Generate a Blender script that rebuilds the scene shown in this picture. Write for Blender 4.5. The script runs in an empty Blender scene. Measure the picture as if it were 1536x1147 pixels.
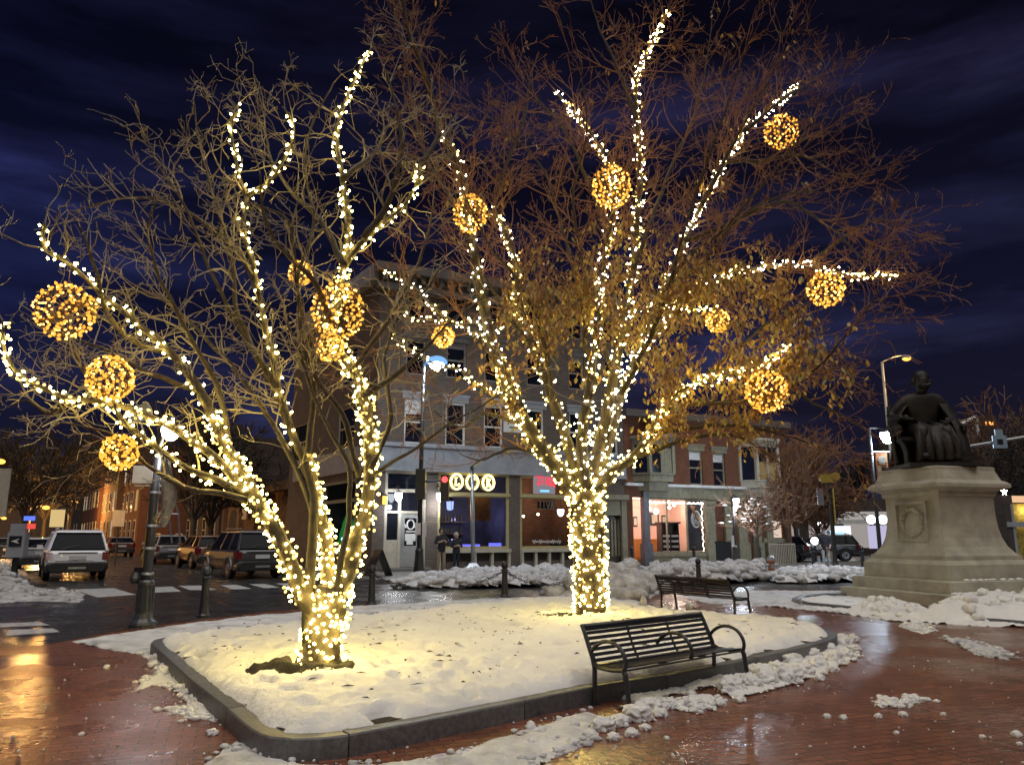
import bpy, bmesh, math, random
from mathutils import Vector, Matrix, noise
R = math.radians
scene = bpy.context.scene
COL = scene.collection

# ------------------------------------------------------------------ camera
CAM_H, F_PX, HORIZON = 1.6, 1150.0, 803.0          # survey of the photograph (1536 x 1147)
PITCH = math.atan((HORIZON - 573.5) / F_PX)
cam_d = bpy.data.cameras.new("camera")
cam = bpy.data.objects.new("camera", cam_d)
COL.objects.link(cam)
cam.location = (0, 0, CAM_H)
cam.rotation_euler = (R(90) + PITCH, 0, 0)
cam_d.sensor_width = 36
cam_d.lens = 36 * F_PX / 1536
cam_d.clip_start = 0.05
cam_d.clip_end = 2000
scene.camera = cam
SP, CP = math.sin(PITCH), math.cos(PITCH)

def ray(px, py):
    u = (px - 768) / F_PX
    v = (573.5 - py) / F_PX
    return Vector((u, CP - v * SP, SP + v * CP))
def G(px, py, z=0.0):
    d = ray(px, py)
    t = (z - CAM_H) / d.z
    return Vector((d.x * t, d.y * t, z))
def P(px, py, Y):
    d = ray(px, py)
    t = Y / d.y
    return Vector((d.x * t, Y, CAM_H + d.z * t))

class Frame:
    """a vertical surveyed plane: local x along it, local y into it, z up"""
    def __init__(s, o, rotz):
        s.o, s.r = Vector((o[0], o[1], 0)), rotz
        s.ax = Vector((math.cos(rotz), math.sin(rotz), 0))
        s.ay = Vector((-math.sin(rotz), math.cos(rotz), 0))
    def L(s, px, py, off=0.0):
        d = ray(px, py)
        c = Vector((0, 0, CAM_H))
        t = ((s.o - c).dot(s.ay) + off) / d.dot(s.ay)
        p = c + d * t
        return (p - s.o).dot(s.ax), p.z
    def W(s, x, y, z):
        return s.o + s.ax * x + s.ay * y + Vector((0, 0, z))

# ------------------------------------------------------------------ mesh builder
class MB:
    def __init__(s):
        s.v, s.f, s.m, s.cur = [], [], [], 0
    def quad(s, *p):
        i = len(s.v)
        s.v += [Vector(q) for q in p]
        s.f.append(tuple(range(i, i + len(p)))); s.m.append(s.cur)
    def box(s, c, size, rz=0.0, rot=None):
        c = Vector(c); hx, hy, hz = size[0] / 2, size[1] / 2, size[2] / 2
        M_ = rot if rot is not None else Matrix.Rotation(rz, 3, 'Z')
        i = len(s.v)
        for x, y, z in ((-1,-1,-1),(1,-1,-1),(1,1,-1),(-1,1,-1),(-1,-1,1),(1,-1,1),(1,1,1),(-1,1,1)):
            s.v.append(c + M_ @ Vector((x*hx, y*hy, z*hz)))
        for f in ((3,2,1,0),(4,5,6,7),(0,1,5,4),(1,2,6,5),(2,3,7,6),(3,0,4,7)):
            s.f.append(tuple(i + k for k in f)); s.m.append(s.cur)
        return s
    def span(s, x0, x1, y0, y1, z0, z1):
        return s.box(((x0+x1)/2, (y0+y1)/2, (z0+z1)/2), (abs(x1-x0), abs(y1-y0), abs(z1-z0)))
    def tube(s, pts, rad, n=6, cap=True, closed=False):
        pts = [Vector(p) for p in pts]
        if not hasattr(rad, '__len__'): rad = [rad] * len(pts)
        i0 = len(s.v); N = len(pts); nrm = None
        for k in range(N):
            if closed: d = pts[(k+1) % N] - pts[k-1]
            else: d = pts[min(k+1, N-1)] - pts[max(k-1, 0)]
            if d.length < 1e-9: d = Vector((0, 0, 1))
            d.normalize()
            if nrm is None:
                a = Vector((0, 0, 1)) if abs(d.z) < .9 else Vector((1, 0, 0))
                nrm = d.cross(a).normalized()
            else:
                nrm = nrm - d * nrm.dot(d)
                nrm = nrm.normalized() if nrm.length > 1e-6 else d.orthogonal().normalized()
            b = d.cross(nrm)
            for j in range(n):
                a = 2 * math.pi * j / n
                s.v.append(pts[k] + (nrm * math.cos(a) + b * math.sin(a)) * rad[k])
        for k in range(N if closed else N - 1):
            for j in range(n):
                a = i0 + k*n + j; b_ = i0 + k*n + (j+1) % n
                k2 = ((k+1) % N)
                c = i0 + k2*n + (j+1) % n; d_ = i0 + k2*n + j
                s.f.append((a, b_, c, d_)); s.m.append(s.cur)
        if cap and not closed and n >= 3:
            s.f.append(tuple(i0 + j for j in reversed(range(n)))); s.m.append(s.cur)
            s.f.append(tuple(i0 + (N-1)*n + j for j in range(n))); s.m.append(s.cur)
        return s
    def lathe(s, prof, c=(0, 0, 0), n=16, rot=None):
        c = Vector(c); i0 = len(s.v); N = len(prof)
        for r, z in prof:
            for j in range(n):
                a = 2*math.pi*j/n
                p = Vector((r*math.cos(a), r*math.sin(a), z))
                if rot is not None: p = rot @ p
                s.v.append(c + p)
        for k in range(N-1):
            for j in range(n):
                s.f.append((i0+k*n+j, i0+k*n+(j+1) % n, i0+(k+1)*n+(j+1) % n, i0+(k+1)*n+j)); s.m.append(s.cur)
        s.f.append(tuple(i0 + j for j in reversed(range(n)))); s.m.append(s.cur)
        s.f.append(tuple(i0 + (N-1)*n + j for j in range(n))); s.m.append(s.cur)
        return s
    def sq(s, prof, c=(0, 0, 0), rz=0.0):
        """square 'lathe': profile of (half width, z) or (hx, hy, z)"""
        c = Vector(c); i0 = len(s.v); M_ = Matrix.Rotation(rz, 3, 'Z')
        for p in prof:
            hx, hy, z = (p[0], p[0], p[1]) if len(p) == 2 else p
            for sx, sy in ((-1,-1),(1,-1),(1,1),(-1,1)):
                s.v.append(c + M_ @ Vector((sx*hx, sy*hy, z)))
        for k in range(len(prof)-1):
            for j in range(4):
                s.f.append((i0+k*4+j, i0+k*4+(j+1) % 4, i0+(k+1)*4+(j+1) % 4, i0+(k+1)*4+j)); s.m.append(s.cur)
        s.f.append((i0+3, i0+2, i0+1, i0)); s.m.append(s.cur)
        k = i0 + (len(prof)-1)*4
        s.f.append((k, k+1, k+2, k+3)); s.m.append(s.cur)
        return s
    def prism(s, poly, z0, z1):
        n = len(poly); i = len(s.v)
        s.v += [Vector((p[0], p[1], z0)) for p in poly] + [Vector((p[0], p[1], z1)) for p in poly]
        area = sum(poly[k][0]*poly[(k+1) % n][1] - poly[(k+1) % n][0]*poly[k][1] for k in range(n))
        o = list(range(n)) if area > 0 else list(reversed(range(n)))
        s.f.append(tuple(i + k for k in reversed(o))); s.m.append(s.cur)
        s.f.append(tuple(i + n + k for k in o)); s.m.append(s.cur)
        for q in range(n):
            a, b = o[q], o[(q+1) % n]
            s.f.append((i+a, i+b, i+n+b, i+n+a)); s.m.append(s.cur)
        return s
    def lump(s, c, r, seed=0, amp=.35, sub=2, sq=(1, 1, 1), freq=1.6, flat=None):
        bm = bmesh.new(); bmesh.ops.create_icosphere(bm, subdivisions=sub, radius=1)
        i0 = len(s.v); c = Vector(c)
        off = Vector((seed*3.17, seed*1.31, seed*7.7))
        for v in bm.verts:
            n1 = noise.noise(v.co*freq + off) + .5*noise.noise(v.co*freq*2.3 + off)
            p = v.co * (1 + amp*n1) * r
            p = Vector((p.x*sq[0], p.y*sq[1], p.z*sq[2]))
            if flat is not None: p.z = max(p.z, flat)
            s.v.append(c + p)
        for f in bm.faces:
            s.f.append(tuple(i0 + v.index for v in f.verts)); s.m.append(s.cur)
        bm.free(); return s
    def ball(s, c, r, n=8, sq=(1, 1, 1)):
        prof = [(max(1e-4, r*math.sin(math.pi*k/n)), -r*math.cos(math.pi*k/n)*sq[2]) for k in range(n+1)]
        return s.lathe(prof, c, n=max(6, n))
    def ring(s, c, rx, rz, t, n=20, plane='xz', seg=6):
        c = Vector(c); pts = []
        for k in range(n):
            a = 2*math.pi*k/n
            o = (rx*math.cos(a), 0, rz*math.sin(a)) if plane == 'xz' else (rx*math.cos(a), rz*math.sin(a), 0) if plane == 'xy' else (0, rx*math.cos(a), rz*math.sin(a))
            pts.append(c + Vector(o))
        return s.tube(pts, t, seg, closed=True)
    def mesh(s, name, mats, smooth=False):
        me = bpy.data.meshes.new(name)
        me.from_pydata([tuple(v) for v in s.v], [], s.f)
        if not isinstance(mats, (list, tuple)): mats = [mats]
        for m in mats: me.materials.append(m)
        if len(mats) > 1: me.polygons.foreach_set('material_index', s.m)
        if smooth: me.polygons.foreach_set('use_smooth', [True]*len(me.polygons))
        me.update(); return me
    def build(s, name, mats, parent=None, smooth=False, world=False):
        """world=True: the builder's points are in world space and are brought into the parent's space"""
        if world and parent is not None:
            inv = (Matrix.Translation(parent.location) @ parent.rotation_euler.to_matrix().to_4x4()).inverted()
            if parent.parent is not None and parent.type != 'EMPTY': inv = wmat(parent).inverted()
            s.v = [inv @ Vector(v) for v in s.v]
        o = bpy.data.objects.new(name, s.mesh(name, mats, smooth))
        COL.objects.link(o)
        if parent is not None: o.parent = parent
        return o
def wmat(o):
    m = Matrix.Translation(o.location) @ o.rotation_euler.to_matrix().to_4x4()
    return wmat(o.parent) @ m if o.parent is not None else m

def tag(o, label, cat, group=None, kind=None):
    if label: o['label'] = label
    if cat: o['category'] = cat
    if group: o['group'] = group
    if kind: o['kind'] = kind
    return o
def thing(name, label, cat, loc=(0, 0, 0), rz=0.0, group=None):
    o = bpy.data.objects.new(name, None); COL.objects.link(o)
    o.empty_display_size = .2
    o.location = loc; o.rotation_euler = (0, 0, rz)
    return tag(o, label, cat, group)
def dup(root, loc=None, rz=None, label=None, group=None):
    kids = {}
    for o in list(COL.objects):
        if o.parent is not None: kids.setdefault(o.parent, []).append(o)
    def cp(o, par):
        c = o.copy(); COL.objects.link(c)
        if par is not None: c.parent = par
        for k in kids.get(o, []): cp(k, c)
        return c
    r = cp(root, None)
    if loc is not None: r.location = loc
    if rz is not None: r.rotation_euler = (0, 0, rz)
    if label: r['label'] = label
    if group: r['group'] = group
    return r
def struct(o, kind='structure'):
    o['kind'] = kind; return o

# ------------------------------------------------------------------ materials
def new_mat(name):
    m = bpy.data.materials.new(name); m.use_nodes = True
    nt = m.node_tree; nt.nodes.clear()
    out = nt.nodes.new('ShaderNodeOutputMaterial')
    return m, nt, out
def N(nt, typ, **kw):
    n = nt.nodes.new(typ)
    for k, v in kw.items():
        if k in n.inputs: n.inputs[k].default_value = v
        else: setattr(n, k, v)
    return n
def ramp(nt, src, stops):
    r = nt.nodes.new('ShaderNodeValToRGB')
    e = r.color_ramp.elements
    while len(e) < len(stops): e.new(.5)
    for k, (p, c) in enumerate(stops):
        e[k].position = p
        e[k].color = (*c, 1) if hasattr(c, '__len__') else (c, c, c, 1)
    nt.links.new(src, r.inputs[0]); return r
def mat(name, c1, c2=None, scale=6.0, rough=.6, rough2=None, metal=0.0, bump=0.0, bscale=None, spec=.5, detail=6, coat=0.0):
    m, nt, out = new_mat(name)
    b = N(nt, 'ShaderNodeBsdfPrincipled'); nt.links.new(b.outputs[0], out.inputs[0])
    b.inputs['Metallic'].default_value = metal
    b.inputs['Specular IOR Level'].default_value = spec
    b.inputs['Coat Weight'].default_value = coat
    tc = N(nt, 'ShaderNodeTexCoord')
    nz = N(nt, 'ShaderNodeTexNoise', Scale=scale, Detail=detail, Roughness=.6)
    nt.links.new(tc.outputs['Object'], nz.inputs['Vector'])
    c2 = c2 or tuple(x*.7 for x in c1)
    r = ramp(nt, nz.outputs['Fac'], [(.3, c2), (.7, c1)])
    nt.links.new(r.outputs[0], b.inputs['Base Color'])
    if rough2 is not None:
        q = ramp(nt, nz.outputs['Fac'], [(.35, rough2), (.65, rough)])
        nt.links.new(q.outputs[0], b.inputs['Roughness'])
    else: b.inputs['Roughness'].default_value = rough
    if bump:
        n2 = N(nt, 'ShaderNodeTexNoise', Scale=bscale or scale*4, Detail=5)
        nt.links.new(tc.outputs['Object'], n2.inputs['Vector'])
        bp = N(nt, 'ShaderNodeBump', Strength=1.0, Distance=bump)
        nt.links.new(n2.outputs['Fac'], bp.inputs['Height']); nt.links.new(bp.outputs[0], b.inputs['Normal'])
    return m
def emit(name, col, s, sampling='AUTO'):
    m, nt, out = new_mat(name)
    e = N(nt, 'ShaderNodeEmission', Color=(*col, 1), Strength=s)
    nt.links.new(e.outputs[0], out.inputs[0])
    try: m.cycles.emission_sampling = sampling
    except Exception: pass
    return m
def brick_mat(name, c1, c2, mortar, bw=.21, bh=.07, rough=.8, wall=True, rough2=None, rot=0.0, bump=.006, ms=.008, dirt=.5, offs=.5, wet=False):
    m, nt, out = new_mat(name)
    b = N(nt, 'ShaderNodeBsdfPrincipled'); nt.links.new(b.outputs[0], out.inputs[0])
    tc = N(nt, 'ShaderNodeTexCoord')
    if wall:
        sp = N(nt, 'ShaderNodeSeparateXYZ'); nt.links.new(tc.outputs['Object'], sp.inputs[0])
        ad = N(nt, 'ShaderNodeMath', operation='ADD'); nt.links.new(sp.outputs[0], ad.inputs[0]); nt.links.new(sp.outputs[1], ad.inputs[1])
        cb = N(nt, 'ShaderNodeCombineXYZ'); nt.links.new(ad.outputs[0], cb.inputs[0]); nt.links.new(sp.outputs[2], cb.inputs[1])
        vec = cb.outputs[0]
    else:
        mp = N(nt, 'ShaderNodeMapping'); mp.inputs['Rotation'].default_value = (0, 0, rot)
        nt.links.new(tc.outputs['Object'], mp.inputs['Vector']); vec = mp.outputs[0]
        wob = N(nt, 'ShaderNodeTexNoise', Scale=.9, Detail=2); nt.links.new(vec, wob.inputs['Vector'])
        mx = N(nt, 'ShaderNodeMix', data_type='VECTOR'); mx.inputs[0].default_value = .04
        nt.links.new(vec, mx.inputs[4]); nt.links.new(wob.outputs['Color'], mx.inputs[5]); vec = mx.outputs[1]
    br = N(nt, 'ShaderNodeTexBrick', Scale=1.0)
    br.offset = offs
    br.inputs['Color1'].default_value = (*c1, 1); br.inputs['Color2'].default_value = (*c2, 1)
    br.inputs['Mortar'].default_value = (*mortar, 1)
    br.inputs['Mortar Size'].default_value = ms; br.inputs['Mortar Smooth'].default_value = .3
    br.inputs['Brick Width'].default_value = bw; br.inputs['Row Height'].default_value = bh
    nt.links.new(vec, br.inputs['Vector'])
    nz = N(nt, 'ShaderNodeTexNoise', Scale=1.3, Detail=8, Roughness=.65); nt.links.new(tc.outputs['Object'], nz.inputs['Vector'])
    rp = ramp(nt, nz.outputs['Fac'], [(.25, 1 - dirt), (.75, 1.0)])
    mm = N(nt, 'ShaderNodeMix', data_type='RGBA', blend_type='MULTIPLY'); mm.inputs[0].default_value = 1
    nt.links.new(br.outputs['Color'], mm.inputs[6]); nt.links.new(rp.outputs[0], mm.inputs[7])
    nt.links.new(mm.outputs[2], b.inputs['Base Color'])
    b.inputs['Roughness'].default_value = rough
    bp = N(nt, 'ShaderNodeBump', Strength=1.0, Distance=bump); bp.invert = True
    hsrc = br.outputs['Fac']
    if wet:
        n3 = N(nt, 'ShaderNodeTexNoise', Scale=.55, Detail=6, Roughness=.6); nt.links.new(tc.outputs['Object'], n3.inputs['Vector'])
        rr = ramp(nt, n3.outputs['Fac'], [(.36, rough2), (.5, rough), (.66, rough*1.5)])
        n4 = N(nt, 'ShaderNodeTexNoise', Scale=26, Detail=3); nt.links.new(tc.outputs['Object'], n4.inputs['Vector'])
        ma = N(nt, 'ShaderNodeMath', operation='MULTIPLY_ADD'); nt.links.new(n4.outputs['Fac'], ma.inputs[0]); ma.inputs[1].default_value = .8
        nt.links.new(rr.outputs[0], b.inputs['Roughness'])
        n5 = N(nt, 'ShaderNodeTexNoise', Scale=9, Detail=2); nt.links.new(vec, n5.inputs['Vector'])
        m2 = N(nt, 'ShaderNodeMath', operation='MULTIPLY_ADD'); nt.links.new(n5.outputs['Fac'], m2.inputs[0]); m2.inputs[1].default_value = 1.0
        nt.links.new(br.outputs['Fac'], m2.inputs[2])
        nt.links.new(m2.outputs[0], ma.inputs[2]); hsrc = ma.outputs[0]
        b.inputs['Specular IOR Level'].default_value = .6
    nt.links.new(hsrc, bp.inputs['Height']); nt.links.new(bp.outputs[0], b.inputs['Normal'])
    return m
def glass_mat(name, tint=(1, 1, 1), refl=.12):
    m, nt, out = new_mat(name)
    t = N(nt, 'ShaderNodeBsdfTransparent', Color=(*tint, 1))
    g = N(nt, 'ShaderNodeBsdfGlossy', Roughness=.03)
    fr = N(nt, 'ShaderNodeFresnel', IOR=1.5)
    mx = N(nt, 'ShaderNodeMixShader')
    nt.links.new(fr.outputs[0], mx.inputs[0]); nt.links.new(t.outputs[0], mx.inputs[1]); nt.links.new(g.outputs[0], mx.inputs[2])
    nt.links.new(mx.outputs[0], out.inputs[0]); return m
def snow_mat(name, c1, c2, dirt=None, dscale=1.2, bump=.01, bscale=14):
    m, nt, out = new_mat(name)
    b = N(nt, 'ShaderNodeBsdfPrincipled'); nt.links.new(b.outputs[0], out.inputs[0])
    tc = N(nt, 'ShaderNodeTexCoord')
    nz = N(nt, 'ShaderNodeTexNoise', Scale=dscale, Detail=9, Roughness=.7); nt.links.new(tc.outputs['Object'], nz.inputs['Vector'])
    st = [(.3, c2), (.6, c1)] if dirt is None else [(.28, dirt), (.42, c2), (.62, c1)]
    r = ramp(nt, nz.outputs['Fac'], st); nt.links.new(r.outputs[0], b.inputs['Base Color'])
    b.inputs['Roughness'].default_value = .65
    b.inputs['Specular IOR Level'].default_value = .3
    n2 = N(nt, 'ShaderNodeTexNoise', Scale=bscale, Detail=7, Roughness=.62); nt.links.new(tc.outputs['Object'], n2.inputs['Vector'])
    bp = N(nt, 'ShaderNodeBump', Strength=1.0, Distance=bump); nt.links.new(n2.outputs['Fac'], bp.inputs['Height']); nt.links.new(bp.outputs[0], b.inputs['Normal'])
    return m

m_plaza = brick_mat('wet_brick_paving', (.34, .125, .068), (.22, .082, .048), (.065, .048, .04), .205, .1, rough=.27, rough2=.07, wall=False, rot=R(-20), bump=.007, ms=.007, dirt=.5, wet=True)
m_asph = mat('wet_asphalt', (.05, .048, .046), (.022, .022, .024), scale=1.1, rough=.42, rough2=.13, bump=.004, bscale=60, detail=9)
m_conc = mat('wet_concrete', (.2, .19, .18), (.12, .115, .11), scale=3, rough=.6, rough2=.25, bump=.003, bscale=50)
m_granite = mat('granite', (.17, .165, .16), (.075, .073, .075), scale=22, rough=.6, rough2=.3, bump=.004, bscale=50, detail=9)
m_granite_d = mat('dark_granite', (.12, .117, .12), (.05, .05, .053), scale=18, rough=.6, rough2=.3, bump=.005, bscale=40, detail=9)
m_snow = snow_mat('snow', (.84, .83, .8), (.72, .71, .68), bump=.03, bscale=11)
m_snow_slush = snow_mat('slushy_snow', (.74, .74, .74), (.5, .5, .51), dirt=(.2, .19, .18), dscale=2.2, bump=.02, bscale=18)
m_snow_dirty = snow_mat('dirty_snow', (.62, .61, .6), (.36, .34, .32), dirt=(.13, .12, .11), dscale=2.6, bump=.04, bscale=9)
m_snow_rubble = snow_mat('icy_snow_rubble', (.6, .6, .62), (.42, .41, .41), dirt=(.2, .19, .18), dscale=5, bump=.03, bscale=12)
m_soil = mat('dark_soil', (.045, .033, .02), (.015, .012, .009), scale=18, rough=.8, bump=.02)
m_paint = mat('road_paint', (.62, .62, .6), (.3, .3, .3), scale=7, rough=.5, bump=.001)
m_black = mat('black_metal', (.02, .021, .023), (.012, .012, .014), scale=10, rough=.38, metal=.0, spec=.6, bump=.0006, bscale=60)
m_bench = mat('bench_metal', (.035, .034, .038), (.018, .018, .02), scale=20, rough=.34, spec=.6, bump=.0008, bscale=90)
m_steel = mat('galvanised_steel', (.42, .43, .44), (.3, .31, .32), scale=14, rough=.42, metal=.75)
m_greypole = mat('grey_painted_pole', (.055, .058, .062), (.03, .031, .034), scale=9, rough=.33, spec=.6)
m_bronze = mat('old_bronze', (.03, .026, .021), (.012, .0115, .011), scale=5, rough=.55, metal=.35, bump=.01, bscale=16)
m_stone = mat('pedestal_granite', (.48, .45, .35), (.28, .26, .2), scale=2.2, rough=.75, bump=.004, bscale=45, detail=10)
m_bark1 = mat('magnolia_bark', (.1, .078, .05), (.035, .027, .018), scale=11, rough=.75, bump=.008, bscale=34)
m_bark2 = mat('zelkova_bark', (.075, .056, .037), (.028, .021, .014), scale=11, rough=.8, bump=.01, bscale=30)
m_twig1 = mat('magnolia_twigs', (.35, .305, .23), (.22, .19, .14), scale=3, rough=.75)
m_twig2 = mat('zelkova_twigs', (.27, .135, .075), (.17, .085, .046), scale=2, rough=.8)
m_twig3 = mat('russet_twigs', (.24, .13, .075), (.13, .068, .04), scale=2, rough=.85)
m_wire = mat('green_wire', (.02, .03, .018), rough=.5)
m_vine = mat('grapevine', (.16, .09, .035), (.09, .05, .02), scale=8, rough=.8)
m_carglass = mat('car_glass', (.01, .011, .016), (.006, .007, .01), scale=2, rough=.04, spec=.12)
m_glassdark = mat('dark_window_glass', (.012, .014, .022), (.008, .009, .014), scale=2, rough=.06, spec=.8)
m_white = mat('white_paint', (.72, .72, .7), (.58, .58, .57), scale=6, rough=.5)
m_cream = mat('cream_paint', (.5, .46, .37), (.38, .345, .27), scale=5, rough=.55)
m_olive = mat('olive_stone_trim', (.27, .25, .17), (.17, .155, .105), scale=5, rough=.65)
m_greystone = mat('grey_stone_band', (.33, .34, .36), (.24, .25, .27), scale=2.5, rough=.7, bump=.003)
m_dimstone = mat('dimmed_stone', (.16, .15, .14), (.1, .095, .09), scale=2, rough=.8)  # stone darkened in colour for the dim light on the upper floors
m_dimframe = mat('dimmed_frame', (.25, .24, .23), (.17, .165, .16), scale=6, rough=.6)  # upper-floor frames: the dimmer light up there is put into the paint colour
m_lok = brick_mat('grey_brown_brick', (.15, .115, .094), (.1, .078, .063), (.19, .165, .145), rough=.85, dirt=.35)
m_red = brick_mat('red_brick', (.22, .075, .034), (.16, .054, .026), (.13, .075, .05), rough=.85, dirt=.4)
m_tan = brick_mat('orange_tan_brick', (.3, .16, .075), (.22, .115, .055), (.25, .17, .1), rough=.85, dirt=.4)
m_darkwall = mat('dark_wall', (.07, .055, .045), (.035, .028, .024), scale=2, rough=.9)
m_tyre = mat('tyre_rubber', (.016, .016, .017), (.01, .01, .01), rough=.75)
m_rim = mat('alloy_rim', (.4, .4, .42), (.26, .26, .27), rough=.35, metal=.7)
m_plate = mat('number_plate', (.6, .6, .62), (.45, .45, .48), scale=24, rough=.4)
m_tail = mat('tail_light_lens', (.16, .012, .012), (.09, .006, .006), rough=.15, spec=.7)
m_plastic = mat('black_plastic', (.018, .018, .02), (.01, .01, .011), rough=.5)
m_leaf = mat('golden_leaf', (.66, .48, .13), (.26, .16, .04), scale=3.5, rough=.6)
m_leaf_b = mat('brown_leaf', (.34, .19, .06), (.16, .08, .025), scale=4, rough=.7)
m_leaf_o = mat('olive_leaf', (.42, .38, .12), (.2, .17, .05), scale=4, rough=.6)
m_deadleaf = mat('dead_leaf', (.055, .036, .018), (.022, .015, .009), scale=9, rough=.7)
m_skin = mat('skin', (.46, .29, .22), (.4, .24, .18), rough=.55)
m_jacket = mat('black_cloth', (.02, .02, .026), (.012, .012, .016), scale=30, rough=.85)
m_khaki = mat('khaki_cloth', (.33, .25, .17), (.25, .19, .13), scale=30, rough=.85)
m_navy = mat('navy_cloth', (.018, .02, .035), (.012, .013, .022), scale=30, rough=.85)
m_shoe = mat('dark_shoe', (.03, .025, .02), rough=.6)
m_glass = glass_mat('shop_glass')
m_bulb = emit('warm_white_bulb', (1.0, .76, .19), 62)
m_bulb_d = emit('golden_bulb', (1.0, .66, .17), 3.2)
m_bulb_w = emit('cool_white_bulb', (1.0, .87, .56), 60)
m_bulb_o = emit('amber_bulb', (1.0, .42, .05), 1.7)
m_bulb_oh = emit('hot_amber_bulb', (1.0, .5, .1), 7)
m_lamp = emit('blue_white_lamp', (.6, .8, 1.0), 260)
m_globe = emit('white_globe', (.9, .94, 1.0), 9)
m_sodium = emit('sodium_lamp', (1.0, .44, .07), 3)
SUN_E = 1.7
# ------------------------------------------------------------------ ground, roads, kerbs, snow
def sheet(name, pts, z, m, kind='structure'):
    me = bpy.data.meshes.new(name)
    me.from_pydata([(p[0], p[1], z) for p in pts], [], [tuple(range(len(pts)))])
    me.materials.append(m)
    if me.polygons[0].normal.z < 0: me.flip_normals()
    o = bpy.data.objects.new(name, me); COL.objects.link(o); o['kind'] = kind
    return o
sheet('ground', [(-400, -60), (400, -60), (400, 600), (-400, 600)], 0.0, m_plaza)

FAC_ROT = R(26)
LOKF = Frame(G(556, 857, .12), FAC_ROT)              # long street front of both shop buildings
SIDE_DIR = Vector((math.sin(R(-33)), math.cos(R(-33)), 0))   # the street on the left runs this way
SIDE_N = Vector((SIDE_DIR.y, -SIDE_DIR.x, 0))

near = [(-700, 1010), (60, 968), (130, 955), (205, 941), (400, 917), (545, 906), (830, 893), (960, 888), (1130, 884), (1300, 884), (1700, 886), (2300, 890)]
road = [G(*p) for p in near]
road += [Vector((120, 60, 0)), Vector((60, 250, 0)), Vector((-300, 300, 0)), Vector((-120, 60, 0))]
sheet('road', road, .004, m_asph)

def slab(name, pts, h, m, km=None):
    mb = MB(); mb.prism([(p[0], p[1]) for p in pts], .0, h)
    o = mb.build(name, m); o['kind'] = 'structure'; return o
W = LOKF.W
a0 = G(462, 868); a1 = G(520, 872); a2 = G(600, 876); a3 = G(850, 874.5); a4 = G(985, 871); a5 = G(1150, 868.5); a6 = G(1310, 868.5); a7 = G(1500, 868.5)
slab('pavement', [a0, a1, a2, a3, a4, a5, a6, a7, Vector((60, 60, 0)), W(40, 1, 0), W(24.0, .3, 0), W(-1, .3, 0), W(-1, 0, 0) + SIDE_DIR * 30, a0 + SIDE_DIR * 30], .12, m_conc)
# the pavement on the far side of the left street
b0 = G(-300, 893); b1 = G(30, 879); b2 = G(44, 872)
slab('left_pavement', [b0, b1, b2, b2 + SIDE_DIR * 90, b2 + SIDE_DIR * 90 - SIDE_N * 6, b0 + SIDE_DIR * 60 - SIDE_N * 8], .12, m_conc)

def stripe(name, px):
    o = sheet(name, [G(*p) for p in px], .009, m_paint)
    return o
for q in (((110, 884), (170, 882), (205, 892), (146, 896)), ((222, 881), (258, 879.5), (272, 887), (228, 889)),
          ((268, 878.5), (300, 878), (326, 884.5), (284, 885)), ((330, 877.5), (355, 877), (378, 883), (348, 884)),
          ((374, 876.2), (398, 875.8), (420, 881), (396, 882)), ((412, 875), (440, 874.6), (462, 879.5), (438, 880.4)),
          ((12, 945), (80, 942.5), (90, 948), (8, 954)), ((0, 935), (60, 933), (75, 938), (0, 941))):
    stripe('crosswalk_bar', q)

# ---- heightfields for snow
def seg_dist(x, y, a, b):
    dx, dy = b[0]-a[0], b[1]-a[1]
    t = max(0.0, min(1.0, ((x-a[0])*dx + (y-a[1])*dy) / (dx*dx + dy*dy + 1e-12)))
    return math.hypot(x-a[0]-t*dx, y-a[1]-t*dy)
def inside(x, y, poly):
    c = False; n = len(poly); j = n-1
    for i in range(n):
        a, b = poly[i], poly[j]
        if (a[1] > y) != (b[1] > y) and x < (b[0]-a[0])*(y-a[1])/(b[1]-a[1]) + a[0]: c = not c
        j = i
    return c
def fbm(x, y, s, seed=0, o=4):
    v, a, t = 0.0, 1.0, 0.0
    for k in range(o):
        v += a*noise.noise((x*s, y*s, seed*13.7 + k*5.1)); t += a; a *= .5; s *= 2.03
    return v / t
def heightfield(poly, res, fn, pad=0.0):
    poly = [(p[0], p[1]) for p in poly]
    xs = [p[0] for p in poly]; ys = [p[1] for p in poly]
    x0, x1, y0, y1 = min(xs)-pad, max(xs)+pad, min(ys)-pad, max(ys)+pad
    nx, ny = int((x1-x0)/res)+2, int((y1-y0)/res)+2
    mb = MB(); idx = {}
    n = len(poly)
    for i in range(nx):
        for j in range(ny):
            x, y = x0+i*res, y0+j*res
            d = min(seg_dist(x, y, poly[k], poly[(k+1) % n]) for k in range(n))
            if not inside(x, y, poly): d = -d
            if d < -pad: continue
            z = fn(x, y, d)
            if z is None: continue
            idx[(i, j)] = len(mb.v); mb.v.append(Vector((x, y, z)))
    for (i, j), a in idx.items():
        b, c, d = idx.get((i+1, j)), idx.get((i+1, j+1)), idx.get((i, j+1))
        if b is not None and c is not None and d is not None:
            mb.f.append((a, b, c, d)); mb.m.append(0)
    return mb

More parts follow.
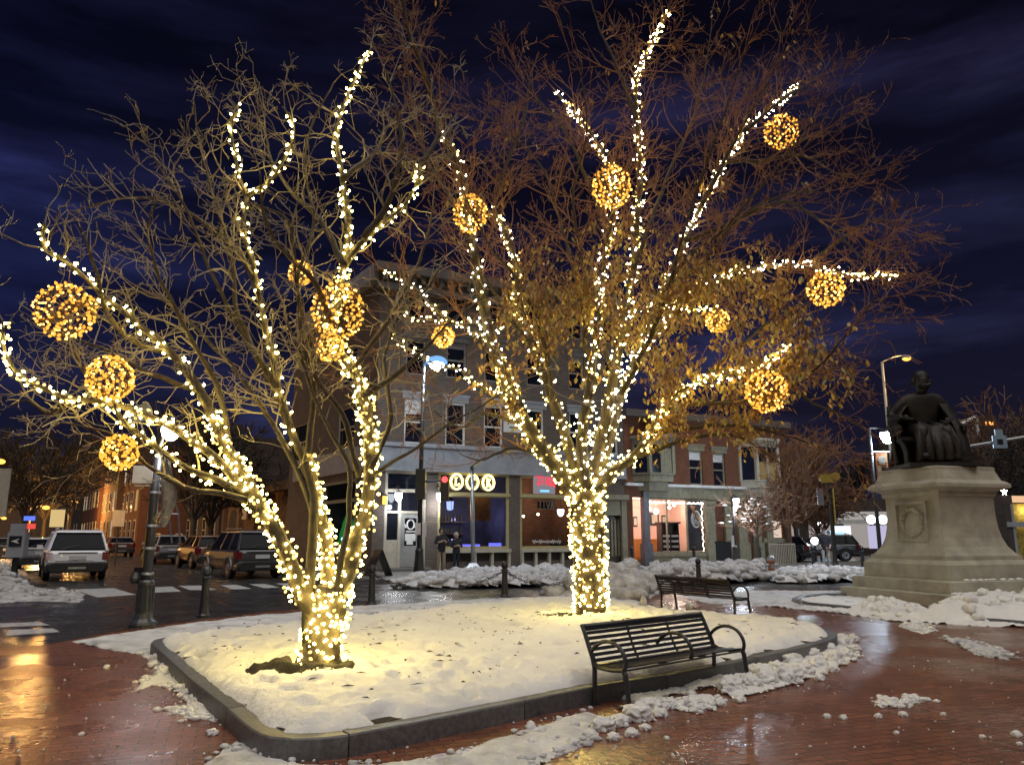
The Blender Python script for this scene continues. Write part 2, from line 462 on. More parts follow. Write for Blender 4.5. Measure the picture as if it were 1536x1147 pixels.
# ---- planted bed: granite kerb blocks, soil, snow
bed_px = [(226, 964), (283, 1016), (340, 1061), (366, 1083), (378, 1092.5), (390, 1099), (405, 1103.5), (439, 1106.5), (480, 1105.5), (524, 1101), (600, 1087), (693, 1068.5), (787, 1050), (882, 1030.5),
          (1000, 1012), (1123, 989), (1204, 971), (1240, 962), (1254, 956), (1257, 950), (1245, 943), (1210, 936), (1139, 927), (1060, 921.5), (985, 913.5), (930, 904), (880, 899),
          (830, 899), (750, 905), (640, 915), (520, 928), (400, 940), (290, 951), (245, 955.5), (230, 959)]
KZ = .16
bed = [G(x, y, KZ) for x, y in bed_px]
def resample(poly, step):
    out = []; n = len(poly)
    for i in range(n):
        a, b = poly[i], poly[(i+1) % n]; L = (b-a).length
        k = max(1, int(L/step))
        out += [a.lerp(b, t/k) for t in range(k)]
    return out
bo = resample(bed, .22)
def inset(poly, d):
    n = len(poly); out = []
    ar = sum(poly[k].x*poly[(k+1) % n].y - poly[(k+1) % n].x*poly[k].y for k in range(n))
    s = 1 if ar > 0 else -1
    for i in range(n):
        t = (poly[(i+1) % n] - poly[i-1]); t.z = 0; t.normalize()
        out.append(poly[i] + Vector((-t.y, t.x, 0)) * d * s)
    return out
bi = inset(bo, .17)
kerb = thing('granite_kerb', 'low grey granite kerb of long blocks around the snowy planted bed', 'kerb', (bed[9].x, bed[9].y, 0))
kerb['kind'] = 'structure'
nb = len(bo); k = 0; rng = random.Random(3); start = bo.index(bed[9]) if bed[9] in bo else 0
done = 0
while done < nb:
    ln = min(rng.choice((6, 7, 8)), nb - done)
    if nb - done - ln < 3: ln = nb - done
    mb = MB(); g = .006
    ids = [(start + done + q) % nb for q in range(ln + 1)]
    O = [bo[i].copy() for i in ids]; I = [bi[i].copy() for i in ids]
    t0 = (O[1]-O[0]).normalized()*g; t1 = (O[-1]-O[-2]).normalized()*g
    O[0] += t0; I[0] += t0; O[-1] -= t1; I[-1] -= t1
    ch = .012; dz = rng.uniform(-.004, .004)
    rows = []
    for o_, i_ in zip(O, I):
        w = (i_-o_).normalized()
        rows.append([Vector((o_.x, o_.y, -.05)), Vector((o_.x, o_.y, KZ-ch+dz)), Vector((o_.x, o_.y, 0)) + w*ch + Vector((0, 0, KZ+dz)), Vector((i_.x, i_.y, 0)) - w*ch + Vector((0, 0, KZ+dz)), Vector((i_.x, i_.y, KZ-ch+dz)), Vector((i_.x, i_.y, -.05))])
    for a, b in zip(rows, rows[1:]):
        for q in range(5): mb.quad(a[q], b[q], b[q+1], a[q+1])
    mb.quad(*rows[0]); mb.quad(*reversed(rows[-1]))
    mb.build('kerb_block', m_granite if rng.random() < .5 else m_granite_d, kerb, world=True)
    done += ln
sheet('soil', [(p.x, p.y) for p in inset(bo, .16)], .165, m_soil)
T1B = G(477, 1008, .2); T2B = G(886, 931, .2)
def bed_z(x, y, d):
    edge = .12 + .1*fbm(x, y, 1.3, 2) + .05*fbm(x, y, 5, 3)
    e = d - .1 - max(0, edge)*.55
    if e < -.06:
        return .15 + (e + .06)*.8 if e > -.3 else None
    lev = .23 + .07*max(0, min(1, d/1.5))
    bumps = .06*fbm(x, y, 1.1, 5) + .06*fbm(x, y, 3.0, 6) + .05*fbm(x, y, 7.5, 7)
    dim = noise.noise((x*4.2, y*4.2, 3.3)); bumps -= .26*max(0, dim - .2)
    z = lev + bumps
    for c, r in ((T1B, .36), (T2B, .36)):
        q = math.hypot((x-c.x)*(.8 if c is T1B else .7), (y-c.y)*1.35) + .16*fbm(x, y, 2.3, 9)
        q += .12
        if q < r: z -= min(.2, (r-q)*2.6)
        elif q < r+.2: z += .02
    h1 = fbm(x, y, 1.7, 21, 3)
    if h1 > .43: z -= (h1-.43)*1.3
    z = max(z, .08)
    t = max(0.0, min(1.0, (e+.06)/.14)); t = t**.55
    return .15 + (z-.15)*t
s = heightfield(inset(bo, .03), .036, bed_z).build('snow_cover', m_snow, smooth=True); s['kind'] = 'stuff'

def patch(name, px, thick, m=m_snow, res=.05, z0=.0, taper=.25, hole=.0, seed=1, f=3.0, edge=.25, kind='stuff', pts=None, grow=0):
    poly = pts or [G(x, y, z0) for x, y in px]
    poly = resample([Vector((p[0], p[1], 0)) for p in poly], .6)
    def fn(x, y, d):
        e = d - edge*(.5 + .9*fbm(x, y, 1.4, seed) + .6*fbm(x, y, 5, seed+3))*.9
        hn = fbm(x, y, 1.6, seed+7)
        if hole and hn > hole: e = min(e, (hole - hn)*1.2)
        if e < -.09:
            return z0 - .025 + (e + .09)*.5 if e > -.09 - 3*res else None
        t = max(0.0, min(1.0, (e+.09)/taper))**.5
        h = thick*(.6 + .7*fbm(x, y, f*.35, seed+1) + .75*fbm(x, y, f, seed+2) + .35*fbm(x, y, f*3, seed+4))
        h = max(h, thick*.15)
        return z0 - .025 + (h + .025)*t
    mb = heightfield(poly, res, fn)
    rng = random.Random(seed*31)
    edge_v = [v.copy() for v in mb.v if z0-.012 < v.z < z0+.02]
    for k in range(min(240, len(edge_v)//3) if res < .05 else 0):      # crumbs and clots along the melting edge
        v = rng.choice(edge_v); r = rng.choice((.006, .01, .014, .02, .03))*rng.uniform(.7, 1.3)
        mb.lump(v + Vector((rng.gauss(0, .05), rng.gauss(0, .05), .004 + r*.2)), r, k, .5, 2 if r > .018 else 1, (1.2, 1.1, .75), 1.6)
    o = mb.build(name, m, smooth=True); o['kind'] = kind
    return o
# trodden snow on the pavement strip between bed and road, and scraps over the brick paving
patch('trodden_snow', [(100, 962), (205, 946), (300, 932), (400, 922), (545, 909), (650, 902), (830, 893), (905, 893), (985, 905), (880, 906), (830, 903), (640, 919), (520, 932), (400, 944), (290, 955), (240, 962), (228, 985), (160, 975)], .05, m_snow_slush, res=.06, seed=3, edge=.12, hole=.42)
patch('snow_scraps', [(205, 975), (230, 978), (262, 1008), (300, 1045), (340, 1092), (300, 1078), (262, 1036), (232, 1028), (195, 1040), (215, 1018), (238, 1008), (222, 992)], .05, m_snow, res=.025, seed=5, edge=.1, hole=.33, f=5)
patch('snow_scraps', [(245, 1064), (290, 1060), (330, 1078), (300, 1080), (268, 1076)], .035, m_snow, res=.022, seed=6, edge=.05, hole=.38, f=6)
patch('snow_scraps', [(355, 1108), (392, 1128), (440, 1146), (500, 1150), (640, 1142), (700, 1125), (790, 1092), (880, 1064), (905, 1075), (900, 1110), (830, 1140), (760, 1180), (560, 1230), (300, 1230), (300, 1150)], .06, m_snow_slush, res=.028, seed=8, edge=.1, hole=.3, f=5)
patch('snow_scraps', [(880, 1052), (960, 1040), (1060, 1016), (1130, 1002), (1190, 990), (1250, 968), (1275, 962), (1290, 985), (1240, 1010), (1160, 1036), (1100, 1050), (1070, 1030), (1000, 1046), (930, 1066)], .07, m_snow, res=.03, seed=11, edge=.1, hole=.36, f=5)
patch('snow_scraps', [(985, 1050), (1060, 1042), (1085, 1050), (1070, 1066), (1030, 1068), (1000, 1062)], .06, m_snow, res=.022, seed=12, edge=.05, f=6)
patch('snow_scraps', [(1310, 1050), (1370, 1044), (1390, 1052), (1350, 1062), (1312, 1060)], .03, m_snow, res=.022, seed=14, edge=.06, hole=.3, f=7)
patch('snow_scraps', [(1348, 936), (1380, 932), (1410, 945), (1385, 952), (1352, 942)], .03, m_snow, res=.04, seed=15, edge=.06, hole=.3, f=5)
patch('snow_scraps', [(1405, 955), (1450, 958), (1525, 980), (1515, 990), (1460, 982), (1440, 968)], .04, m_snow_slush, res=.04, seed=16, edge=.07, f=5)
patch('snow_scraps', [(480, 958), (520, 950), (610, 940), (500, 975)], .02, m_snow_slush, res=.06, seed=17, edge=.2)
# the round plot of the monument: thin snow inside a low granite kerb, and snow shovelled against the steps
patch('plaza_snow', [(1010, 893), (1130, 886), (1300, 886), (1330, 905), (1440, 935), (1300, 925), (1210, 915), (1140, 908), (1060, 905)], .05, m_snow_slush, res=.09, seed=18, edge=.2, hole=.4)
patch('plaza_snow', [(1195, 898), (1240, 894), (1300, 900), (1380, 915), (1600, 930), (1700, 945), (1480, 940), (1340, 932), (1230, 916), (1195, 908)], .09, m_snow, res=.08, seed=19, edge=.15)
kr = thing('curved_kerb', 'low curved granite kerb edging the monument plot, half under snow', 'kerb', G(1260, 915))
kr['kind'] = 'structure'
cp = [G(*p) for p in ((1300, 895), (1240, 895), (1205, 898), (1192, 903), (1210, 909), (1260, 914), (1340, 922), (1440, 931), (1600, 945))]
cpf = resample(cp[:-1] + [cp[-1]], .4)
cpf = [p for p in cpf]
mb = MB()
line = []
for a, b in zip(cp, cp[1:]):
    for t in range(6): line.append(a.lerp(b, t/6))
mb.tube([p + Vector((0, 0, .02)) for p in line], .09, 6)
mb.build('kerb_stone', m_granite_d, kr, smooth=True, world=True)

# shovelled banks: each one its own thing
def bank(label, px, h, m, seed, res=.07, f=2.2, z0=0.0, edge=.2, taper=.5, lumps=0, lr=(.05, .13)):
    poly = [(p.x, p.y) for p in (G(x, y, z0) for x, y in px)]
    P_ = resample([Vector((p[0], p[1], 0)) for p in poly], .6)
    def fn(x, y, d):
        e = d - edge*(.5 + .8*fbm(x, y, 1.2, seed))
        if e < -.09: return z0 - .03 + (e+.09)*.5 if e > -.09-3*res else None
        t = max(0.0, min(1.0, (e+.09)/taper))
        t = t*t*(3-2*t) if taper > .6 else t**.6
        hh = h*(.75 + .6*fbm(x, y, f*.4, seed+1, 2) + .3*fbm(x, y, f, seed+2, 2)) + .03*fbm(x, y, 6, seed+3, 2)
        return z0 - .03 + (max(hh, h*.2)+.03)*t
    mb = heightfield(P_, res, fn)
    rng = random.Random(seed); top = [v.copy() for v in mb.v if v.z > z0+.03]
    for k in range(lumps):
        v = rng.choice(top); r = rng.uniform(*lr)*(1.3 if rng.random() < .12 else 1)
        mb.lump(v + Vector((0, 0, r*.15)), r, k+seed, .6, 2 if r > .1 else 1, (rng.uniform(.8, 1.4), rng.uniform(.8, 1.3), rng.uniform(.6, .95)), 1.3)
    o = mb.build('snow_bank', m, smooth=True)
    return tag(o, label, 'snow bank', 'shovelled snow banks')
bank('tall rounded grey snow bank behind the trunk of the leafy lit tree', [(815, 893), (850, 878), (905, 873), (985, 873), (1000, 884), (985, 898), (945, 903), (880, 897), (830, 897)], .5, m_snow_dirty, 31, f=1.3, edge=.1, taper=1.1, lumps=150, lr=(.1, .34))
bank('rubbly heap of icy grey snow along the kerb in front of the neon sign bar', [(585, 878), (640, 866), (700, 861), (850, 856), (865, 868), (850, 875.5), (720, 878), (640, 879)], .22, m_snow_rubble, 32, z0=.1, f=2.5, res=.1, edge=.25, lumps=520, lr=(.06, .17))
bank('long broken snow bank along the kerb behind the far bench', [(955, 872), (985, 862), (1060, 860), (1150, 858), (1160, 866), (1100, 872), (985, 874)], .42, m_snow_rubble, 33, z0=.1, f=2.5, res=.1, edge=.2, taper=.35, lumps=420, lr=(.07, .2))
bank('low pinkish snow bank by the hydrant and signal pole', [(1150, 866), (1180, 858), (1300, 859), (1315, 868), (1230, 871), (1160, 871)], .22, m_snow_slush, 34, z0=.1, f=2.5, res=.1, edge=.2, taper=.4, lumps=260, lr=(.06, .18))
bank('high white snow bank heaped against the monument steps', [(1360, 932), (1400, 914), (1450, 900), (1490, 910), (1540, 898), (1660, 905), (1680, 938), (1520, 938), (1420, 936)], .46, m_snow, 35, f=1.8, res=.05, edge=.15, taper=.7, lumps=60, lr=(.05, .14))
bank('low ridge of snow left of the monument steps', [(1255, 918), (1320, 902), (1380, 912), (1420, 925), (1400, 934), (1330, 928)], .2, m_snow, 36, f=2.5, res=.05, edge=.12, taper=.4, lumps=60, lr=(.04, .1))
bank('dirty ploughed snow ridge in front of the white parked car', [(-60, 910), (0, 872), (40, 868), (60, 880), (140, 890), (130, 905), (40, 902)], .1, m_snow_dirty, 37, f=2.5, res=.09, edge=.3, taper=.6, lumps=70, lr=(.04, .1))
bank('brown heap of old snow beside the parking meter at the far left', [(-60, 880), (-20, 848), (18, 838), (44, 868), (30, 884)], .24, m_snow_dirty, 38, z0=.08, f=2, res=.12, edge=.2, taper=.7, lumps=90, lr=(.06, .15))

# loose chunks
ch_px = [(905, 1095, .085), (930, 1088, .07), (955, 1080, .11), (975, 1068, .1), (990, 1074, .06), (920, 1109, .045), (948, 1104, .05), (1000, 1062, .07), (885, 1106, .05), (968, 1094, .04), (1097, 1037, .12),
         (1125, 1030, .1), (1150, 1026, .11), (1183, 1023, .13), (1205, 1012, .1), (1228, 1003, .1), (1250, 994, .11), (1268, 986, .09), (1282, 978, .08), (1262, 968, .12), (1240, 978, .11), (1215, 986, .11), (1190, 998, .11), (1165, 1008, .1), (1140, 1014, .11),
         (1277, 962, .09), (1250, 1007, .06), (1230, 1020, .05), (1110, 1052, .05), (1080, 1058, .05), (1060, 1058, .06), (1040, 1062, .07), (1355, 1074, .035), (1318, 1076, .03), (1265, 1078, .03), (1240, 1076, .03), (1345, 1100, .02), (1525, 1104, .035), (1474, 1106, .02), (1530, 1117, .02),
         (860, 1118, .045), (838, 1128, .04), (800, 1116, .04), (1000, 1108, .02), (1150, 1100, .016), (1415, 1072, .02), (160, 1002, .035), (270, 1036, .06), (285, 1040, .05), (243, 1012, .08), (250, 1003, .07), (235, 992, .08), (230, 1000, .06), (318, 1102, .04), (300, 1062, .035), (122, 1102, .02)]
n = 0
for x, y, r in ch_px:
    n += 1
    p = G(x, y, 0)
    mb = MB(); mb.lump((0, 0, r*.5), r, seed=n, amp=.42, sub=4 if r > .06 else 3, sq=(1.15, .95, .8), freq=2.3, flat=-r*.6)
    for q in range(5):
        a = n*2.1 + q*1.3; s_ = (.62, .4, .3, .22, .16)[q]
        mb.lump((math.cos(a)*r*(1.1-s_*.6), math.sin(a)*r*(1.0-s_*.6), r*s_*.5), r*s_, seed=n*7+q, amp=.45, sub=3 if q < 2 else 2, flat=-r*s_*.5, freq=2.2)
    o = mb.build('snow_chunk', m_snow, smooth=True)
    o.location = p
    where = 'lump of snow lying on the wet brick paving'
    if 880 <= x <= 1010 and y > 1055: where = 'lump of white snow in the scatter in front of the near bench'
    elif x > 1080 and y < 1045: where = 'lump of white snow in the ridge along the right end of the kerb'
    elif x < 330: where = 'lump of snow along the left kerb of the bed'
    tag(o, where, 'snow lump', 'loose lumps of snow')
for x, y, h, w, lb in ((798, 921, .17, .19, 'small yellow lit cone of snow standing on the bed left of the leafy tree'), (966, 915, .3, .13, 'upright white snow block behind the near bench'), (1034, 915, .17, .14, 'pointed snow block under the far bench'), (1000, 918, .14, .16, 'broad snow block beside the left legs of the far bench'), (1190, 947, .1, .12, 'rounded snow knob near the right tip of the bed')):
    p = G(x, y, .16 if x in (798, 1190) else 0)
    mb = MB(); mb.lump((0, 0, h*.4), h*.62, seed=x, amp=.35, sub=3, sq=(w/h, w/h, 1), flat=-h*.5)
    o = mb.build('snow_block', m_snow, smooth=True); o.location = p
    tag(o, lb, 'snow block')
for C_, ox, oy, rx, ry, sd_ in ((T1B, -.1, -.16, .62, .3, 4), (T2B, -.35, -.12, .62, .3, 9)):     # bare mulch showing at the tree feet
    pl_ = [(C_.x+ox+rx*math.cos(q*.3142), C_.y+oy+ry*math.sin(q*.3142)) for q in range(20)]
    def fn_(x, y, d):
        e_ = d - .13*(.75+1.9*fbm(x, y, 4.2, sd_) + 1.3*fbm(x, y, 13, sd_+2)) 
        return bed_z(x, y, 1.5) + (.004 + .022*fbm(x, y, 11, sd_) if e_ > 0 else e_*.7 + .004) if e_ > -.12 else None
    o = heightfield(pl_, .024, fn_).build('mulch_patch', m_soil, smooth=True); o['kind'] = 'stuff'
rng = random.Random(5)
mb = MB()
bp2 = [(p.x, p.y) for p in inset(bo, .3)]
for k in range(700):
    x, y = rng.uniform(-4.5, 5.5), rng.uniform(5, 15)
    if not inside(x, y, bp2): continue
    z = bed_z(x, y, 1.5)
    a = rng.uniform(0, 6.28); l, w = rng.choice((.012, .02, .03, .05, .075))*rng.uniform(.7, 1.2), rng.uniform(.006, .026)
    d = Vector((math.cos(a), math.sin(a), 0)); e = Vector((-d.y, d.x, 0))
    c = Vector((x, y, z + .006))
    mb.quad(c - d*l, c - e*w + Vector((0, 0, .012)), c + d*l, c + e*w + Vector((0, 0, rng.uniform(0, .02))))
o = mb.build('fallen_leaves', m_deadleaf); o['kind'] = 'stuff'
mb = MB()
for k in range(260):
    x, y = rng.uniform(0, 1536), rng.uniform(985, 1147)
    p = G(x, y, .004)
    if inside(p.x, p.y, [(q.x, q.y) for q in bed]): continue
    r = rng.uniform(.004, .014)
    mb.lump(p + Vector((0, 0, r*.5)), r, seed=k, amp=.5, sub=1)
o = mb.build('snow_crumbs', m_snow); o['kind'] = 'stuff'
# ------------------------------------------------------------------ trees, light strings, light balls
def smooth(pts, step=.09):
    pts = [Vector(p) for p in pts]
    Q = [pts[0]*2 - pts[1]] + pts + [pts[-1]*2 - pts[-2]]
    out = []
    for i in range(1, len(Q)-2):
        p0, p1, p2, p3 = Q[i-1], Q[i], Q[i+1], Q[i+2]
        k = max(2, int((p2-p1).length/step))
        for j in range(k):
            t = j/k
            out.append(.5*((2*p1) + (p2-p0)*t + (2*p0-5*p1+4*p2-p3)*t*t + (3*p1-p0-3*p2+p3)*t*t*t))
    out.append(pts[-1]); return out
def limb(px, Y0, Y1, r0, r1, rng=None, wob=.012):
    n = len(px)
    L = [0.0]
    for a, b in zip(px, px[1:]): L.append(L[-1] + math.hypot(b[0]-a[0], b[1]-a[1]))
    pts = [P(x, y, Y0 + (Y1-Y0)*(l/L[-1])**1.15) for (x, y), l in zip(px, L)]
    s = smooth(pts)
    m = len(s)
    rad = [r0 + (r1-r0)*(k/(m-1))**.75 for k in range(m)]
    if rng:
        for k in range(2, m-1):
            s[k] = s[k] + Vector((noise.noise(s[k]*3.1), noise.noise(s[k]*3.1+Vector((9, 0, 0))), noise.noise(s[k]*3.1+Vector((0, 9, 0)))))*wob*2
    return s, rad
def bark_tube(mb, s, rad, n=9):
    i0 = len(mb.v)
    mb.tube(s, rad, n)
    for i in range(i0, len(mb.v)):          # knobbly bark
        p = mb.v[i]; k = min(len(s)-1, (i-i0)//n)
        d = p - s[k]
        mb.v[i] = s[k] + d*(1 + .16*noise.noise(p*7) + .1*noise.noise(p*19))
def grow(mb, p, d, length, r, depth, rng, up, kink, seg=.16, spread=.9, kids=(2, 4), shrink=.62, rmin=.0022, tips=None):
    n = max(2, int(length/seg)); pts = [p.copy()]; dirs = []
    d = d.normalized()
    for k in range(n):
        d = d + Vector((rng.gauss(0, kink), rng.gauss(0, kink), rng.gauss(0, kink) + up))
        d.normalize(); p = p + d*(length/n)
        pts.append(p.copy()); dirs.append(d.copy())
    rad = [max(rmin, r*(1 - .62*k/n)) for k in range(n+1)]
    mb.tube(pts, rad, 4 if r > .012 else 3, cap=False)
    if depth > 0:
        for q in range(rng.randint(*kids)):
            k = rng.randint(max(1, n//4), n)
            dd = dirs[k-1]
            side = dd.cross(Vector((rng.gauss(0, 1), rng.gauss(0, 1), rng.gauss(0, 1)))).normalized()
            nd = dd + side*spread*rng.uniform(.5, 1.2)
            grow(mb, pts[k], nd, length*shrink*rng.uniform(.7, 1.15), rad[k]*.72, depth-1, rng, up, kink, seg*.85, spread, kids, shrink, rmin, tips)
    if tips is not None: tips.append((p.copy(), d.copy()))
def sprout(mb, s, rad, axis, rng, per_m, length, depth, up, kink, out=.5, start=.25, tips=None, **kw):
    L = sum((b-a).length for a, b in zip(s, s[1:])); m = len(s)
    for q in range(max(1, int(L*per_m))):
        k = int((start + (1-start)*rng.random())*(m-2))
        d = (s[k+1]-s[k]).normalized()
        side = d.cross(Vector((rng.gauss(0, 1), rng.gauss(0, 1), rng.gauss(0, 1)))).normalized()
        o = Vector((s[k].x-axis.x, s[k].y-axis.y, 0)); o = o.normalized() if o.length > .3 else Vector((0, 0, 0))
        nd = d*.6 + side*.9 + o*out + Vector((0, 0, .25))
        l = length*rng.uniform(.55, 1.2)
        grow(mb, s[k], nd, l, min(rad[k]*.6, .006 + .011*l), depth, rng, up, kink, tips=tips, **kw)

def bulb_mesh(name, m, r):
    mb = MB()
    mb.lathe([(r*.35, -r*1.25), (r*.9, -r*.55), (r, .1*r), (r*.72, r*.8), (r*.12, r*1.45)], n=6)
    return mb.mesh(name, m, smooth=True)
BM = {'warm': bulb_mesh('bulb', m_bulb, .0128), 'warm2': bulb_mesh('bulb', m_bulb, .0138), 'white': bulb_mesh('bulb', m_bulb_w, .013),
      'white2': bulb_mesh('bulb', m_bulb_w, .0108), 'gold': bulb_mesh('bulb', m_bulb_d, .015), 'gold2': bulb_mesh('bulb', m_bulb_d, .015), 'hot': bulb_mesh('bulb', m_bulb_oh, .011), 'hot2': bulb_mesh('bulb', m_bulb_oh, .016), 'amber': bulb_mesh('bulb', m_bulb_o, .0175), 'amber2': bulb_mesh('bulb', m_bulb_o, .021), 'far': bulb_mesh('bulb', m_bulb_o, .024)}
def put_bulbs(root, pts, kinds, rng, cap=100):
    """up to CAP bulbs as parts of their own (the nearest), the rest as one mesh"""
    items = list(zip(pts, kinds))
    items.sort(key=lambda t: t[0].y)
    for p, k in items[:cap]:
        o = bpy.data.objects.new('bulb', BM[k]); COL.objects.link(o); o.parent = root
        o.location = p - root.location
        o.rotation_euler = (rng.uniform(0, 6.3), rng.uniform(0, 6.3), 0)
    by = {}
    for p, k in items[cap:]: by.setdefault(k, []).append(p)
    if by:
        mb = MB(); mats = []
        for q, (k, ps) in enumerate(by.items()):
            mats.append(BM[k].materials[0]); mb.cur = q
            for p in ps:
                i = len(mb.v); rot = Matrix.Rotation(rng.uniform(0, 6.3), 3, 'X') @ Matrix.Rotation(rng.uniform(0, 6.3), 3, 'Y')
                mb.v += [p - root.location + rot @ v.co for v in BM[k].vertices]
                for f in BM[k].polygons: mb.f.append(tuple(i+v for v in f.vertices)); mb.m.append(q)
        o = mb.build('bulbs', mats, root); o['kind'] = 'stuff'
def string_on(label, paths, per_m, turns, rng, kinds=('warm',), group=None, off=.028, k0=0.0, k1=1.0, jit=.02):
    """a light string wound round one or more limbs: bulbs and the wire that carries them"""
    base = paths[0][0][0]
    root = thing('string_lights', label, 'string lights', base, 0, group or 'light strings wound on the tree limbs')
    wire = MB(); pts, ks = [], []
    for s, rad in paths:
        m = len(s); a, b = int(k0*(m-1)), max(2, int(k1*(m-1)))
        th = rng.uniform(0, 6.28); run = rng.uniform(0, 1); wp = []; nrm = None
        for k in range(a, b):
            d = (s[k+1]-s[k]); l = d.length; d = d.normalized()
            nrm = d.orthogonal().normalized() if nrm is None else (nrm - d*nrm.dot(d)).normalized()
            bb = d.cross(nrm)
            th += l*turns*6.283
            for q in range(2):
                t = q/2; th2 = th + t*l*turns*6.283
                p = s[k].lerp(s[k+1], t) + (nrm*math.cos(th2) + bb*math.sin(th2))*(rad[k]+.01)
                wp.append(p)
            run += l*per_m
            while run >= 1:
                run -= 1; t = rng.random(); th2 = rng.uniform(0, 6.283)
                n2 = nrm*math.cos(th2) + bb*math.sin(th2)
                pts.append(s[k].lerp(s[k+1], t) + n2*(rad[k]+off) + Vector((rng.uniform(-jit, jit), rng.uniform(-jit, jit), rng.uniform(-jit, jit))))
                ks.append(rng.choice(kinds))
        if len(wp) > 2: wire.tube(wp, .004, 3, cap=False)
    wire.build('wire', m_wire, root, world=True)
    put_bulbs(root, pts, ks, rng)
    return root
def light_ball(label, px, py, rpx, Y, rng, nb=100, kind='amber', hang=None, squash=1.0):
    c = P(px, py, Y); t = Y*CP + (c.z-CAM_H)*SP
    r = rpx*t/F_PX
    root = thing('light_ball', label, 'light ball', c, 0, 'amber light balls hanging in the trees')
    mb = MB()
    for k in range(9):
        ax = Vector((rng.gauss(0, 1), rng.gauss(0, 1), rng.gauss(0, 1))).normalized(); u = ax.orthogonal().normalized(); w = ax.cross(u)
        mb.tube([(u*math.cos(a*.3307) + w*math.sin(a*.3307))*r*(.93+.05*math.sin(a*2.1+k)) for a in range(19)], .006, 3, closed=True)
    mb.tube([(0, 0, r*.9), (0, 0, r+.25)], .005, 3)
    for v in mb.v: v.z *= squash
    mb.build('frame', m_vine, root)
    nb = int(nb*1.7); pts = []
    for k in range(nb):
        z = 1 - 2*(k+.5)/nb; a = k*2.39996 + rng.uniform(-.25, .25); q = math.sqrt(1-z*z); rr = r*rng.uniform(.9, 1.03)
        pts.append(c + Vector((q*math.cos(a)*rr, q*math.sin(a)*rr, z*rr*squash)))
    put_bulbs(root, pts, [rng.choice((kind, kind, kind.replace('amber', 'hot'))) for _ in range(nb)], rng)
    return root

# ---- the near bare tree ------------------------------------------------------------------
rng = random.Random(11)
Y1 = T1B.y
tree1 = thing('magnolia_tree', 'bare many stemmed tree wound with warm light strings at the left of the snowy bed', 'tree', (T1B.x, T1B.y, .13))
L1 = {}
def add1(key, px, Ya, Yb, r0, r1): L1[key] = limb(px, Y1+Ya, Y1+Yb, r0, r1, rng)
add1('trunk', [(476, 1018), (480, 985), (486, 950), (492, 915), (498, 880)], 0, 0, .215, .17)
add1('dark', [(464, 985), (460, 940), (464, 880), (468, 830), (471, 770), (464, 720), (450, 680), (437, 645), (420, 590), (402, 510), (388, 440), (370, 370), (366, 320), (370, 295)], -.08, .15, .066, .026)
add1('A', [(474, 925), (450, 885), (432, 840), (408, 788), (378, 735), (345, 680), (322, 632), (298, 585), (252, 525), (200, 480), (140, 430), (100, 392), (70, 375), (66, 350), (68, 332)], -.05, -.6, .1, .014)
add1('B', [(405, 785), (372, 742), (335, 700), (292, 662), (235, 630), (172, 606), (110, 598), (60, 580), (26, 560), (8, 530), (4, 480)], -.15, -1.2, .066, .012)
add1('B2', [(372, 742), (330, 722), (285, 703), (240, 675), (205, 648), (178, 622), (172, 606)], -.25, -.8, .05, .015)
add1('mid', [(490, 915), (492, 860), (488, 810), (478, 760), (470, 715), (462, 680)], .1, .35, .09, .04)
add1('C1', [(370, 295), (352, 245), (347, 195), (358, 155)], .15, .2, .03, .01)
add1('C2', [(370, 295), (408, 268), (434, 225), (441, 185), (428, 166)], .15, -.2, .028, .01)
add1('D', [(500, 905), (520, 865), (536, 810), (550, 755), (557, 700), (553, 640), (545, 595), (530, 555), (508, 525), (497, 485), (510, 440), (516, 398)], 0, .25, .1, .042)
add1('D1', [(516, 398), (545, 358), (590, 322), (622, 285), (632, 248)], .25, .5, .05, .012)
add1('D2', [(516, 398), (522, 340), (513, 270), (505, 200), (520, 150), (536, 110), (556, 74)], .25, .7, .05, .012)
add1('E', [(500, 930), (508, 870), (510, 838), (521, 790), (524, 740), (521, 690), (494, 645), (470, 593), (452, 540), (430, 480)], -.1, -.3, .046, .014)
add1('F', [(540, 715), (528, 672), (514, 622), (484, 582), (455, 523), (449, 470), (441, 385), (432, 330), (405, 314), (372, 304)], -.05, -.7, .04, .012)
add1('G', [(556, 705), (572, 668), (586, 632), (582, 590), (578, 530), (598, 472), (640, 432), (668, 385)], 0, .6, .036, .01)
add1('H', [(562, 710), (598, 688), (640, 662), (690, 628), (745, 596), (770, 580)], -.05, -.4, .026, .006)
add1('low', [(372, 750), (335, 740), (300, 736), (262, 722), (218, 695), (190, 665), (168, 650), (130, 642), (90, 634)], -.3, -1.0, .04, .008)
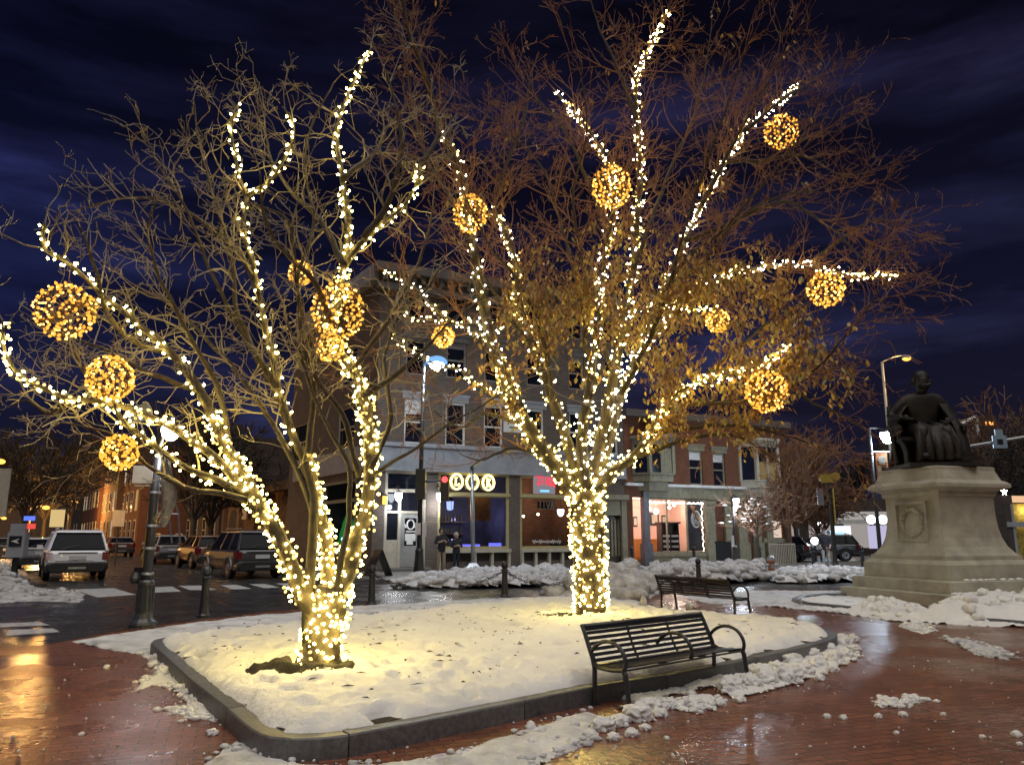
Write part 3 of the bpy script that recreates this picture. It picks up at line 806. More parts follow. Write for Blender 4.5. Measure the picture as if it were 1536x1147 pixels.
ul = [[(471, 770), (445, 705), (392, 610), (322, 520), (262, 462), (214, 438), (150, 446), (110, 452)], [(450, 680), (402, 570), (352, 475), (312, 400), (282, 320), (242, 255), (218, 205)],
      [(420, 590), (362, 482), (346, 385), (322, 300), (302, 225), (290, 150)], [(462, 680), (470, 600), (468, 520), (446, 430), (470, 330), (458, 250), (472, 180), (500, 125)],
      [(388, 440), (360, 385), (306, 335), (258, 303), (198, 296), (146, 306), (100, 325)], [(545, 358), (588, 290), (602, 215), (590, 140), (575, 100)],
      [(516, 398), (480, 330), (430, 280), (400, 215), (396, 160)], [(345, 680), (330, 590), (282, 500), (240, 420), (222, 355), (235, 300)], [(298, 585), (225, 560), (150, 520), (95, 505), (50, 478)],
      [(530, 555), (570, 500), (612, 430), (640, 360), (650, 300)], [(497, 485), (470, 420), (420, 370), (395, 320), (390, 260)], [(252, 525), (215, 520), (168, 482), (140, 400), (120, 340)],
      [(545, 595), (600, 560), (640, 520), (690, 470)], [(632, 248), (655, 205), (650, 160)], [(513, 270), (560, 230), (585, 185), (620, 150)], [(172, 606), (130, 560), (100, 510), (80, 470)], [(110, 598), (70, 620), (40, 600), (15, 610)]]
for q, px in enumerate(ul): L1['u%d' % q] = limb(px, Y1+rng.uniform(-.3, .3), Y1+rng.uniform(-1.3, 1.4), .042, .009, rng)
mb = MB()
for k in ('trunk',): bark_tube(mb, *L1[k], n=14)
sk = L1['trunk'][0]
for a in range(6):           # root flare
    d = Vector((math.cos(a*1.05), math.sin(a*1.05), 0))
    mb.tube([sk[0] + d*.1 + Vector((0, 0, .32)), sk[0] + d*.2 + Vector((0, 0, .08)), sk[0] + d*.38 - Vector((0, 0, .1))], [.09, .08, .03], 7)
mb.build('trunk', m_bark1, tree1, smooth=True, world=True)
for k, (s, r) in L1.items():
    if k == 'trunk': continue
    mb = MB(); bark_tube(mb, s, r, 9 if r[0] > .06 else 7)
    mb.build('limb', m_bark1, tree1, smooth=True, world=True)
mb = MB(); ax1 = Vector((T1B.x, T1B.y, 0))
for k, (s, r) in L1.items():
    if k in ('trunk', 'mid'): continue
    st = .45 if k in ('dark', 'A', 'D', 'E', 'F') else .3 if k in ('B', 'low', 'G') else .12
    sprout(mb, s, r, ax1, rng, 4.4 if k[0] == 'u' else 3.0, .62, 3, .03, .27, out=.3, start=st, spread=1.05, kids=(1, 3), rmin=.0036, seg=.13)
    grow(mb, s[-1], s[-1]-s[-3], .35, r[-1]*.8, 2, rng, .03, .27, rmin=.0042)
mb.build('twigs', m_twig1, tree1, world=True)
g1 = 'warm light strings on the bare tree'
SL = lambda lb, ks, pm, tn, kinds=('warm',), g=g1, **kw: string_on(lb, [L1[k] for k in ks], pm, tn, rng, kinds, g, **kw)
SL('dense warm light string wrapped round the base of the bare tree', ['trunk'], 330, 7, ('warm', 'gold', 'warm', 'gold', 'warm'), jit=.035, off=.03)
SL('warm light string on the thick stem leaning left from the base', ['A'], 115, 3.2, ('warm', 'gold', 'warm', 'gold', 'warm'), k0=.05, k1=.45, jit=.03)
SL('warm light string on the thin top left limb, ending in a lit hook', ['A'], 22, 2.0, k0=.45, jit=.012)
SL('warm light string along the lowest drooping left limb, out to the picture edge', ['B'], 54, 2.5, ('warm', 'warm', 'warm', 'gold'), jit=.02)
SL('short warm light string on the fork just above the left street lamp', ['B2'], 27, 2.5, jit=.02)
SL('sparse warm light string up the dark central stem of the bare tree', ['dark'], 14, 1.6, k0=.42, jit=.02)
SL('short warm light string on the middle stem between the two thick stems', ['mid'], 124, 3, ('warm', 'gold', 'warm', 'gold', 'warm'), k0=.15, jit=.03)
SL('warm light string on the left prong of the small high fork', ['C1'], 21, 2, jit=.01)
SL('warm light string on the right prong of the small high fork', ['C2'], 21, 2, jit=.01)
SL('bright warm light string up the right hand main stem of the bare tree', ['D'], 104, 3.2, ('warm', 'gold', 'warm', 'gold', 'warm'), k0=.02, jit=.035)
SL('warm light string on the branch leaning right above the biggest ball', ['D1'], 25, 2, jit=.03)
SL('warm light string on the tallest upright branch of the bare tree', ['D2'], 25, 2, jit=.015)
LB = light_ball
LB('large amber light ball at the far left below the lit hook', 98, 467, 42, 8.0, rng, 100)
LB('amber light ball hanging just above the lowest left limb', 165, 567, 33, 7.5, rng, 100)
LB('amber light ball hanging beside the left street lamp', 180, 678, 26, 7.6, rng, 80)
LB('largest amber light ball, on the right stem of the bare tree', 507, 467, 39, 8.2, rng, 100, squash=1.12)
LB('small amber light ball tucked under the largest ball', 495, 520, 21, 8.5, rng, 60)
LB('small dim amber light ball high between the stems of the bare tree', 451, 410, 18, 9.4, rng, 60)

# ---- the second tree, with leaves left on it ---------------------------------------------
rng = random.Random(23)
Y2 = T2B.y
tree2 = thing('zelkova_tree', 'taller tree with golden leaves and a light wrapped trunk, behind the near bench', 'tree', (T2B.x, T2B.y, .13))
L2 = {}
def add2(key, px, Ya, Yb, r0, r1): L2[key] = limb(px, Y2+Ya, Y2+Yb, r0, r1, rng)
add2('trunk', [(886, 938), (886, 900), (884, 850), (881, 800), (880, 760), (880, 735)], 0, 0, .24, .3)
add2('a', [(872, 760), (850, 722), (822, 684), (790, 640), (762, 582), (738, 515), (722, 440), (712, 385), (702, 330), (690, 260), (660, 190), (636, 110), (612, 40), (600, -30)], 0, -1.5, .16, .03)
add2('a2', [(735, 510), (700, 492), (660, 470), (622, 432), (572, 405)], -.5, -1.6, .05, .01)
add2('a3', [(768, 595), (735, 585), (708, 572), (692, 555), (650, 545), (610, 520), (588, 505)], -.3, -1.8, .035, .008)
add2('a4', [(760, 498), (720, 486), (680, 483), (640, 481), (602, 474)], -.3, -1.2, .04, .008)
add2('b', [(876, 750), (852, 668), (830, 600), (802, 525), (780, 460), (774, 400), (760, 350), (742, 315), (758, 250), (786, 180), (796, 110)], 0, .8, .12, .015)
add2('c', [(880, 745), (872, 660), (884, 585), (894, 505), (900, 425), (914, 352), (921, 295), (908, 238), (874, 185), (836, 140)], -.1, -.9, .12, .015)
add2('d', [(884, 745), (904, 648), (920, 565), (938, 475), (950, 405), (956, 332), (960, 255), (956, 185), (955, 120), (978, 62), (1003, 18)], .1, .5, .13, .014)
add2('e', [(888, 742), (912, 665), (932, 592), (968, 505), (1000, 432), (1026, 362), (1052, 308), (1090, 242), (1116, 197), (1152, 168), (1196, 128)], .1, 1.6, .12, .014)
add2('f', [(892, 742), (915, 712), (945, 688), (976, 650), (1002, 606), (1042, 577), (1090, 564), (1130, 552), (1162, 538), (1182, 518)], 0, -1.2, .11, .012)
add2('g', [(930, 592), (978, 505), (1020, 452), (1072, 420), (1150, 398), (1222, 400), (1290, 414), (1350, 414)], 0, -1.6, .06, .008)
add2('h', [(938, 475), (970, 463), (1020, 461), (1078, 464)], .1, -1.0, .03, .008)
ul2 = [[(705, 335), (672, 290), (640, 240), (622, 180), (610, 100), (596, 20)], [(1000, 432), (1060, 385), (1112, 325), (1182, 292), (1260, 288)], [(1052, 308), (1102, 212), (1150, 122), (1186, 40)],
       [(1002, 606), (1082, 604), (1160, 592), (1232, 560), (1292, 510), (1342, 460), (1392, 402)], [(976, 650), (1050, 640), (1120, 640), (1182, 652), (1242, 668), (1302, 690)],
       [(945, 688), (1020, 662), (1092, 652), (1150, 680), (1200, 712)], [(1026, 362), (1082, 342), (1180, 304), (1270, 342), (1340, 392), (1402, 378)], [(914, 352), (882, 272), (850, 202), (800, 140), (770, 90)],
       [(950, 405), (1002, 262), (1042, 172), (1062, 80), (1070, 10)], [(830, 600), (812, 500), (776, 420), (742, 380), (700, 300), (680, 230)], [(955, 180), (930, 110), (902, 50), (880, -20)], [(1072, 420), (1130, 440), (1200, 470), (1240, 520), (1290, 560)],
       [(1090, 242), (1150, 240), (1212, 232), (1290, 262), (1350, 258)], [(802, 525), (760, 470), (720, 400), (690, 330), (672, 300)], [(1116, 197), (1180, 150), (1240, 120), (1262, 100)], [(968, 505), (1020, 400), (1090, 340), (1150, 270), (1210, 215), (1290, 195)],
       [(884, 585), (870, 450), (840, 330), (812, 250), (750, 190), (700, 150)], [(1130, 552), (1180, 570), (1230, 600), (1290, 622), (1330, 640)], [(790, 640), (730, 620), (690, 640), (640, 610)], [(1222, 400), (1290, 360), (1352, 330), (1402, 340)],
       [(920, 565), (880, 420), (860, 300), (880, 200), (870, 90)], [(932, 592), (990, 470), (1040, 300), (1100, 130), (1120, 60)], [(1042, 577), (1110, 520), (1170, 470), (1212, 440)], [(822, 684), (770, 672), (720, 690), (690, 680)]]
for q, px in enumerate(ul2):
    px = [(x if x < 1150 else 1150+(x-1150)*.8, y) for x, y in px]
    L2['u%d' % q] = limb(px, Y2+rng.uniform(-.4, .4), Y2+rng.uniform(-3.0, 3.2), .055, .008, rng)
mb = MB(); bark_tube(mb, *L2['trunk'], n=16)
sk = L2['trunk'][0]
for a in range(7):
    d = Vector((math.cos(a*.9), math.sin(a*.9), 0))
    mb.tube([sk[0] + d*.1 + Vector((0, 0, .4)), sk[0] + d*.2 + Vector((0, 0, .1)), sk[0] + d*.38 - Vector((0, 0, .1))], [.1, .09, .03], 7)
mb.build('trunk', m_bark2, tree2, smooth=True, world=True)
for k, (s, r) in L2.items():
    if k == 'trunk': continue
    mb = MB(); bark_tube(mb, s, r, 9 if r[0] > .06 else 6)
    mb.build('limb', m_bark2, tree2, smooth=True, world=True)
mb = MB(); ax2 = Vector((T2B.x, T2B.y, 0)); tips = []
for k, (s, r) in L2.items():
    if k == 'trunk': continue
    st = .42 if k in ('a', 'b', 'c', 'd', 'e', 'f') else .15
    sprout(mb, s, r, ax2, rng, 4.2 if k[0] == 'u' else 3.2, .85, 3, .03, .17, out=.25, start=st, spread=.75, kids=(2, 3), shrink=.58, rmin=.0042, seg=.2, tips=tips)
    grow(mb, s[-1], s[-1]-s[-3], .5, max(.008, r[-1]*.8), 2, rng, .02, .16, spread=.7, rmin=.0042, seg=.2)
for k in 'abcdefgh':
    if k in L2: sprout(mb, *L2[k], ax2, rng, 5.0 if k in 'bcdefg' else 2.0, .6, 2, -.01, .2, out=.5, start=.26 if k != 'a' else .2, spread=.9, kids=(2, 3), shrink=.6, rmin=.0042, seg=.16, tips=tips)
mb.build('twigs', m_twig2, tree2, world=True)
# leaves still hanging: drooping blades, thickest low in the middle of the crown
mb = MB()
def leaf(mb, c, rng):
    mb.cur = rng.choice((0, 0, 1, 1, 2))
    a = rng.uniform(0, 6.28); l = rng.uniform(.038, .072); w = l*rng.uniform(.4, .55)
    d = Vector((math.cos(a)*.75, math.sin(a)*.75, -rng.uniform(.5, 1.8))).normalized()
    e = d.cross(Vector((rng.gauss(0, .5), rng.gauss(0, .5), 1))).normalized(); nn = d.cross(e)
    mb.quad(c, c + d*l*.5 - e*w*.8 + nn*.006, c + d*l*1.3 - e*w*.85 + nn*.008, c + d*l*2)
    mb.quad(c, c + d*l*2, c + d*l*1.3 + e*w*.85 + nn*.008, c + d*l*.5 + e*w*.8 + nn*.006)
def keep(p):
    d = p - cam.location
    t = d.y*CP + d.z*SP; u = 768 + F_PX*d.x/t; v = 573.5 - F_PX*(-d.y*SP + d.z*CP)/t
    a = ((u-905)/165)**2 + ((v-510)/190)**2
    b = ((u-1100)/130)**2 + ((v-480)/110)**2
    c = ((u-1010)/300)**2 + ((v-560)/115)**2
    pr = (.14 if v < 420 else .62) if a < 1 else .46 if b < 1 else .24 if c < 1 else .003
    return pr
nl = 0
for p, d in tips:
    pr = keep(p)
    if rng.random() < pr:
        for q in range(rng.randint(3, 6)):
            leaf(mb, p - d*rng.uniform(0, .7) + Vector((rng.gauss(0, .03), rng.gauss(0, .03), rng.gauss(0, .03))), rng); nl += 1
o = mb.build('leaves', [m_leaf, m_leaf_b, m_leaf_o], tree2, world=True)
print('tips', len(tips), 'leaves', nl)
g2 = 'light strings on the leafy tree'
S2 = lambda lb, ks, pm, tn, kinds=('warm2',), **kw: string_on(lb, [L2[k] for k in ks], pm, tn, rng, kinds, g2, **kw)
S2('dense warm light string wrapped round the whole trunk of the leafy tree', ['trunk'], 290, 6, ('warm2', 'warm2', 'gold2'), jit=.03, off=.03)
S2('warm light string on the thick left limb of the leafy tree', ['a'], 69, 2.5, ('warm2', 'warm2', 'gold2'), k1=.3, jit=.03)
S2('cooler light string on the upper part of the left limb, past its amber ball', ['a'], 22, 1.2, ('white2', 'white2', 'warm2'), k0=.3, k1=.72, jit=.03)
S2('light string on the thin branch reaching up left in front of the cornice', ['a2'], 20, 1.5, ('white2', 'warm2'), jit=.03)
S2('light string drooping past the blue white street lamp', ['a3'], 22, 1.5, ('white2', 'warm2'), jit=.05)
S2('light string on the level twig above the blue white street lamp', ['a4'], 17, 1.5, ('warm2', 'white2'), jit=.03)
S2('light string on the second limb from the left of the leafy tree', ['b'], 39, 2.2, ('warm2', 'gold2', 'white2'), k1=.66, jit=.05)
S2('light string on the limb that carries the high middle amber ball', ['c'], 39, 2.0, ('warm2', 'white2', 'white2', 'gold2'), jit=.05)
S2('light string on the central limb that climbs to the top of the picture', ['d'], 40, 1.8, ('warm2', 'white2', 'white2', 'gold2'), jit=.05)
S2('light string on the long limb slanting to the upper right', ['e'], 42, 1.8, ('white2', 'white2', 'warm2'), jit=.05)
S2('bright warm light string on the lowest right limb, above the red brick shop', ['f'], 45, 2.2, jit=.04)
S2('light string on the long level limb at the right, under the sky', ['g'], 30, 1.5, ('white2', 'warm2'), jit=.04)
S2('short light string leading to the small ball in the leaves', ['h'], 20, 1.5, ('white2', 'warm2'), jit=.03)
LB('small amber light ball just above the blue white street lamp', 665, 505, 16, Y2-1.4, rng, 60, 'amber2')
LB('amber light ball on the left limb of the leafy tree', 705, 320, 25, Y2-1.0, rng, 80, 'amber2', squash=1.2)
LB('big amber light ball high in the middle of the leafy tree', 917, 281, 29, Y2-.8, rng, 100, 'amber2', squash=1.1)
LB('highest amber light ball, at the upper right', 1172, 198, 25, Y2+1.0, rng, 80, 'amber2')
LB('amber light ball at the far right under the level limb', 1239, 434, 26, Y2-1.2, rng, 90, 'amber2')
LB('large amber light ball low at the right near the red brick shop', 1150, 587, 31, Y2-1.3, rng, 100, 'amber2')
LB('small amber light ball half hidden among golden leaves', 1076, 481, 17, Y2-.8, rng, 60, 'amber2')
# ------------------------------------------------------------------ buildings
def wall_panel(mb, x0, x1, z0, z1, holes, y=0.0, depth=.28):
    """front face of a wall in local x/z with real openings and reveals"""
    xs = sorted({x0, x1} | {h[0] for h in holes} | {h[1] for h in holes}); zs = sorted({z0, z1} | {h[2] for h in holes} | {h[3] for h in holes})
    xs = [x for x in xs if x0-1e-6 <= x <= x1+1e-6]; zs = [z for z in zs if z0-1e-6 <= z <= z1+1e-6]
    for a, b in zip(xs, xs[1:]):
        for c, d in zip(zs, zs[1:]):
            mx, mz = (a+b)/2, (c+d)/2
            if any(h[0] < mx < h[1] and h[2] < mz < h[3] for h in holes): continue
            mb.quad((a, y, c), (b, y, c), (b, y, d), (a, y, d))
    for a, b, c, d in holes:
        y2 = y+depth
        mb.quad((a, y, c), (a, y, d), (a, y2, d), (a, y2, c)); mb.quad((b, y, d), (b, y, c), (b, y2, c), (b, y2, d))
        mb.quad((a, y, c), (a, y2, c), (b, y2, c), (b, y, c)); mb.quad((a, y, d), (b, y, d), (b, y2, d), (a, y2, d))
def sash_window(par, x0, x1, z0, z1, y=.0, fm=m_white, gm=m_glassdark, fw=.09, head=None, sill=None, blind=0.0, recess=.14, bm_=None, name='window'):
    """two-pane sash: frame (part), pane (sub-part), stone head and sill"""
    f = MB(); yy = y+recess; d = .1
    f.span(x0, x0+fw, yy-d/2, yy+d/2, z0, z1); f.span(x1-fw, x1, yy-d/2, yy+d/2, z0, z1)
    f.span(x0+fw, x1-fw, yy-d/2, yy+d/2, z1-fw, z1); f.span(x0+fw, x1-fw, yy-d/2, yy+d/2, z0, z0+fw)
    zm = (z0+z1)/2; f.span(x0+fw, x1-fw, yy-d/2+.012, yy+d/2-.012, zm-.035, zm+.035)
    w = f.build(name, fm, par)
    g = MB(); g.quad((x0+fw, yy+.02, z0+fw), (x1-fw, yy+.02, z0+fw), (x1-fw, yy+.02, zm-.035), (x0+fw, yy+.02, zm-.035))
    g.quad((x0+fw, yy-.005, zm+.035), (x1-fw, yy-.005, zm+.035), (x1-fw, yy-.005, z1-fw), (x0+fw, yy-.005, z1-fw))
    g.build('pane', gm, w)
    if blind:
        b = MB(); b.span(x0+fw+.004, x1-fw-.004, yy-.03, yy-.012, z1-fw-(z1-z0)*blind, z1-fw-.003); b.build('blind', bm_ or m_white, w)
    if head:
        h = MB(); h.span(x0-.12, x1+.12, y-.06, y+.06, z1+.002, z1+.26); h.span(x0-.17, x1+.17, y-.11, y+.05, z1+.263, z1+.36); h.build('head', head, w)
    if sill:
        h = MB(); h.span(x0-.1, x1+.1, y-.1, y+.1, z0-.12, z0-.002); h.build('sill', sill, w)
    return w
def text_mesh(txt, size, depth=.006):
    cu = bpy.data.curves.new('lettering', 'FONT'); cu.body = txt; cu.size = size; cu.extrude = depth; cu.align_x = 'CENTER'; cu.align_y = 'CENTER'; cu.resolution_u = 2
    o = bpy.data.objects.new('lettering', cu); COL.objects.link(o)
    dg = bpy.context.evaluated_depsgraph_get(); me = bpy.data.meshes.new_from_object(o.evaluated_get(dg))
    bpy.data.objects.remove(o); bpy.data.curves.remove(cu); return me
def lettering(txt, size, m, par, loc, rot=(R(90), 0, 0), name='lettering'):
    me = text_mesh(txt, size); me.materials.clear(); me.materials.append(m)
    o = bpy.data.objects.new(name, me); COL.objects.link(o); o.parent = par; o.location = loc; o.rotation_euler = rot
    return o
LX = lambda px, py=760, off=0: LOKF.L(px, py, off)[0]
LZ = lambda px, py, off=0: LOKF.L(px, py, off)[1]
BZ = .12
# ================= the brick corner block with the bar
lok = thing('corner_building', 'four storey grey brick corner block with a neon lit bar on its ground floor', 'building', LOKF.o, FAC_ROT)
xE = LX(938)                       # right end
ztop = LZ(572, 402)
z_band0, z_band1 = LZ(640, 704), LZ(640, 668)
x_ = {k: LX(k) for k in (556, 577, 639, 657, 764, 780, 862, 900, 936)}
wins = []
row = [(603, 634, 597, 665), (666, 697, 602, 669), (725, 754, 608, 673), (791, 817, 618, 676), (856, 880, 624, 682), (912, 930, 632, 688)]
zz = (LZ(618, 665), LZ(618, 599))
for a, b, c, d in row: wins.append((LX(a), LX(b), zz[0], zz[1]))
for a, b, c, d in row: wins.append((LX(a), LX(b), zz[1]+1.15, zz[1]+2.85))
for a, b, c, d in row: wins.append((LX(a), LX(b), zz[1]+3.75, zz[1]+5.3))
z_sf = z_band0                       # storefront openings stop under the stone band
zw0, zw1 = LZ(700, 823), LZ(700, 708)
sf = [(x_[577], x_[639], BZ+.14, z_sf-.06), (x_[657], x_[764], BZ+.35, z_sf-.06), (x_[780], x_[862], BZ+.35, z_sf-.06), (LX(903), LX(934), BZ+.05, LZ(918, 752))]
mb = MB(); wall_panel(mb, 0, xE, 0, ztop, wins + sf, 0, .3)
DEP = 14.0
mb.quad((xE, 0, 0), (xE, DEP, 0), (xE, DEP, ztop), (xE, 0, ztop))
mb.quad((0, 0, ztop), (xE, 0, ztop), (xE, DEP, ztop), (0, DEP, ztop))
# the flank along the left street, with a shop window of its own near the corner
sv = Vector((SIDE_DIR.dot(LOKF.ax), SIDE_DIR.dot(LOKF.ay), 0))   # street direction in local axes
FL = 11.0
SIDEF = Frame(LOKF.o, math.atan2(SIDE_DIR.y, SIDE_DIR.x))        # local x runs along the flank
def flank(s, z): return (sv.x*s, sv.y*s, z)
flh = [(SIDEF.L(533, 800)[0], SIDEF.L(484, 800)[0], 1.1, 4.1), (SIDEF.L(533, 600)[0], SIDEF.L(510, 600)[0], zz[0], zz[1]), (SIDEF.L(470, 600)[0], SIDEF.L(440, 600)[0], zz[0], zz[1]), (SIDEF.L(533, 600)[0], SIDEF.L(510, 600)[0], zz[1]+1.15, zz[1]+2.85)]
xs = sorted({0, FL} | {h[0] for h in flh} | {h[1] for h in flh}); zs = sorted({0, ztop} | {h[2] for h in flh} | {h[3] for h in flh})
for a, b in zip(xs, xs[1:]):
    for c, d in zip(zs, zs[1:]):
        if any(h[0] < (a+b)/2 < h[1] and h[2] < (c+d)/2 < h[3] for h in flh): continue
        mb.quad(flank(b, c), flank(a, c), flank(a, d), flank(b, d))
mb.quad(flank(FL, 0), (flank(FL, 0)[0]+6, flank(FL, 0)[1]+3, 0), (flank(FL, 0)[0]+6, flank(FL, 0)[1]+3, ztop), flank(FL, ztop))
mb.build('wall', m_lok, lok)
for i, (a, b, c, d) in enumerate(wins):
    sash_window(lok, a, b, c, d, 0, fm=m_white if i < 6 else m_dimframe, head=m_greystone if i < 6 else m_dimstone, sill=None, blind=.28 if i == 0 else .12 if i in (7, 10, 14) else 0, fw=.085, bm_=m_white if i < 6 else m_dimframe)
for i, (a, b, c, d) in enumerate(flh[1:]):
    f = MB(); q = .12
    inn = lambda s, z, o: Vector(flank(s, z)) + Vector((-sv.y, sv.x, 0))*o*(-1)
    f.quad(inn(a, c, q), inn(b, c, q), inn(b, d, q), inn(a, d, q))
    w = f.build('window', m_glassdark, lok)
    f = MB()
    for z in (c, (c+d)/2, d): f.tube([inn(a, z, .06), inn(b, z, .06)], .05, 4)
    for s_ in (a, b): f.tube([inn(s_, c, .06), inn(s_, d, .06)], .05, 4)
    f.build('frame', m_cream, w)
# stone band over the shopfronts, belt course, sills course, cornice with dentils
mb = MB(); mb.span(-.1, xE+.02, -.14, -.003, z_band0, z_band1-.12); mb.span(-.16, xE+.03, -.3, -.004, z_band1-.117, z_band1+.05); mb.span(-.14, xE+.03, -.2, -.004, z_band0-.1, z_band0-.003)
for px in (640, 665, 770): mb.span(LX(px)-.01, LX(px)+.01, -.148, -.139, z_band0+.02, z_band1-.14)
mb.build('stone_band', m_greystone, lok)
mb = MB(); mb.span(-.05, xE+.02, -.1, -.003, zz[0]-.32, zz[0]-.1); mb.build('sill_course', m_greystone, lok)
m_cornice = m_dimstone
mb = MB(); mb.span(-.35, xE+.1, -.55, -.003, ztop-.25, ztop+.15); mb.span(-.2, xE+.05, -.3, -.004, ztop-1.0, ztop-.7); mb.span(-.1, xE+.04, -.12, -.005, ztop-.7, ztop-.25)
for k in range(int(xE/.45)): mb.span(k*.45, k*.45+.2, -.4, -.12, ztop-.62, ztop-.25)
cn = mb.build('cornice', m_dimstone, lok)
mb = MB()
for z0, z1, o in ((z_band0, z_band1, .12), (ztop-.6, ztop+.15, .4)):
    pts = [Vector(flank(-.1, z)) for z in (z0, z1)]; oN = Vector((sv.y, -sv.x, 0))*(-1)
    if oN.dot(Vector((-1, 0, 0))) < 0: oN = -oN
    a0_, a1_ = Vector(flank(.0, 0)), Vector(flank(FL, 0))
    p = [a0_, a1_, a1_+oN*o, a0_+oN*o]
    mb = MB(); mb.prism([(q.x, q.y) for q in p], z0, z1)
    mb.build('flank_band', m_greystone, lok)
# entrance: door with transom and side lights
xd0, xd1 = LX(602), LX(633)
mb = MB(); X0, X1 = sf[0][0], sf[0][1]; ZT = sf[0][3]; z_tr0, z_tr1 = LZ(610, 738), LZ(610, 766)
for a, b in ((X0, X0+.12), (X1-.12, X1), (xd0-.12, xd0), (xd1, xd1+.12)): mb.span(a, b, .02, .2, BZ+.14, z_tr0-.001)
mb.span(X0, X1, .0, .22, z_tr0, z_tr0+.14); mb.span(X0, X1, .03, .19, z_tr1-.1, z_tr1)
mb.span(X0, X0+.12, .02, .2, z_tr0+.14, ZT); mb.span(X1-.12, X1, .02, .2, z_tr0+.14, ZT); mb.span(X0+.12, X1-.12, .02, .2, ZT-.16, ZT)
mb.span(X0+.12, xd0-.12, .06, .16, BZ+.14, BZ+1.3); mb.span(xd1+.12, X1-.12, .06, .16, BZ+.14, BZ+1.3)
mb.build('door_surround', m_cream, lok)
mb = MB(); mb.quad((X0+.12, .12, z_tr0+.14), (X1-.12, .12, z_tr0+.14), (X1-.12, .12, ZT-.16), (X0+.12, .12, ZT-.16))
mb.quad((X0+.12, .11, BZ+1.3), (xd0-.12, .11, BZ+1.3), (xd0-.12, .11, z_tr1-.1), (X0+.12, .11, z_tr1-.1)); mb.quad((xd1+.12, .11, BZ+1.3), (X1-.12, .11, BZ+1.3), (X1-.12, .11, z_tr1-.1), (xd1+.12, .11, z_tr1-.1))
mb.quad((X0+.12, .13, z_tr1), (X1-.12, .13, z_tr1), (X1-.12, .13, z_tr0), (X0+.12, .13, z_tr0))
mb.build('transom_glass', m_glassdark, lok)
mb = MB(); DZ = z_tr1-.1
mb.span(xd0, xd0+.2, .08, .14, BZ+.16, DZ); mb.span(xd1-.2, xd1, .08, .14, BZ+.16, DZ); mb.span(xd0+.2, xd1-.2, .08, .14, DZ-.2, DZ); mb.span(xd0+.2, xd1-.2, .08, .14, BZ+.16, BZ+1.05)
mb.span(xd0+.28, xd1-.28, .07, .08, BZ+.3, BZ+.9)
door = mb.build('door', mat('grey_door_paint', (.3, .3, .29), (.24, .24, .235), rough=.5), lok)
mb = MB(); mb.quad((xd0+.2, .11, BZ+1.05), (xd1-.2, .11, BZ+1.05), (xd1-.2, .11, DZ-.2), (xd0+.2, .11, DZ-.2)); mb.build('pane', m_glassdark, door)
xm = (xd0+xd1)/2; mb = MB()      # white emblem and taped notices on the door glass
mb.ring((xm, .095, BZ+1.95), .16, .2, .035, 18)
for k in range(5): mb.box((xm-.24+.12*k, .096, BZ+2.3+.06*(2-abs(k-2))), (.07, .012, .16))
for k in (-1, 1): mb.box((xm+.24*k, .096, BZ+1.9), (.08, .012, .2), rot=Matrix.Rotation(k*.6, 3, 'Y'))
mb.box((xm, .096, BZ+1.66), (.42, .012, .06)); mb.build('emblem', m_white, door)
mb = MB(); mb.span(xm-.24, xm+.24, .09, .1, BZ+1.25, BZ+1.56); mb.span(xm-.17, xm+.12, .083, .088, BZ+1.1, BZ+1.36); mb.build('notice', m_white, door)
mb = MB(); mb.tube([(xd0+.1, .03, BZ+1.0), (xd0+.1, .03, BZ+1.35)], .02, 6); mb.build('handle', m_steel, door)
mb = MB(); mb.span(X0-.1, X1+.1, -.6, .3, .05, BZ+.13); mb.build('step', m_conc, lok)
# shop windows with rooms behind them
def room(par, x0, x1, z0, z1, depth, wm, fm, name='room', y0=.31):
    mb = MB(); a, b, c, d, e, f = x0, x1, y0, y0+depth, z0, z1
    mb.cur = 0
    mb.quad((a, d, e), (b, d, e), (b, d, f), (a, d, f)); mb.quad((a, c, e), (a, d, e), (a, d, f), (a, c, f)); mb.quad((b, d, e), (b, c, e), (b, c, f), (b, d, f))
    mb.quad((a, c, f), (a, d, f), (b, d, f), (b, c, f)); mb.cur = 1; mb.quad((a, c, e), (b, c, e), (b, d, e), (a, d, e))
    return mb.build(name, [wm, fm], par)
def shopfront(par, x0, x1, z0, zt, zsplit, muls, fm, name='shop_window', gl=m_glass, fw=.12):
    f = MB()
    f.span(x0, x0+fw, .03, .17, z0, zt); f.span(x1-fw, x1, .03, .17, z0, zt)
    f.span(x0+fw, x1-fw, .03, .17, zt-fw, zt); f.span(x0+fw, x1-fw, .0, .2, z0, z0+fw*.9)
    if zsplit: f.span(x0+fw, x1-fw, -.02, .2, zsplit, zsplit+.2); f.span(x0-.02, x1+.02, -.1, -.001, zsplit+.04, zsplit+.16)
    for m_ in muls: f.span(m_-.035, m_+.035, .05, .15, z0+fw*.9, (zsplit or zt-fw))
    o = f.build(name, fm, par)
    g = MB(); g.quad((x0+fw, .1, z0+fw*.9), (x1-fw, .1, z0+fw*.9), (x1-fw, .1, zt-fw), (x0+fw, .1, zt-fw)); g.build('pane', gl, o)
    return o
zsp = LZ(700, 745)
m_yel = mat('mustard_window_frame', (.42, .36, .17), (.33, .28, .13), scale=5, rough=.5)
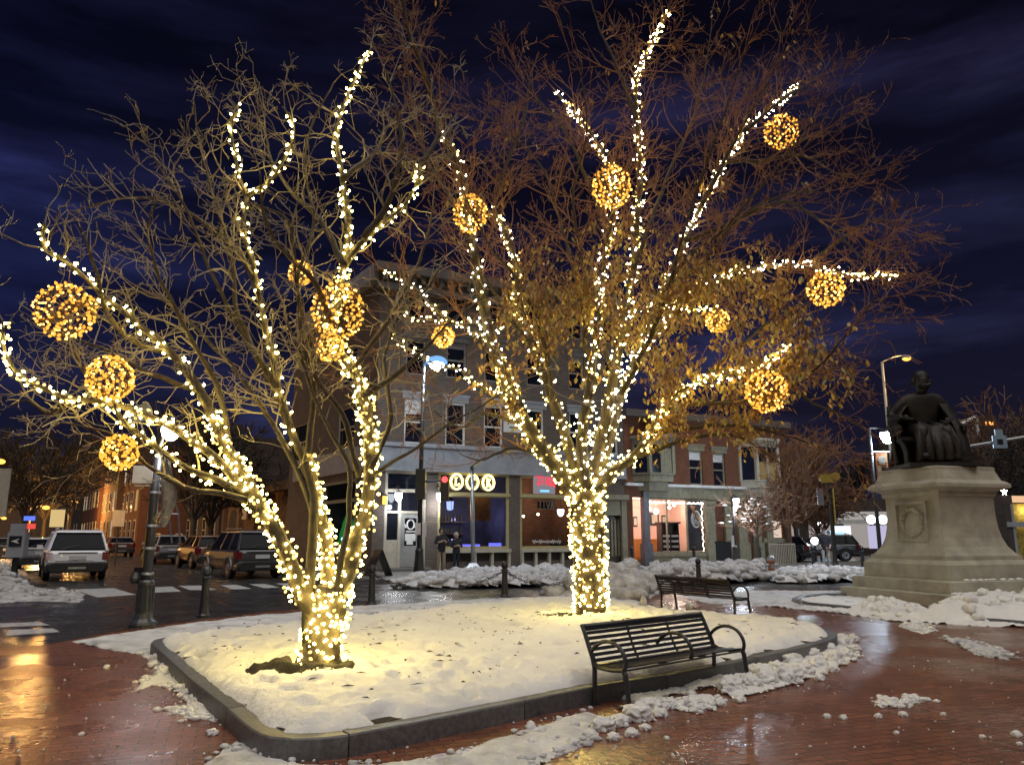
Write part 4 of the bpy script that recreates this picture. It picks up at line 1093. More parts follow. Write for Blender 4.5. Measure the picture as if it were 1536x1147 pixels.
for i, (x0, x1) in enumerate(((x_[657], x_[764]), (x_[780], x_[862]))):
    shopfront(lok, x0, x1, zw0, z_sf-.06, zsp, [x0+(x1-x0)*.5] if i == 0 else [], m_yel)
    # panelled stall riser with small posts under a timber ledge
    s = MB(); s.span(x0, x1, -.22, .12, zw0-.16, zw0-.003); st = s.build('ledge', m_cream, lok)
    for k in range(5): s = MB(); s.span(x0+(x1-x0-.12)*k/4, x0+(x1-x0-.12)*k/4+.12, -.16, .04, BZ, zw0-.163); s.build('post', m_cream, st)
    s = MB(); s.span(x0+.003, x1-.003, .1, .2, BZ+.02, zw0-.163); s.build('stall_riser', mat('slatted_riser', (.06, .055, .05), (.04, .036, .03), scale=20, rough=.8), st)
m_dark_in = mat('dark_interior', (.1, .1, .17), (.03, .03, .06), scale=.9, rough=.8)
m_floor_in = mat('wood_floor', (.16, .09, .05), (.09, .05, .03), rough=.5)
m_in_brick = brick_mat('warm_interior_brick', (.36, .17, .1), (.24, .11, .065), (.3, .22, .17), rough=.9, dirt=.5)
room(lok, x_[657]-.2, x_[764]+.25, BZ+.1, z_sf-.05, 3.2, m_dark_in, m_floor_in)
room(lok, x_[780]-.2, x_[862]+.3, BZ+.1, z_sf-.05, 2.6, m_in_brick, m_floor_in)
def lamp(loc, e, col, r=.06, name='shop_light', spot=None):
    d = bpy.data.lights.new(name, 'POINT'); d.energy = e; d.color = col; d.shadow_soft_size = r
    o = bpy.data.objects.new(name, d); COL.objects.link(o); o.location = loc; return o
WL = lambda x, y, z: LOKF.W(x, y, z)
xa, xb = x_[657], x_[764]
pt = thing('wall_painting', 'orange and dark painting hung inside the bar window', 'painting', WL(xa+(xb-xa)*.72, 1.2, LZ(735, 762)), FAC_ROT)
mb = MB(); mb.box((0, 0, 0), (1.1, .05, 1.1)); mb.build('canvas', mat('orange_canvas', (.5, .22, .06), (.04, .03, .03), scale=1.7, rough=.7), pt)
pl = thing('pendant_lantern', 'blue glass lantern hanging in the left of the bar window', 'lantern', WL(LX(675, 755, .5), .5, LZ(675, 755, .5)), FAC_ROT)
mb = MB(); mb.lathe([(.03, -.3), (.15, -.26), (.18, .1), (.12, .22)], n=8); mb.build('shade', emit('blue_lantern_glass', (.35, .45, 1.0), 1.6), pl)
mb = MB(); mb.lathe([(.19, .1), (.13, .24), (.04, .36)], n=8); mb.tube([(0, 0, .3), (0, 0, 1.0)], .012, 5)
for k in range(4): mb.tube([(.18*math.cos(k*1.57), .18*math.sin(k*1.57), .1), (.155*math.cos(k*1.57), .155*math.sin(k*1.57), -.28)], .012, 4)
mb.build('cap', m_black, pl)
for px0, px1, py0, py1, lb in ((692, 720, 816, 826, 'wide blue lit screen low in the bar window behind the two people'), (733, 752, 814, 825, 'small blue lit screen at the right of the bar window')):
    a, b = LX(px0, 820, .9), LX(px1, 820, .9); c, d = LZ(px0, py1, .9), LZ(px0, py0, .9)
    t = thing('screen', lb, 'screen', WL((a+b)/2, .9, c), FAC_ROT)
    mb = MB(); mb.span(-(b-a)/2-.03, (b-a)/2+.03, .01, .06, -.03, d-c+.03); mb.build('case', m_plastic, t)
    mb = MB(); mb.quad((-(b-a)/2, 0, 0), ((b-a)/2, 0, 0), ((b-a)/2, 0, d-c), (-(b-a)/2, 0, d-c)); mb.build('display', emit('blue_display', (.16, .18, 1.0), 1.3), t)
sh = thing('bar_shelf', 'dim bottle shelf on the back wall of the bar', 'shelf', WL(xa+1.4, 3.2, BZ+1.0), FAC_ROT)
mb = MB()
for k in range(3): mb.span(-1.2, 1.2, -.1, .2, k*.55, k*.55+.05)
mb.build('board', m_floor_in, sh)
mb = MB()
for k in range(3):
    for q in range(14): mb.lathe([(.04, 0), (.04, .2), (.015, .27), (.015, .33)], (-1.1+q*.165, .05, k*.55+.052), 6)
mb.build('bottles', mat('bottle_glass', (.2, .14, .08), (.05, .08, .06), scale=2, rough=.15), sh)['kind'] = 'stuff'
lamp(WL(xa+1.0, 1.6, 3.4), 30, (1, .8, .6)); lamp(WL(xa+2.6, 1.8, 2.4), 30, (.45, .5, 1))
# neon letters in rings
ns = thing('neon_sign', 'yellow neon sign of three ringed letters reading L F K over the bar window', 'neon sign', WL(LX(709, 723, .0), -.05, LZ(709, 723)), FAC_ROT)
m_neon = emit('yellow_neon', (1.0, .78, .2), 7)
rr = (LX(694, 723)-LX(674, 723))/2*1.02
for ch, px in (('L', 684.5), ('F', 708), ('K', 732)):
    xo = LX(px, 723)-LX(709, 723); mb = MB()
    mb.ring((xo, 0, 0), rr*.86, rr*1.0, .045, 28)
    ri = mb.build('ring', m_neon, ns); mb = MB(); q = rr*.5
    S = {'L': [[(-.3, 1), (-.3, -.85)], [(-.55, 1), (0, 1)], [(-.55, -.85), (.6, -.85), (.68, -.45)]],
         'F': [[(-.3, 1), (-.3, -1)], [(-.55, 1), (.6, 1), (.65, .6)], [(-.3, .1), (.35, .1)], [(-.55, -1), (0, -1)]],
         'K': [[(-.4, 1), (-.4, -1)], [(.55, .95), (-.4, -.15)], [(-.1, .2), (.6, -1)], [(-.62, 1), (-.15, 1)], [(-.62, -1), (-.15, -1)], [(.4, -1), (.75, -1)]]}[ch]
    for ln in S: mb.tube([(xo + x*q*.95, -.01, z*q*1.05) for x, z in ln], .036, 6)
    mb.build('letter', m_neon, ns)
mb = MB(); mb.span(-rr*4.0, rr*4.0, .06, .09, -.02, .02); mb.build('mount', m_black, ns)
# red on white lit panel in the second window, partly behind the trunk
pn = thing('lit_panel_sign', 'pale lit panel with red script in the window beside the lit trunk', 'sign', WL(LX(817, 727), .02, LZ(817, 727)), FAC_ROT)
wq = (LX(833, 727)-LX(801, 727))/2
mb = MB(); mb.span(-wq, wq, .0, .06, -.42, .42); mb.build('board', emit('panel_light', (.8, .76, .85), .28), pn)
m_redl = emit('red_letters', (1, .06, .1), 1.1); mb = MB()
for st_ in ([(-.5, .3), (-.3, .34), (-.08, .27)], [(-.3, .32), (-.34, .05), (-.28, -.1), (-.42, -.06)], [(-.12, .2), (-.14, -.08)], [(.1, .3), (.08, -.1)], [(.1, .28), (.26, .24), (.22, .1), (.12, .08)], [(.2, .08), (.32, -.14)], [(.4, .27), (.4, -.12)], [(.4, .1), (.54, .22)], [(.42, .08), (.56, -.16)]):
    mb.tube([(x_c, -.02, z_c+.08) for x_c, z_c in st_], .045, 6)
mb.build('red_script', m_redl, pn)
mb = MB(); mb.span(-.25, .25, -.02, -.008, -.33, -.24); mb.build('blue_bar', emit('blue_strip', (.2, .6, 1), 1.5), pn)
lt = thing('letter_board', 'small dark board with pale lettering hanging inside the brick walled window', 'sign', WL(LX(819, 757, .8), .8, LZ(819, 757, .8)), FAC_ROT)
mb = MB(); mb.span(-.45, .45, 0, .04, -.2, .2); mb.build('board', m_plastic, lt)
mb = MB()
for x_c, s_c in ((-.32, 0), (-.12, 0), (.06, -.25), (.16, .25), (.3, .2), (.38, -.2)): mb.box((x_c, -.012, 0), (.05, .015, .3), rot=Matrix.Rotation(s_c, 3, 'Y'))
mb.span(-.44, .44, -.015, -.002, -.2, -.17); mb.span(-.44, .44, -.015, -.002, .17, .2); mb.build('pale_strokes', m_white, lt)
bl = thing('pendant_lamp', 'white bell shaped lamp glowing inside the brick walled window', 'lamp', WL(LX(841, 768, .7), .7, LZ(841, 768, .7)))
mb = MB(); mb.lathe([(.17, .14), (.17, .02), (.13, -.12), (.05, -.2)], n=12); mb.build('shade', emit('inner_bell', (.9, .9, 1), 3), bl); mb = MB(); mb.tube([(0, 0, .14), (0, 0, .7)], .015, 5); mb.build('cord', m_black, bl)
xb0, xb1 = x_[780], x_[862]
for k, (px, py) in enumerate(((785, 774), (807, 771))):
    c = WL(LX(px, py, 1.2), 1.2, LZ(px, py, 1.2))
    t = thing('spot_lamp', 'small bare lamp against the inner brick wall, %s of two' % ('left' if k == 0 else 'right'), 'lamp', c, 0)
    mb = MB(); mb.ball((0, 0, 0), .055, 8); mb.build('bulb', emit('warm_spot', (1, .85, .6), 22), t); mb = MB(); mb.tube([(0, 0, .05), (0, 0, .8)], .012, 5); mb.build('cord', m_black, t)
lamp(WL((xb0+xb1)/2, 1.3, 3.5), 45, (1, .72, .48))
tb = thing('bar_table', 'small table with a dark potted plant inside the brick walled window', 'table', WL(LX(835, 815, 1.2), 1.2, BZ+.1), FAC_ROT)
mb = MB(); mb.span(-.5, .5, -.3, .3, .72, .76); mb.build('table_top', m_cream, tb); mb = MB(); mb.tube([(0, 0, 0), (0, 0, .72)], .05, 6); mb.build('leg', m_white, tb)
mb = MB(); mb.lump((0, 0, 1.0), .3, 4, .6, 2, (1.3, .8, .7)); o = mb.build('plant', m_black, None); o.location = WL(LX(835, 815, 1.2), 1.2, BZ+.1); tag(o, 'dark leafy plant standing on the small table in the window', 'plant')
sc = thing('window_script', 'pale handwritten script along the bottom of the brick walled window', 'window lettering', WL(LX(820, 812, .08), .08, LZ(820, 812, .08)), FAC_ROT)
mb = MB(); mb.tube([(-.75+.02*k, 0, .07*math.sin(k*1.1)*(1+.5*math.sin(k*.37))) for k in range(76) if k not in (36, 37, 38)], .016, 4); mb.build('strokes', m_white, sc)
# for lease board
fl = thing('lease_board', 'white FOR LEASE board fixed between upper windows of the brick block', 'sign', WL(LX(772, 633), -.05, LZ(772, 633)), FAC_ROT)
wq = (LX(790, 633)-LX(756, 633))/2
mb = MB(); mb.span(-wq, wq, 0, .03, -.5, .5); mb.build('board', m_white, fl)
lettering('FOR LEASE', .27, m_black, fl, (.03, -.01, .05)); mb = MB(); mb.span(-wq*.55, wq*.55, -.008, 0, -.3, -.24); mb.span(-wq*.3, wq*.3, -.008, 0, .33, .4); mb.build('small_print', m_black, fl)
# ornate doorway between the two blocks
px0, px1 = LX(900), LX(937); zc = LZ(918, 748)
mb = MB(); mb.span(px0-.1, px1+.05, -.35, -.004, zc-.05, zc+.2); mb.span(px0, px0+.35, -.18, -.003, BZ, zc-.053); mb.span(px1-.3, px1, -.18, -.003, BZ, zc-.053); mb.span(px0+.35, px1-.3, -.12, -.004, zc-.8, zc-.053)
mb.build('portal', m_olive, lok)
mb = MB(); mb.span(px0+.35, px1-.3, .1, .16, BZ+.06, zc-.8)
dr = mb.build('door', mat('dark_door', (.06, .05, .035), rough=.5), lok); mb = MB()
for k in range(4): mb.span(px0+.45+k*.2, px0+.56+k*.2, .07, .099, BZ+.5, zc-1.0)
mb.build('bars', m_olive, dr)
# small flank shop window: frame, dim room, green lit plant and signs
mb = MB(); a, b, c, d = flh[0]
oN = Vector((-sv.y, sv.x, 0));
if oN.dot(Vector((-1, 0, 0))) < 0: oN = -oN
for s0, s1, z0, z1 in ((a, a+.1, c, d), (b-.1, b, c, d), (a, b, c, c+.12), (a, b, d-.12, d), (a, b, 3.1, 3.25)):
    p = [Vector(flank(s0, 0))+oN*.06, Vector(flank(s1, 0))+oN*.06, Vector(flank(s1, 0))-oN*.1, Vector(flank(s0, 0))-oN*.1]
    mb.prism([(q.x, q.y) for q in p], z0, z1)
mb.build('window', m_olive, lok)
mb = MB(); q = -oN*2.2
A, B = Vector(flank(a-.5, 0)), Vector(flank(b+.5, 0))
for s0, s1 in ((A-oN*.05, A+q), (A+q, B+q), (B+q, B-oN*.05)): mb.quad(s0+Vector((0, 0, c)), s1+Vector((0, 0, c)), s1+Vector((0, 0, d)), s0+Vector((0, 0, d)))
mb.quad(A+Vector((0, 0, c)), B+Vector((0, 0, c)), B+q+Vector((0, 0, c)), A+q+Vector((0, 0, c)))
mb.build('room', m_dark_in, lok)
gp = thing('lit_tree', 'green lit little Christmas tree glowing inside the flank window of the bar', 'christmas tree', SIDEF.W(SIDEF.L(502, 815)[0], 0, 1.1) + Vector((.5, .45, 0)))
mb = MB(); mb.lathe([(.5, 0), (.36, .5), (.42, .5), (.26, 1.0), (.3, 1.0), (.03, 1.7)], n=9); mb.build('tree_cone', emit('green_glow', (.02, .25, .05), .5), gp); mb = MB(); mb.ball((-.1, -.45, .35), .12, 8, (1, 1, .7)); mb.build('bauble', emit('pale_blue_glow', (.3, .75, 1), 2.0), gp)

# ================= the red brick shop
xs0, xs1 = xE+.02, LX(1186, 780)
red = thing('red_brick_building', 'two storey red brick shop building with bay windows and a bright pink lit shop', 'building', LOKF.W(xs0, 0, 0), FAC_ROT)
RF = Frame(LOKF.W(xs0, 0, 0), FAC_ROT)
QX = lambda px, py=760, off=0: RF.L(px, py, off)[0]
QZ = lambda px, py, off=0: RF.L(px, py, off)[1]
wR = xs1-xs0; zR = QZ(1100, 648)+.5
zb = QZ(1020, 729)
sfo = [(QX(949), QX(1061), BZ+.05, QZ(1000, 747)), (QX(1066), QX(1088), BZ+.05, QZ(1075, 752)), (QX(1112), QX(1128), BZ+.05, QZ(1120, 755)), (QX(1153), QX(1172), QZ(1160, 806), QZ(1160, 782))]
uw = [(QX(1037), QX(1057), QZ(1046, 727), QZ(1046, 676)), (QX(1073), QX(1091), QZ(1082, 730), QZ(1082, 680))]
mb = MB(); wall_panel(mb, 0, wR, 0, zR, sfo+uw, 0, .25)
mb.quad((wR, 0, 0), (wR, 12, 0), (wR, 12, zR), (wR, 0, zR)); mb.quad((0, 12, zR), (0, 0, zR), (wR, 0, zR), (wR, 12, zR)); mb.quad((0, 0, zR), (0, 12, zR), (0, 12, 3), (0, 0, 3))
mb.build('wall', m_red, red)
for a, b, c, d in uw: sash_window(red, a, b, c, d, 0, fm=m_olive, blind=.22, bm_=m_white, head=m_olive, fw=.08)
mb = MB(); mb.span(-.02, wR*.985, -.22, -.003, zb-.06, zb+.08); mb.build('belt_course', m_white, red)
mb = MB(); mb.span(-.05, wR+.1, -.4, -.003, zR-.1, zR+.25); mb.build('cornice', mat('dark_cornice', (.12, .1, .085), rough=.8), red)
z1f = QZ(1010, 747)
mb = MB(); mb.span(QX(967), QX(1061), -.12, -.004, z1f, zb-.063); mb.build('fascia', m_olive, red)
mb = MB(); mb.span(QX(1061), QX(1185)-.4, -.06, -.004, QZ(1090, 750), zb-.063); mb.build('frieze', m_olive, red)
for px, w_ in ((1063, .55), (1089, .45), (1110, .6), (1132, .5), (1150, .45)):
    mb = MB(); x = QX(px); mb.span(x-w_/2, x+w_/2, -.16, -.003, BZ, QZ(1100, 752)-.003); mb.span(x-w_/2-.08, x+w_/2+.08, -.24, -.002, BZ, BZ+1.1); mb.span(x-w_/2-.06, x+w_/2+.06, -.22, -.0025, QZ(1100, 752)-.2, QZ(1100, 752)-.004); mb.build('pilaster', m_olive, red)
mb = MB(); mb.span(QX(1066), QX(1088), .05, .12, BZ+1.2, QZ(1075, 752)); mb.span(QX(1112), QX(1128), .05, .12, BZ+.05, QZ(1120, 755)); mb.build('door', mat('red_brown_door', (.16, .06, .03), (.1, .035, .02), rough=.45), red)
mb = MB(); mb.span(QX(1066), QX(1088), -.3, .1, BZ, BZ+1.18); mb.build('gate_panel', m_black, red)
mb = MB(); mb.quad((QX(1153), .12, sfo[3][2]), (QX(1172), .12, sfo[3][2]), (QX(1172), .12, sfo[3][3]), (QX(1153), .12, sfo[3][3])); mb.build('lit_window', emit('pale_window_light', (1, .78, .62), .75), red)
mb = MB(); mb.span(QX(1140), QX(1176), -.12, -.004, BZ+1.1, QZ(1160, 807)); mb.build('panel', m_olive, red)
mb = MB()
for k in range(16): x = QX(1140)+(QX(1178)-QX(1140))*k/15; mb.span(x-.02, x+.02, -.5, -.46, BZ, BZ+1.0)
mb.span(QX(1140), QX(1178), -.51, -.45, BZ+1.0, BZ+1.06); mb.build('railing', m_cream, red)
# first floor bays
def bay(px0, px1, py0, py1, ped, label_lit):
    x0, x1 = QX(px0, 690, -.5), QX(px1, 690, -.5); z0, z1 = QZ((px0+px1)/2, py1, -.5), QZ((px0+px1)/2, py0, -.5)
    xm_ = (x0+x1)/2; o = .75; i = (x1-x0)*.2
    base = [(x0, 0), (x0+i, -o), (x1-i, -o), (x1, 0)]
    mb = MB(); mb.prism(base, z0, z0+.35); mb.prism([(x0-.08, 0), (x0+i-.05, -o-.1), (x1-i+.05, -o-.1), (x1+.08, 0)], z0+.351, z0+.43)
    mb.prism(base, z1-.4, z1-.08); mb.prism([(x0-.15, 0), (x0+i-.1, -o-.18), (x1-i+.1, -o-.18), (x1+.15, 0)], z1-.079, z1+.06)
    for p in base[:2]+base[2:]: mb.prism([(p[0]-.09, p[1]-.09), (p[0]+.09, p[1]-.09), (p[0]+.09, p[1]+.09), (p[0]-.09, p[1]+.09)], z0+.431, z1-.401)
    xc = xm_; mb.span(xc-.06, xc+.06, -o-.05, -o+.05, z0+.431, z1-.401)
    if ped:
        mb.quad((x0+i-.1, -o-.15, z1+.06), (x1-i+.1, -o-.15, z1+.06), (xm_, -o-.15, z1+.75)); mb.quad((x0+i-.1, -o-.15, z1+.06), (xm_, -o-.15, z1+.75), (xm_, .0, z1+.75), (x0+i-.1, 0, z1+.06)); mb.quad((xm_, -o-.15, z1+.75), (x1-i+.1, -o-.15, z1+.06), (x1-i+.1, 0, z1+.06), (xm_, 0, z1+.75))
    for k in range(9): x = x0+i+(x1-x0-2*i)*k/8; mb.span(x-.05, x+.05, -o-.14, -o-.02, z1-.2, z1-.09)
    mb.prism([(x0+.25, 0), (x0+i+.15, -o+.3), (x1-i-.15, -o+.3), (x1-.25, 0)], z0-.45, z0-.001)
    bo_ = mb.build('bay_window', m_olive if not label_lit else m_cream, red)
    g = MB()
    for a, b in zip(base, base[1:]): g.quad((a[0], a[1], z0+.43), (b[0], b[1], z0+.43), (b[0], b[1], z1-.4), (a[0], a[1], z1-.4))
    g.build('pane', m_glassdark, bo_)
    cu = MB(); zc0 = z0+.45; zc1 = z1-.45 - ((z1-z0)*.3 if label_lit else .1)
    for a, b in (((x0+i, -o), (xm_, -o)), ((xm_, -o), (x1-i, -o))):
        if not label_lit and a[0] < xm_-.01: continue
        n = 9
        for k in range(n):
            f0, f1 = k/n, (k+1)/n
            cu.quad((a[0]+(b[0]-a[0])*f0, -o-.015-(.02 if k % 2 else 0), zc0), (a[0]+(b[0]-a[0])*f1, -o-.015-(0 if k % 2 else .02), zc0), (a[0]+(b[0]-a[0])*f1, -o-.015-(0 if k % 2 else .02), zc1), (a[0]+(b[0]-a[0])*f0, -o-.015-(.02 if k % 2 else 0), zc1))
    if label_lit: cu.build('curtain', emit('lit_curtain', (.85, .62, .3), .22), bo_)
    else: cu.build('blind', m_olive, bo_)
bay(958, 1016, 656, 722, True, False); bay(1119, 1171, 660, 732, False, True)
# bright pink lit shop
m_pinkwall = mat('pink_wall', (.74, .5, .42), (.68, .44, .36), scale=1.2, rough=.8)
room(red, QX(948), QX(1062), BZ+.1, z1f+.05, 3.0, m_pinkwall, m_floor_in, y0=.26)
X0, X1 = QX(963), QX(1061); zsill = QZ(1010, 829)
sw = shopfront(red, X0+.35, X1, zsill, z1f, None, [QX(1001), QX(1031)], m_olive, fw=.08)
mb = MB(); mb.span(X0+.35, X1, -.08, .1, BZ, zsill-.003); mb.span(X0+.4, X1-.05, -.14, -.083, zsill-.18, zsill-.02)
for k in range(3): xq = X0+.6+(X1-X0-.9)*k/3; mb.span(xq, xq+(X1-X0-.9)/3-.15, -.1, -.081, BZ+.25, zsill-.28)
mb.build('stall_riser', m_olive, red)
mb = MB(); mb.span(QX(964), QX(972), -.12, .2, BZ, z1f+.3); mb.span(QX(962.5), QX(975), -.16, .24, BZ, BZ+1.1); mb.build('column', mat('slate_blue_column', (.12, .125, .15), (.08, .085, .105), rough=.5), red)
mb = MB(); mb.span(QX(949), QX(950), .05, .15, BZ, z1f); mb.span(QX(949), QX(964), .06, .14, QZ(955, 761), QZ(955, 760)); mb.build('entrance_frame', m_cream, red)
RW = lambda x, y, z: RF.W(x, y, z)
lamp(RW(QX(985), 1.3, z1f-.25), 230, (1, .8, .66), .15); lamp(RW(QX(1035), 1.3, z1f-.25), 170, (1, .8, .66), .15)
cab = thing('display_shelf', 'dark tall shelf unit with white folded goods in the pink shop window', 'shelf', RW(QX(1004, 800, 1.0), 1.0, BZ+.1), FAC_ROT)
zt = QZ(1004, 785, 1.0)-BZ-.1
mb = MB(); hw = (QX(1018, 800, 1.0)-QX(992, 800, 1.0))/2
mb.span(-hw, hw, .3, .34, 0, zt); mb.span(-hw, -hw+.06, -.1, .3, 0, zt); mb.span(hw-.06, hw, -.1, .3, 0, zt); mb.span(-.04, .04, -.1, .3, 0, zt-.06); mb.span(-hw-.08, hw+.08, -.16, .36, zt, zt+.08)
for k in range(6): mb.span(-hw+.06, hw-.06, -.08, .3, .2+k*.27, .23+k*.27)
mb.build('case', mat('dark_wood', (.05, .03, .025), rough=.5), cab)
mb = MB()
for k in range(5):
    for sx in (-1, 1): mb.span(sx*hw*.5-hw*.36, sx*hw*.5+hw*.36, -.12, .1, .232+k*.27, .34+k*.27)
mb.build('folded_goods', m_white, cab)
for px, py, w_, h_, lb, mm in ((982, 778, .42, .5, 'dark framed picture on the pink shop wall', m_black), (996, 780, .22, .4, 'narrow dark print on the pink shop wall', m_black), (1014, 776, .36, .5, 'white framed picture on the pink shop wall', m_white), (953, 782, .2, .4, 'dark print on the pink wall left of the column', m_black)):
    t = thing('framed_picture', lb, 'picture', RW(QX(px, py, 3.2), 3.2, QZ(px, py, 3.2)), FAC_ROT)
    mb = MB(); mb.span(-w_*.7, w_*.7, 0, .04, -h_*.7, h_*.7); mb.build('frame', mm, t)
    mb = MB(); mb.span(-w_*.45, w_*.45, -.012, -.002, -h_*.48, h_*.48); mb.build('print', m_cream if mm is m_black else m_plastic, t)
sd_ = thing('sideboard', 'orange brown sideboard along the back wall of the pink shop', 'sideboard', RW(QX(980, 820, 2.8), 2.8, BZ+.1), FAC_ROT)
mb = MB(); mb.span(-2.2, 1.0, -.3, .3, .1, 1.15); mb.span(-2.25, 1.05, -.34, .34, 1.152, 1.2); mb.build('cabinet', mat('orange_wood', (.5, .2, .05), (.38, .14, .04), rough=.4), sd_)
mb = MB()
for k in range(4): mb.span(-2.1+k*.78, -1.42+k*.78, -.325, -.303, .2, 1.05)
mb.build('drawer', mat('orange_wood_front', (.42, .16, .04), rough=.4), sd_)
cur = thing('window_panel', 'dark display panel with round white emblem and orange wreath in the pink shop window', 'display', RW(QX(1046, 790, .35), .35, zsill+.1), FAC_ROT)
hw = (QX(1058, 790, .35)-QX(1033, 790, .35))/2; hz = z1f-zsill-.15
mb = MB(); mb.span(-hw, hw, .05, .09, 0, hz); mb.build('backing', mat('night_blue_board', (.03, .03, .045), (.015, .015, .02), rough=.7), cur)
mb = MB(); mb.ring((-.05, .02, hz*.62), hw*.5, hz*.16, .05, 22); mb.ring((-.05, .025, hz*.62), hw*.3, hz*.1, .035, 18); mb.box((-.05, .03, hz*.62), (.12, .03, .3)); mb.build('emblem', m_white, cur)
mb = MB()
for k in range(16): t = k/15; mb.lump((-hw*.6+hw*1.5*t, -.03, hz*(.86-.55*t)+.06*math.sin(k*2.2)), .09+.04*math.sin(k*1.3), k, .5, 1)
mb.build('wreath', mat('orange_wreath', (.5, .2, .06), (.4, .26, .16), rough=.7), cur)
ht = thing('garland_lights', 'row of small white lights along the top of the pink shop window', 'string lights', RW(QX(965), .2, z1f-.16), FAC_ROT)
mb = MB(); L_ = QX(1059)-QX(965); gp_ = [(L_*k/60, .0, -.04*abs(math.sin(k*.75))) for k in range(61)]; mb.tube(gp_, .006, 3); mb.build('wire', m_wire, ht)
shb = bulb_mesh('bulb', emit('white_mini_bulb', (1, .92, .8), 7), .028)
for k in range(0, 61): 
    o = bpy.data.objects.new('bulb', shb); COL.objects.link(o); o.parent = ht; o.location = Vector(gp_[k]) - Vector((0, 0, .04))
vt = thing('garland_lights', 'vertical string of small white lights inside the right edge of the pink shop window', 'string lights', RW(QX(1056), .22, zsill+.1), FAC_ROT)
mb = MB(); mb.tube([(0, 0, 0), (0, 0, hz)], .006, 3); mb.build('wire', m_wire, vt)
for k in range(22):
    o = bpy.data.objects.new('bulb', shb); COL.objects.link(o); o.parent = vt; o.location = (.04*math.sin(k*2), -.02, hz*k/22)
for k, (px, py) in enumerate(((984, 767), (975, 763), (1004, 761), (1011, 757))):
    c = RW(QX(px, py, 1.6), 1.6, QZ(px, py, 1.6)); t = thing('globe_lamp', 'round white ceiling lamp in the pink shop, %s' % ('largest of the group', 'far left of the group', 'third from the left', 'far right of the group')[k], 'lamp', c)
    mb = MB(); mb.ball((0, 0, 0), .15 if k == 0 else .09, 8); mb.build('globe', emit('shop_globe', (1, .95, .85), 6), t); mb = MB(); mb.tube([(0, 0, .1), (0, 0, max(.15, z1f-c.z+.02))], .01, 4); mb.build('cord', m_white, t)

# ================= lower brick building down the left street, and the terraces beyond
o1 = SIDEF.W(FL+.5, 0, 0)
s0, s1 = FL+4.0, SIDEF.L(325, 800)[0]
low = thing('low_brick_building', 'low orange lit brick building with a blind arch behind the parked dark cars', 'building', SIDEF.W(s0, -1.5, 0), SIDEF.r)
LFm = Frame(SIDEF.W(s0, -1.5, 0), SIDEF.r)
Lw = LFm.L(325, 800)[0]; Lz = LFm.L(345, 740)[1]
mb = MB(); mb.span(0, Lw, -9, 0, 0, Lz); mb.build('wall', m_tan, low)
mb = MB()
for px in (328, 338, 362, 385, 400): x = LFm.L(px, 790)[0]; mb.span(x-.35, x+.35, .001, .3, 0, Lz-.5)
mb.span(-.1, Lw+.1, .001, .36, Lz-.45, Lz+.1); mb.build('buttress', m_tan, low)
mb = MB(); x0, x1 = LFm.L(356, 790)[0], LFm.L(343, 790)[0]; arch = [(x0, 0)] + [((x0+x1)/2 + (x0-x1)/2*math.cos(a*math.pi/8), 2.4+1.2*math.sin(a*math.pi/8)) for a in range(9)] + [(x1, 0)]
mb.quad(*[(p[0], .02, p[1]) for p in arch]); mb.build('arch_recess', m_darkwall, low)
mb = MB(); x = LFm.L(374, 768)[0]; z = LFm.L(374, 768)[1]; mb.span(x-.6, x+.6, .31, .36, z-.5, z+.5); mb.build('plaque', m_cream, low)
rng = random.Random(77)
m_litwin = emit('amber_window_light', (1, .6, .22), .5); m_litwin2 = emit('pale_window_glow', (1, .85, .65), .45)
def terrace(label, s_a, s_b, off, h, m, nfl, nwin, lit, dep=9, flip=1):
    """a row house along the left street; its front faces the street"""
    o = SIDEF.W(s_a, off, 0)
    b = thing('terrace_house', label, 'house', o, SIDEF.r)
    L = s_b-s_a; mb = MB(); mb.span(0, L, -dep*flip, 0, 0, h); mb.build('wall', m, b)
    mb = MB(); mb.span(-.2, L+.2, -.3*flip, .35*flip, h, h+.4); mb.span(L*.2, L*.3, -2*flip, -1*flip, h+.4, h+1.4); mb.build('roof', m_darkwall, b)
    for f in range(nfl):
        for k in range(nwin):
            x = L*(k+.5)/nwin; z = 1.2+f*(h-1.2)/nfl; wh = min(2.0, (h-1.5)/nfl*.65)
            mb = MB(); mb.span(x-.62, x+.62, .0, .07*flip, z-.1, z+wh+.12); w = mb.build('window', m_cream, b)
            mb = MB(); y = .075*flip; mb.quad((x-.5, y, z), (x+.5, y, z), (x+.5, y, z+wh), (x-.5, y, z+wh)); mb.build('pane', (m_litwin if rng.random() < .5 else m_litwin2) if rng.random() < lit else m_glassdark, w)
            mb = MB(); mb.span(x-.55, x+.55, .078*flip, .1*flip, z+wh*.48, z+wh*.52); mb.build('sash', m_cream, w)
terrace('dark brick row house with tall windows, nearest of the row behind the left lamp', 47, 60, 3.0, 9.5, m_red, 3, 4, .12)
terrace('pale brick row house with one amber lit ground floor bay, further down the row', 60.3, 75, 3.5, 10.5, m_tan, 3, 4, .3)
terrace('long red brick row house near the smaller orange street lamp', 75.3, 98, 3.8, 13, m_red, 3, 6, .25)
terrace('tall dark row house at the far end of the row, with a few warm windows', 98.3, 145, 4.2, 14, m_darkwall, 3, 9, .3)
terrace('added dark house filling the black gap between the low brick building and the row houses', 33, 46.5, -1.0, 9.5, m_darkwall, 3, 4, 0)  # house put in to cover a gap that should stay dark
terrace('long low house with lit windows closing the far end of the left street', 150, 175, 14, 8, m_tan, 2, 5, .5)
wst = [-26, -40]
terrace('brown house with lit windows on the far left side of the street', 60, 76, 22, 6.5, m_darkwall, 2, 5, .45, flip=-1)
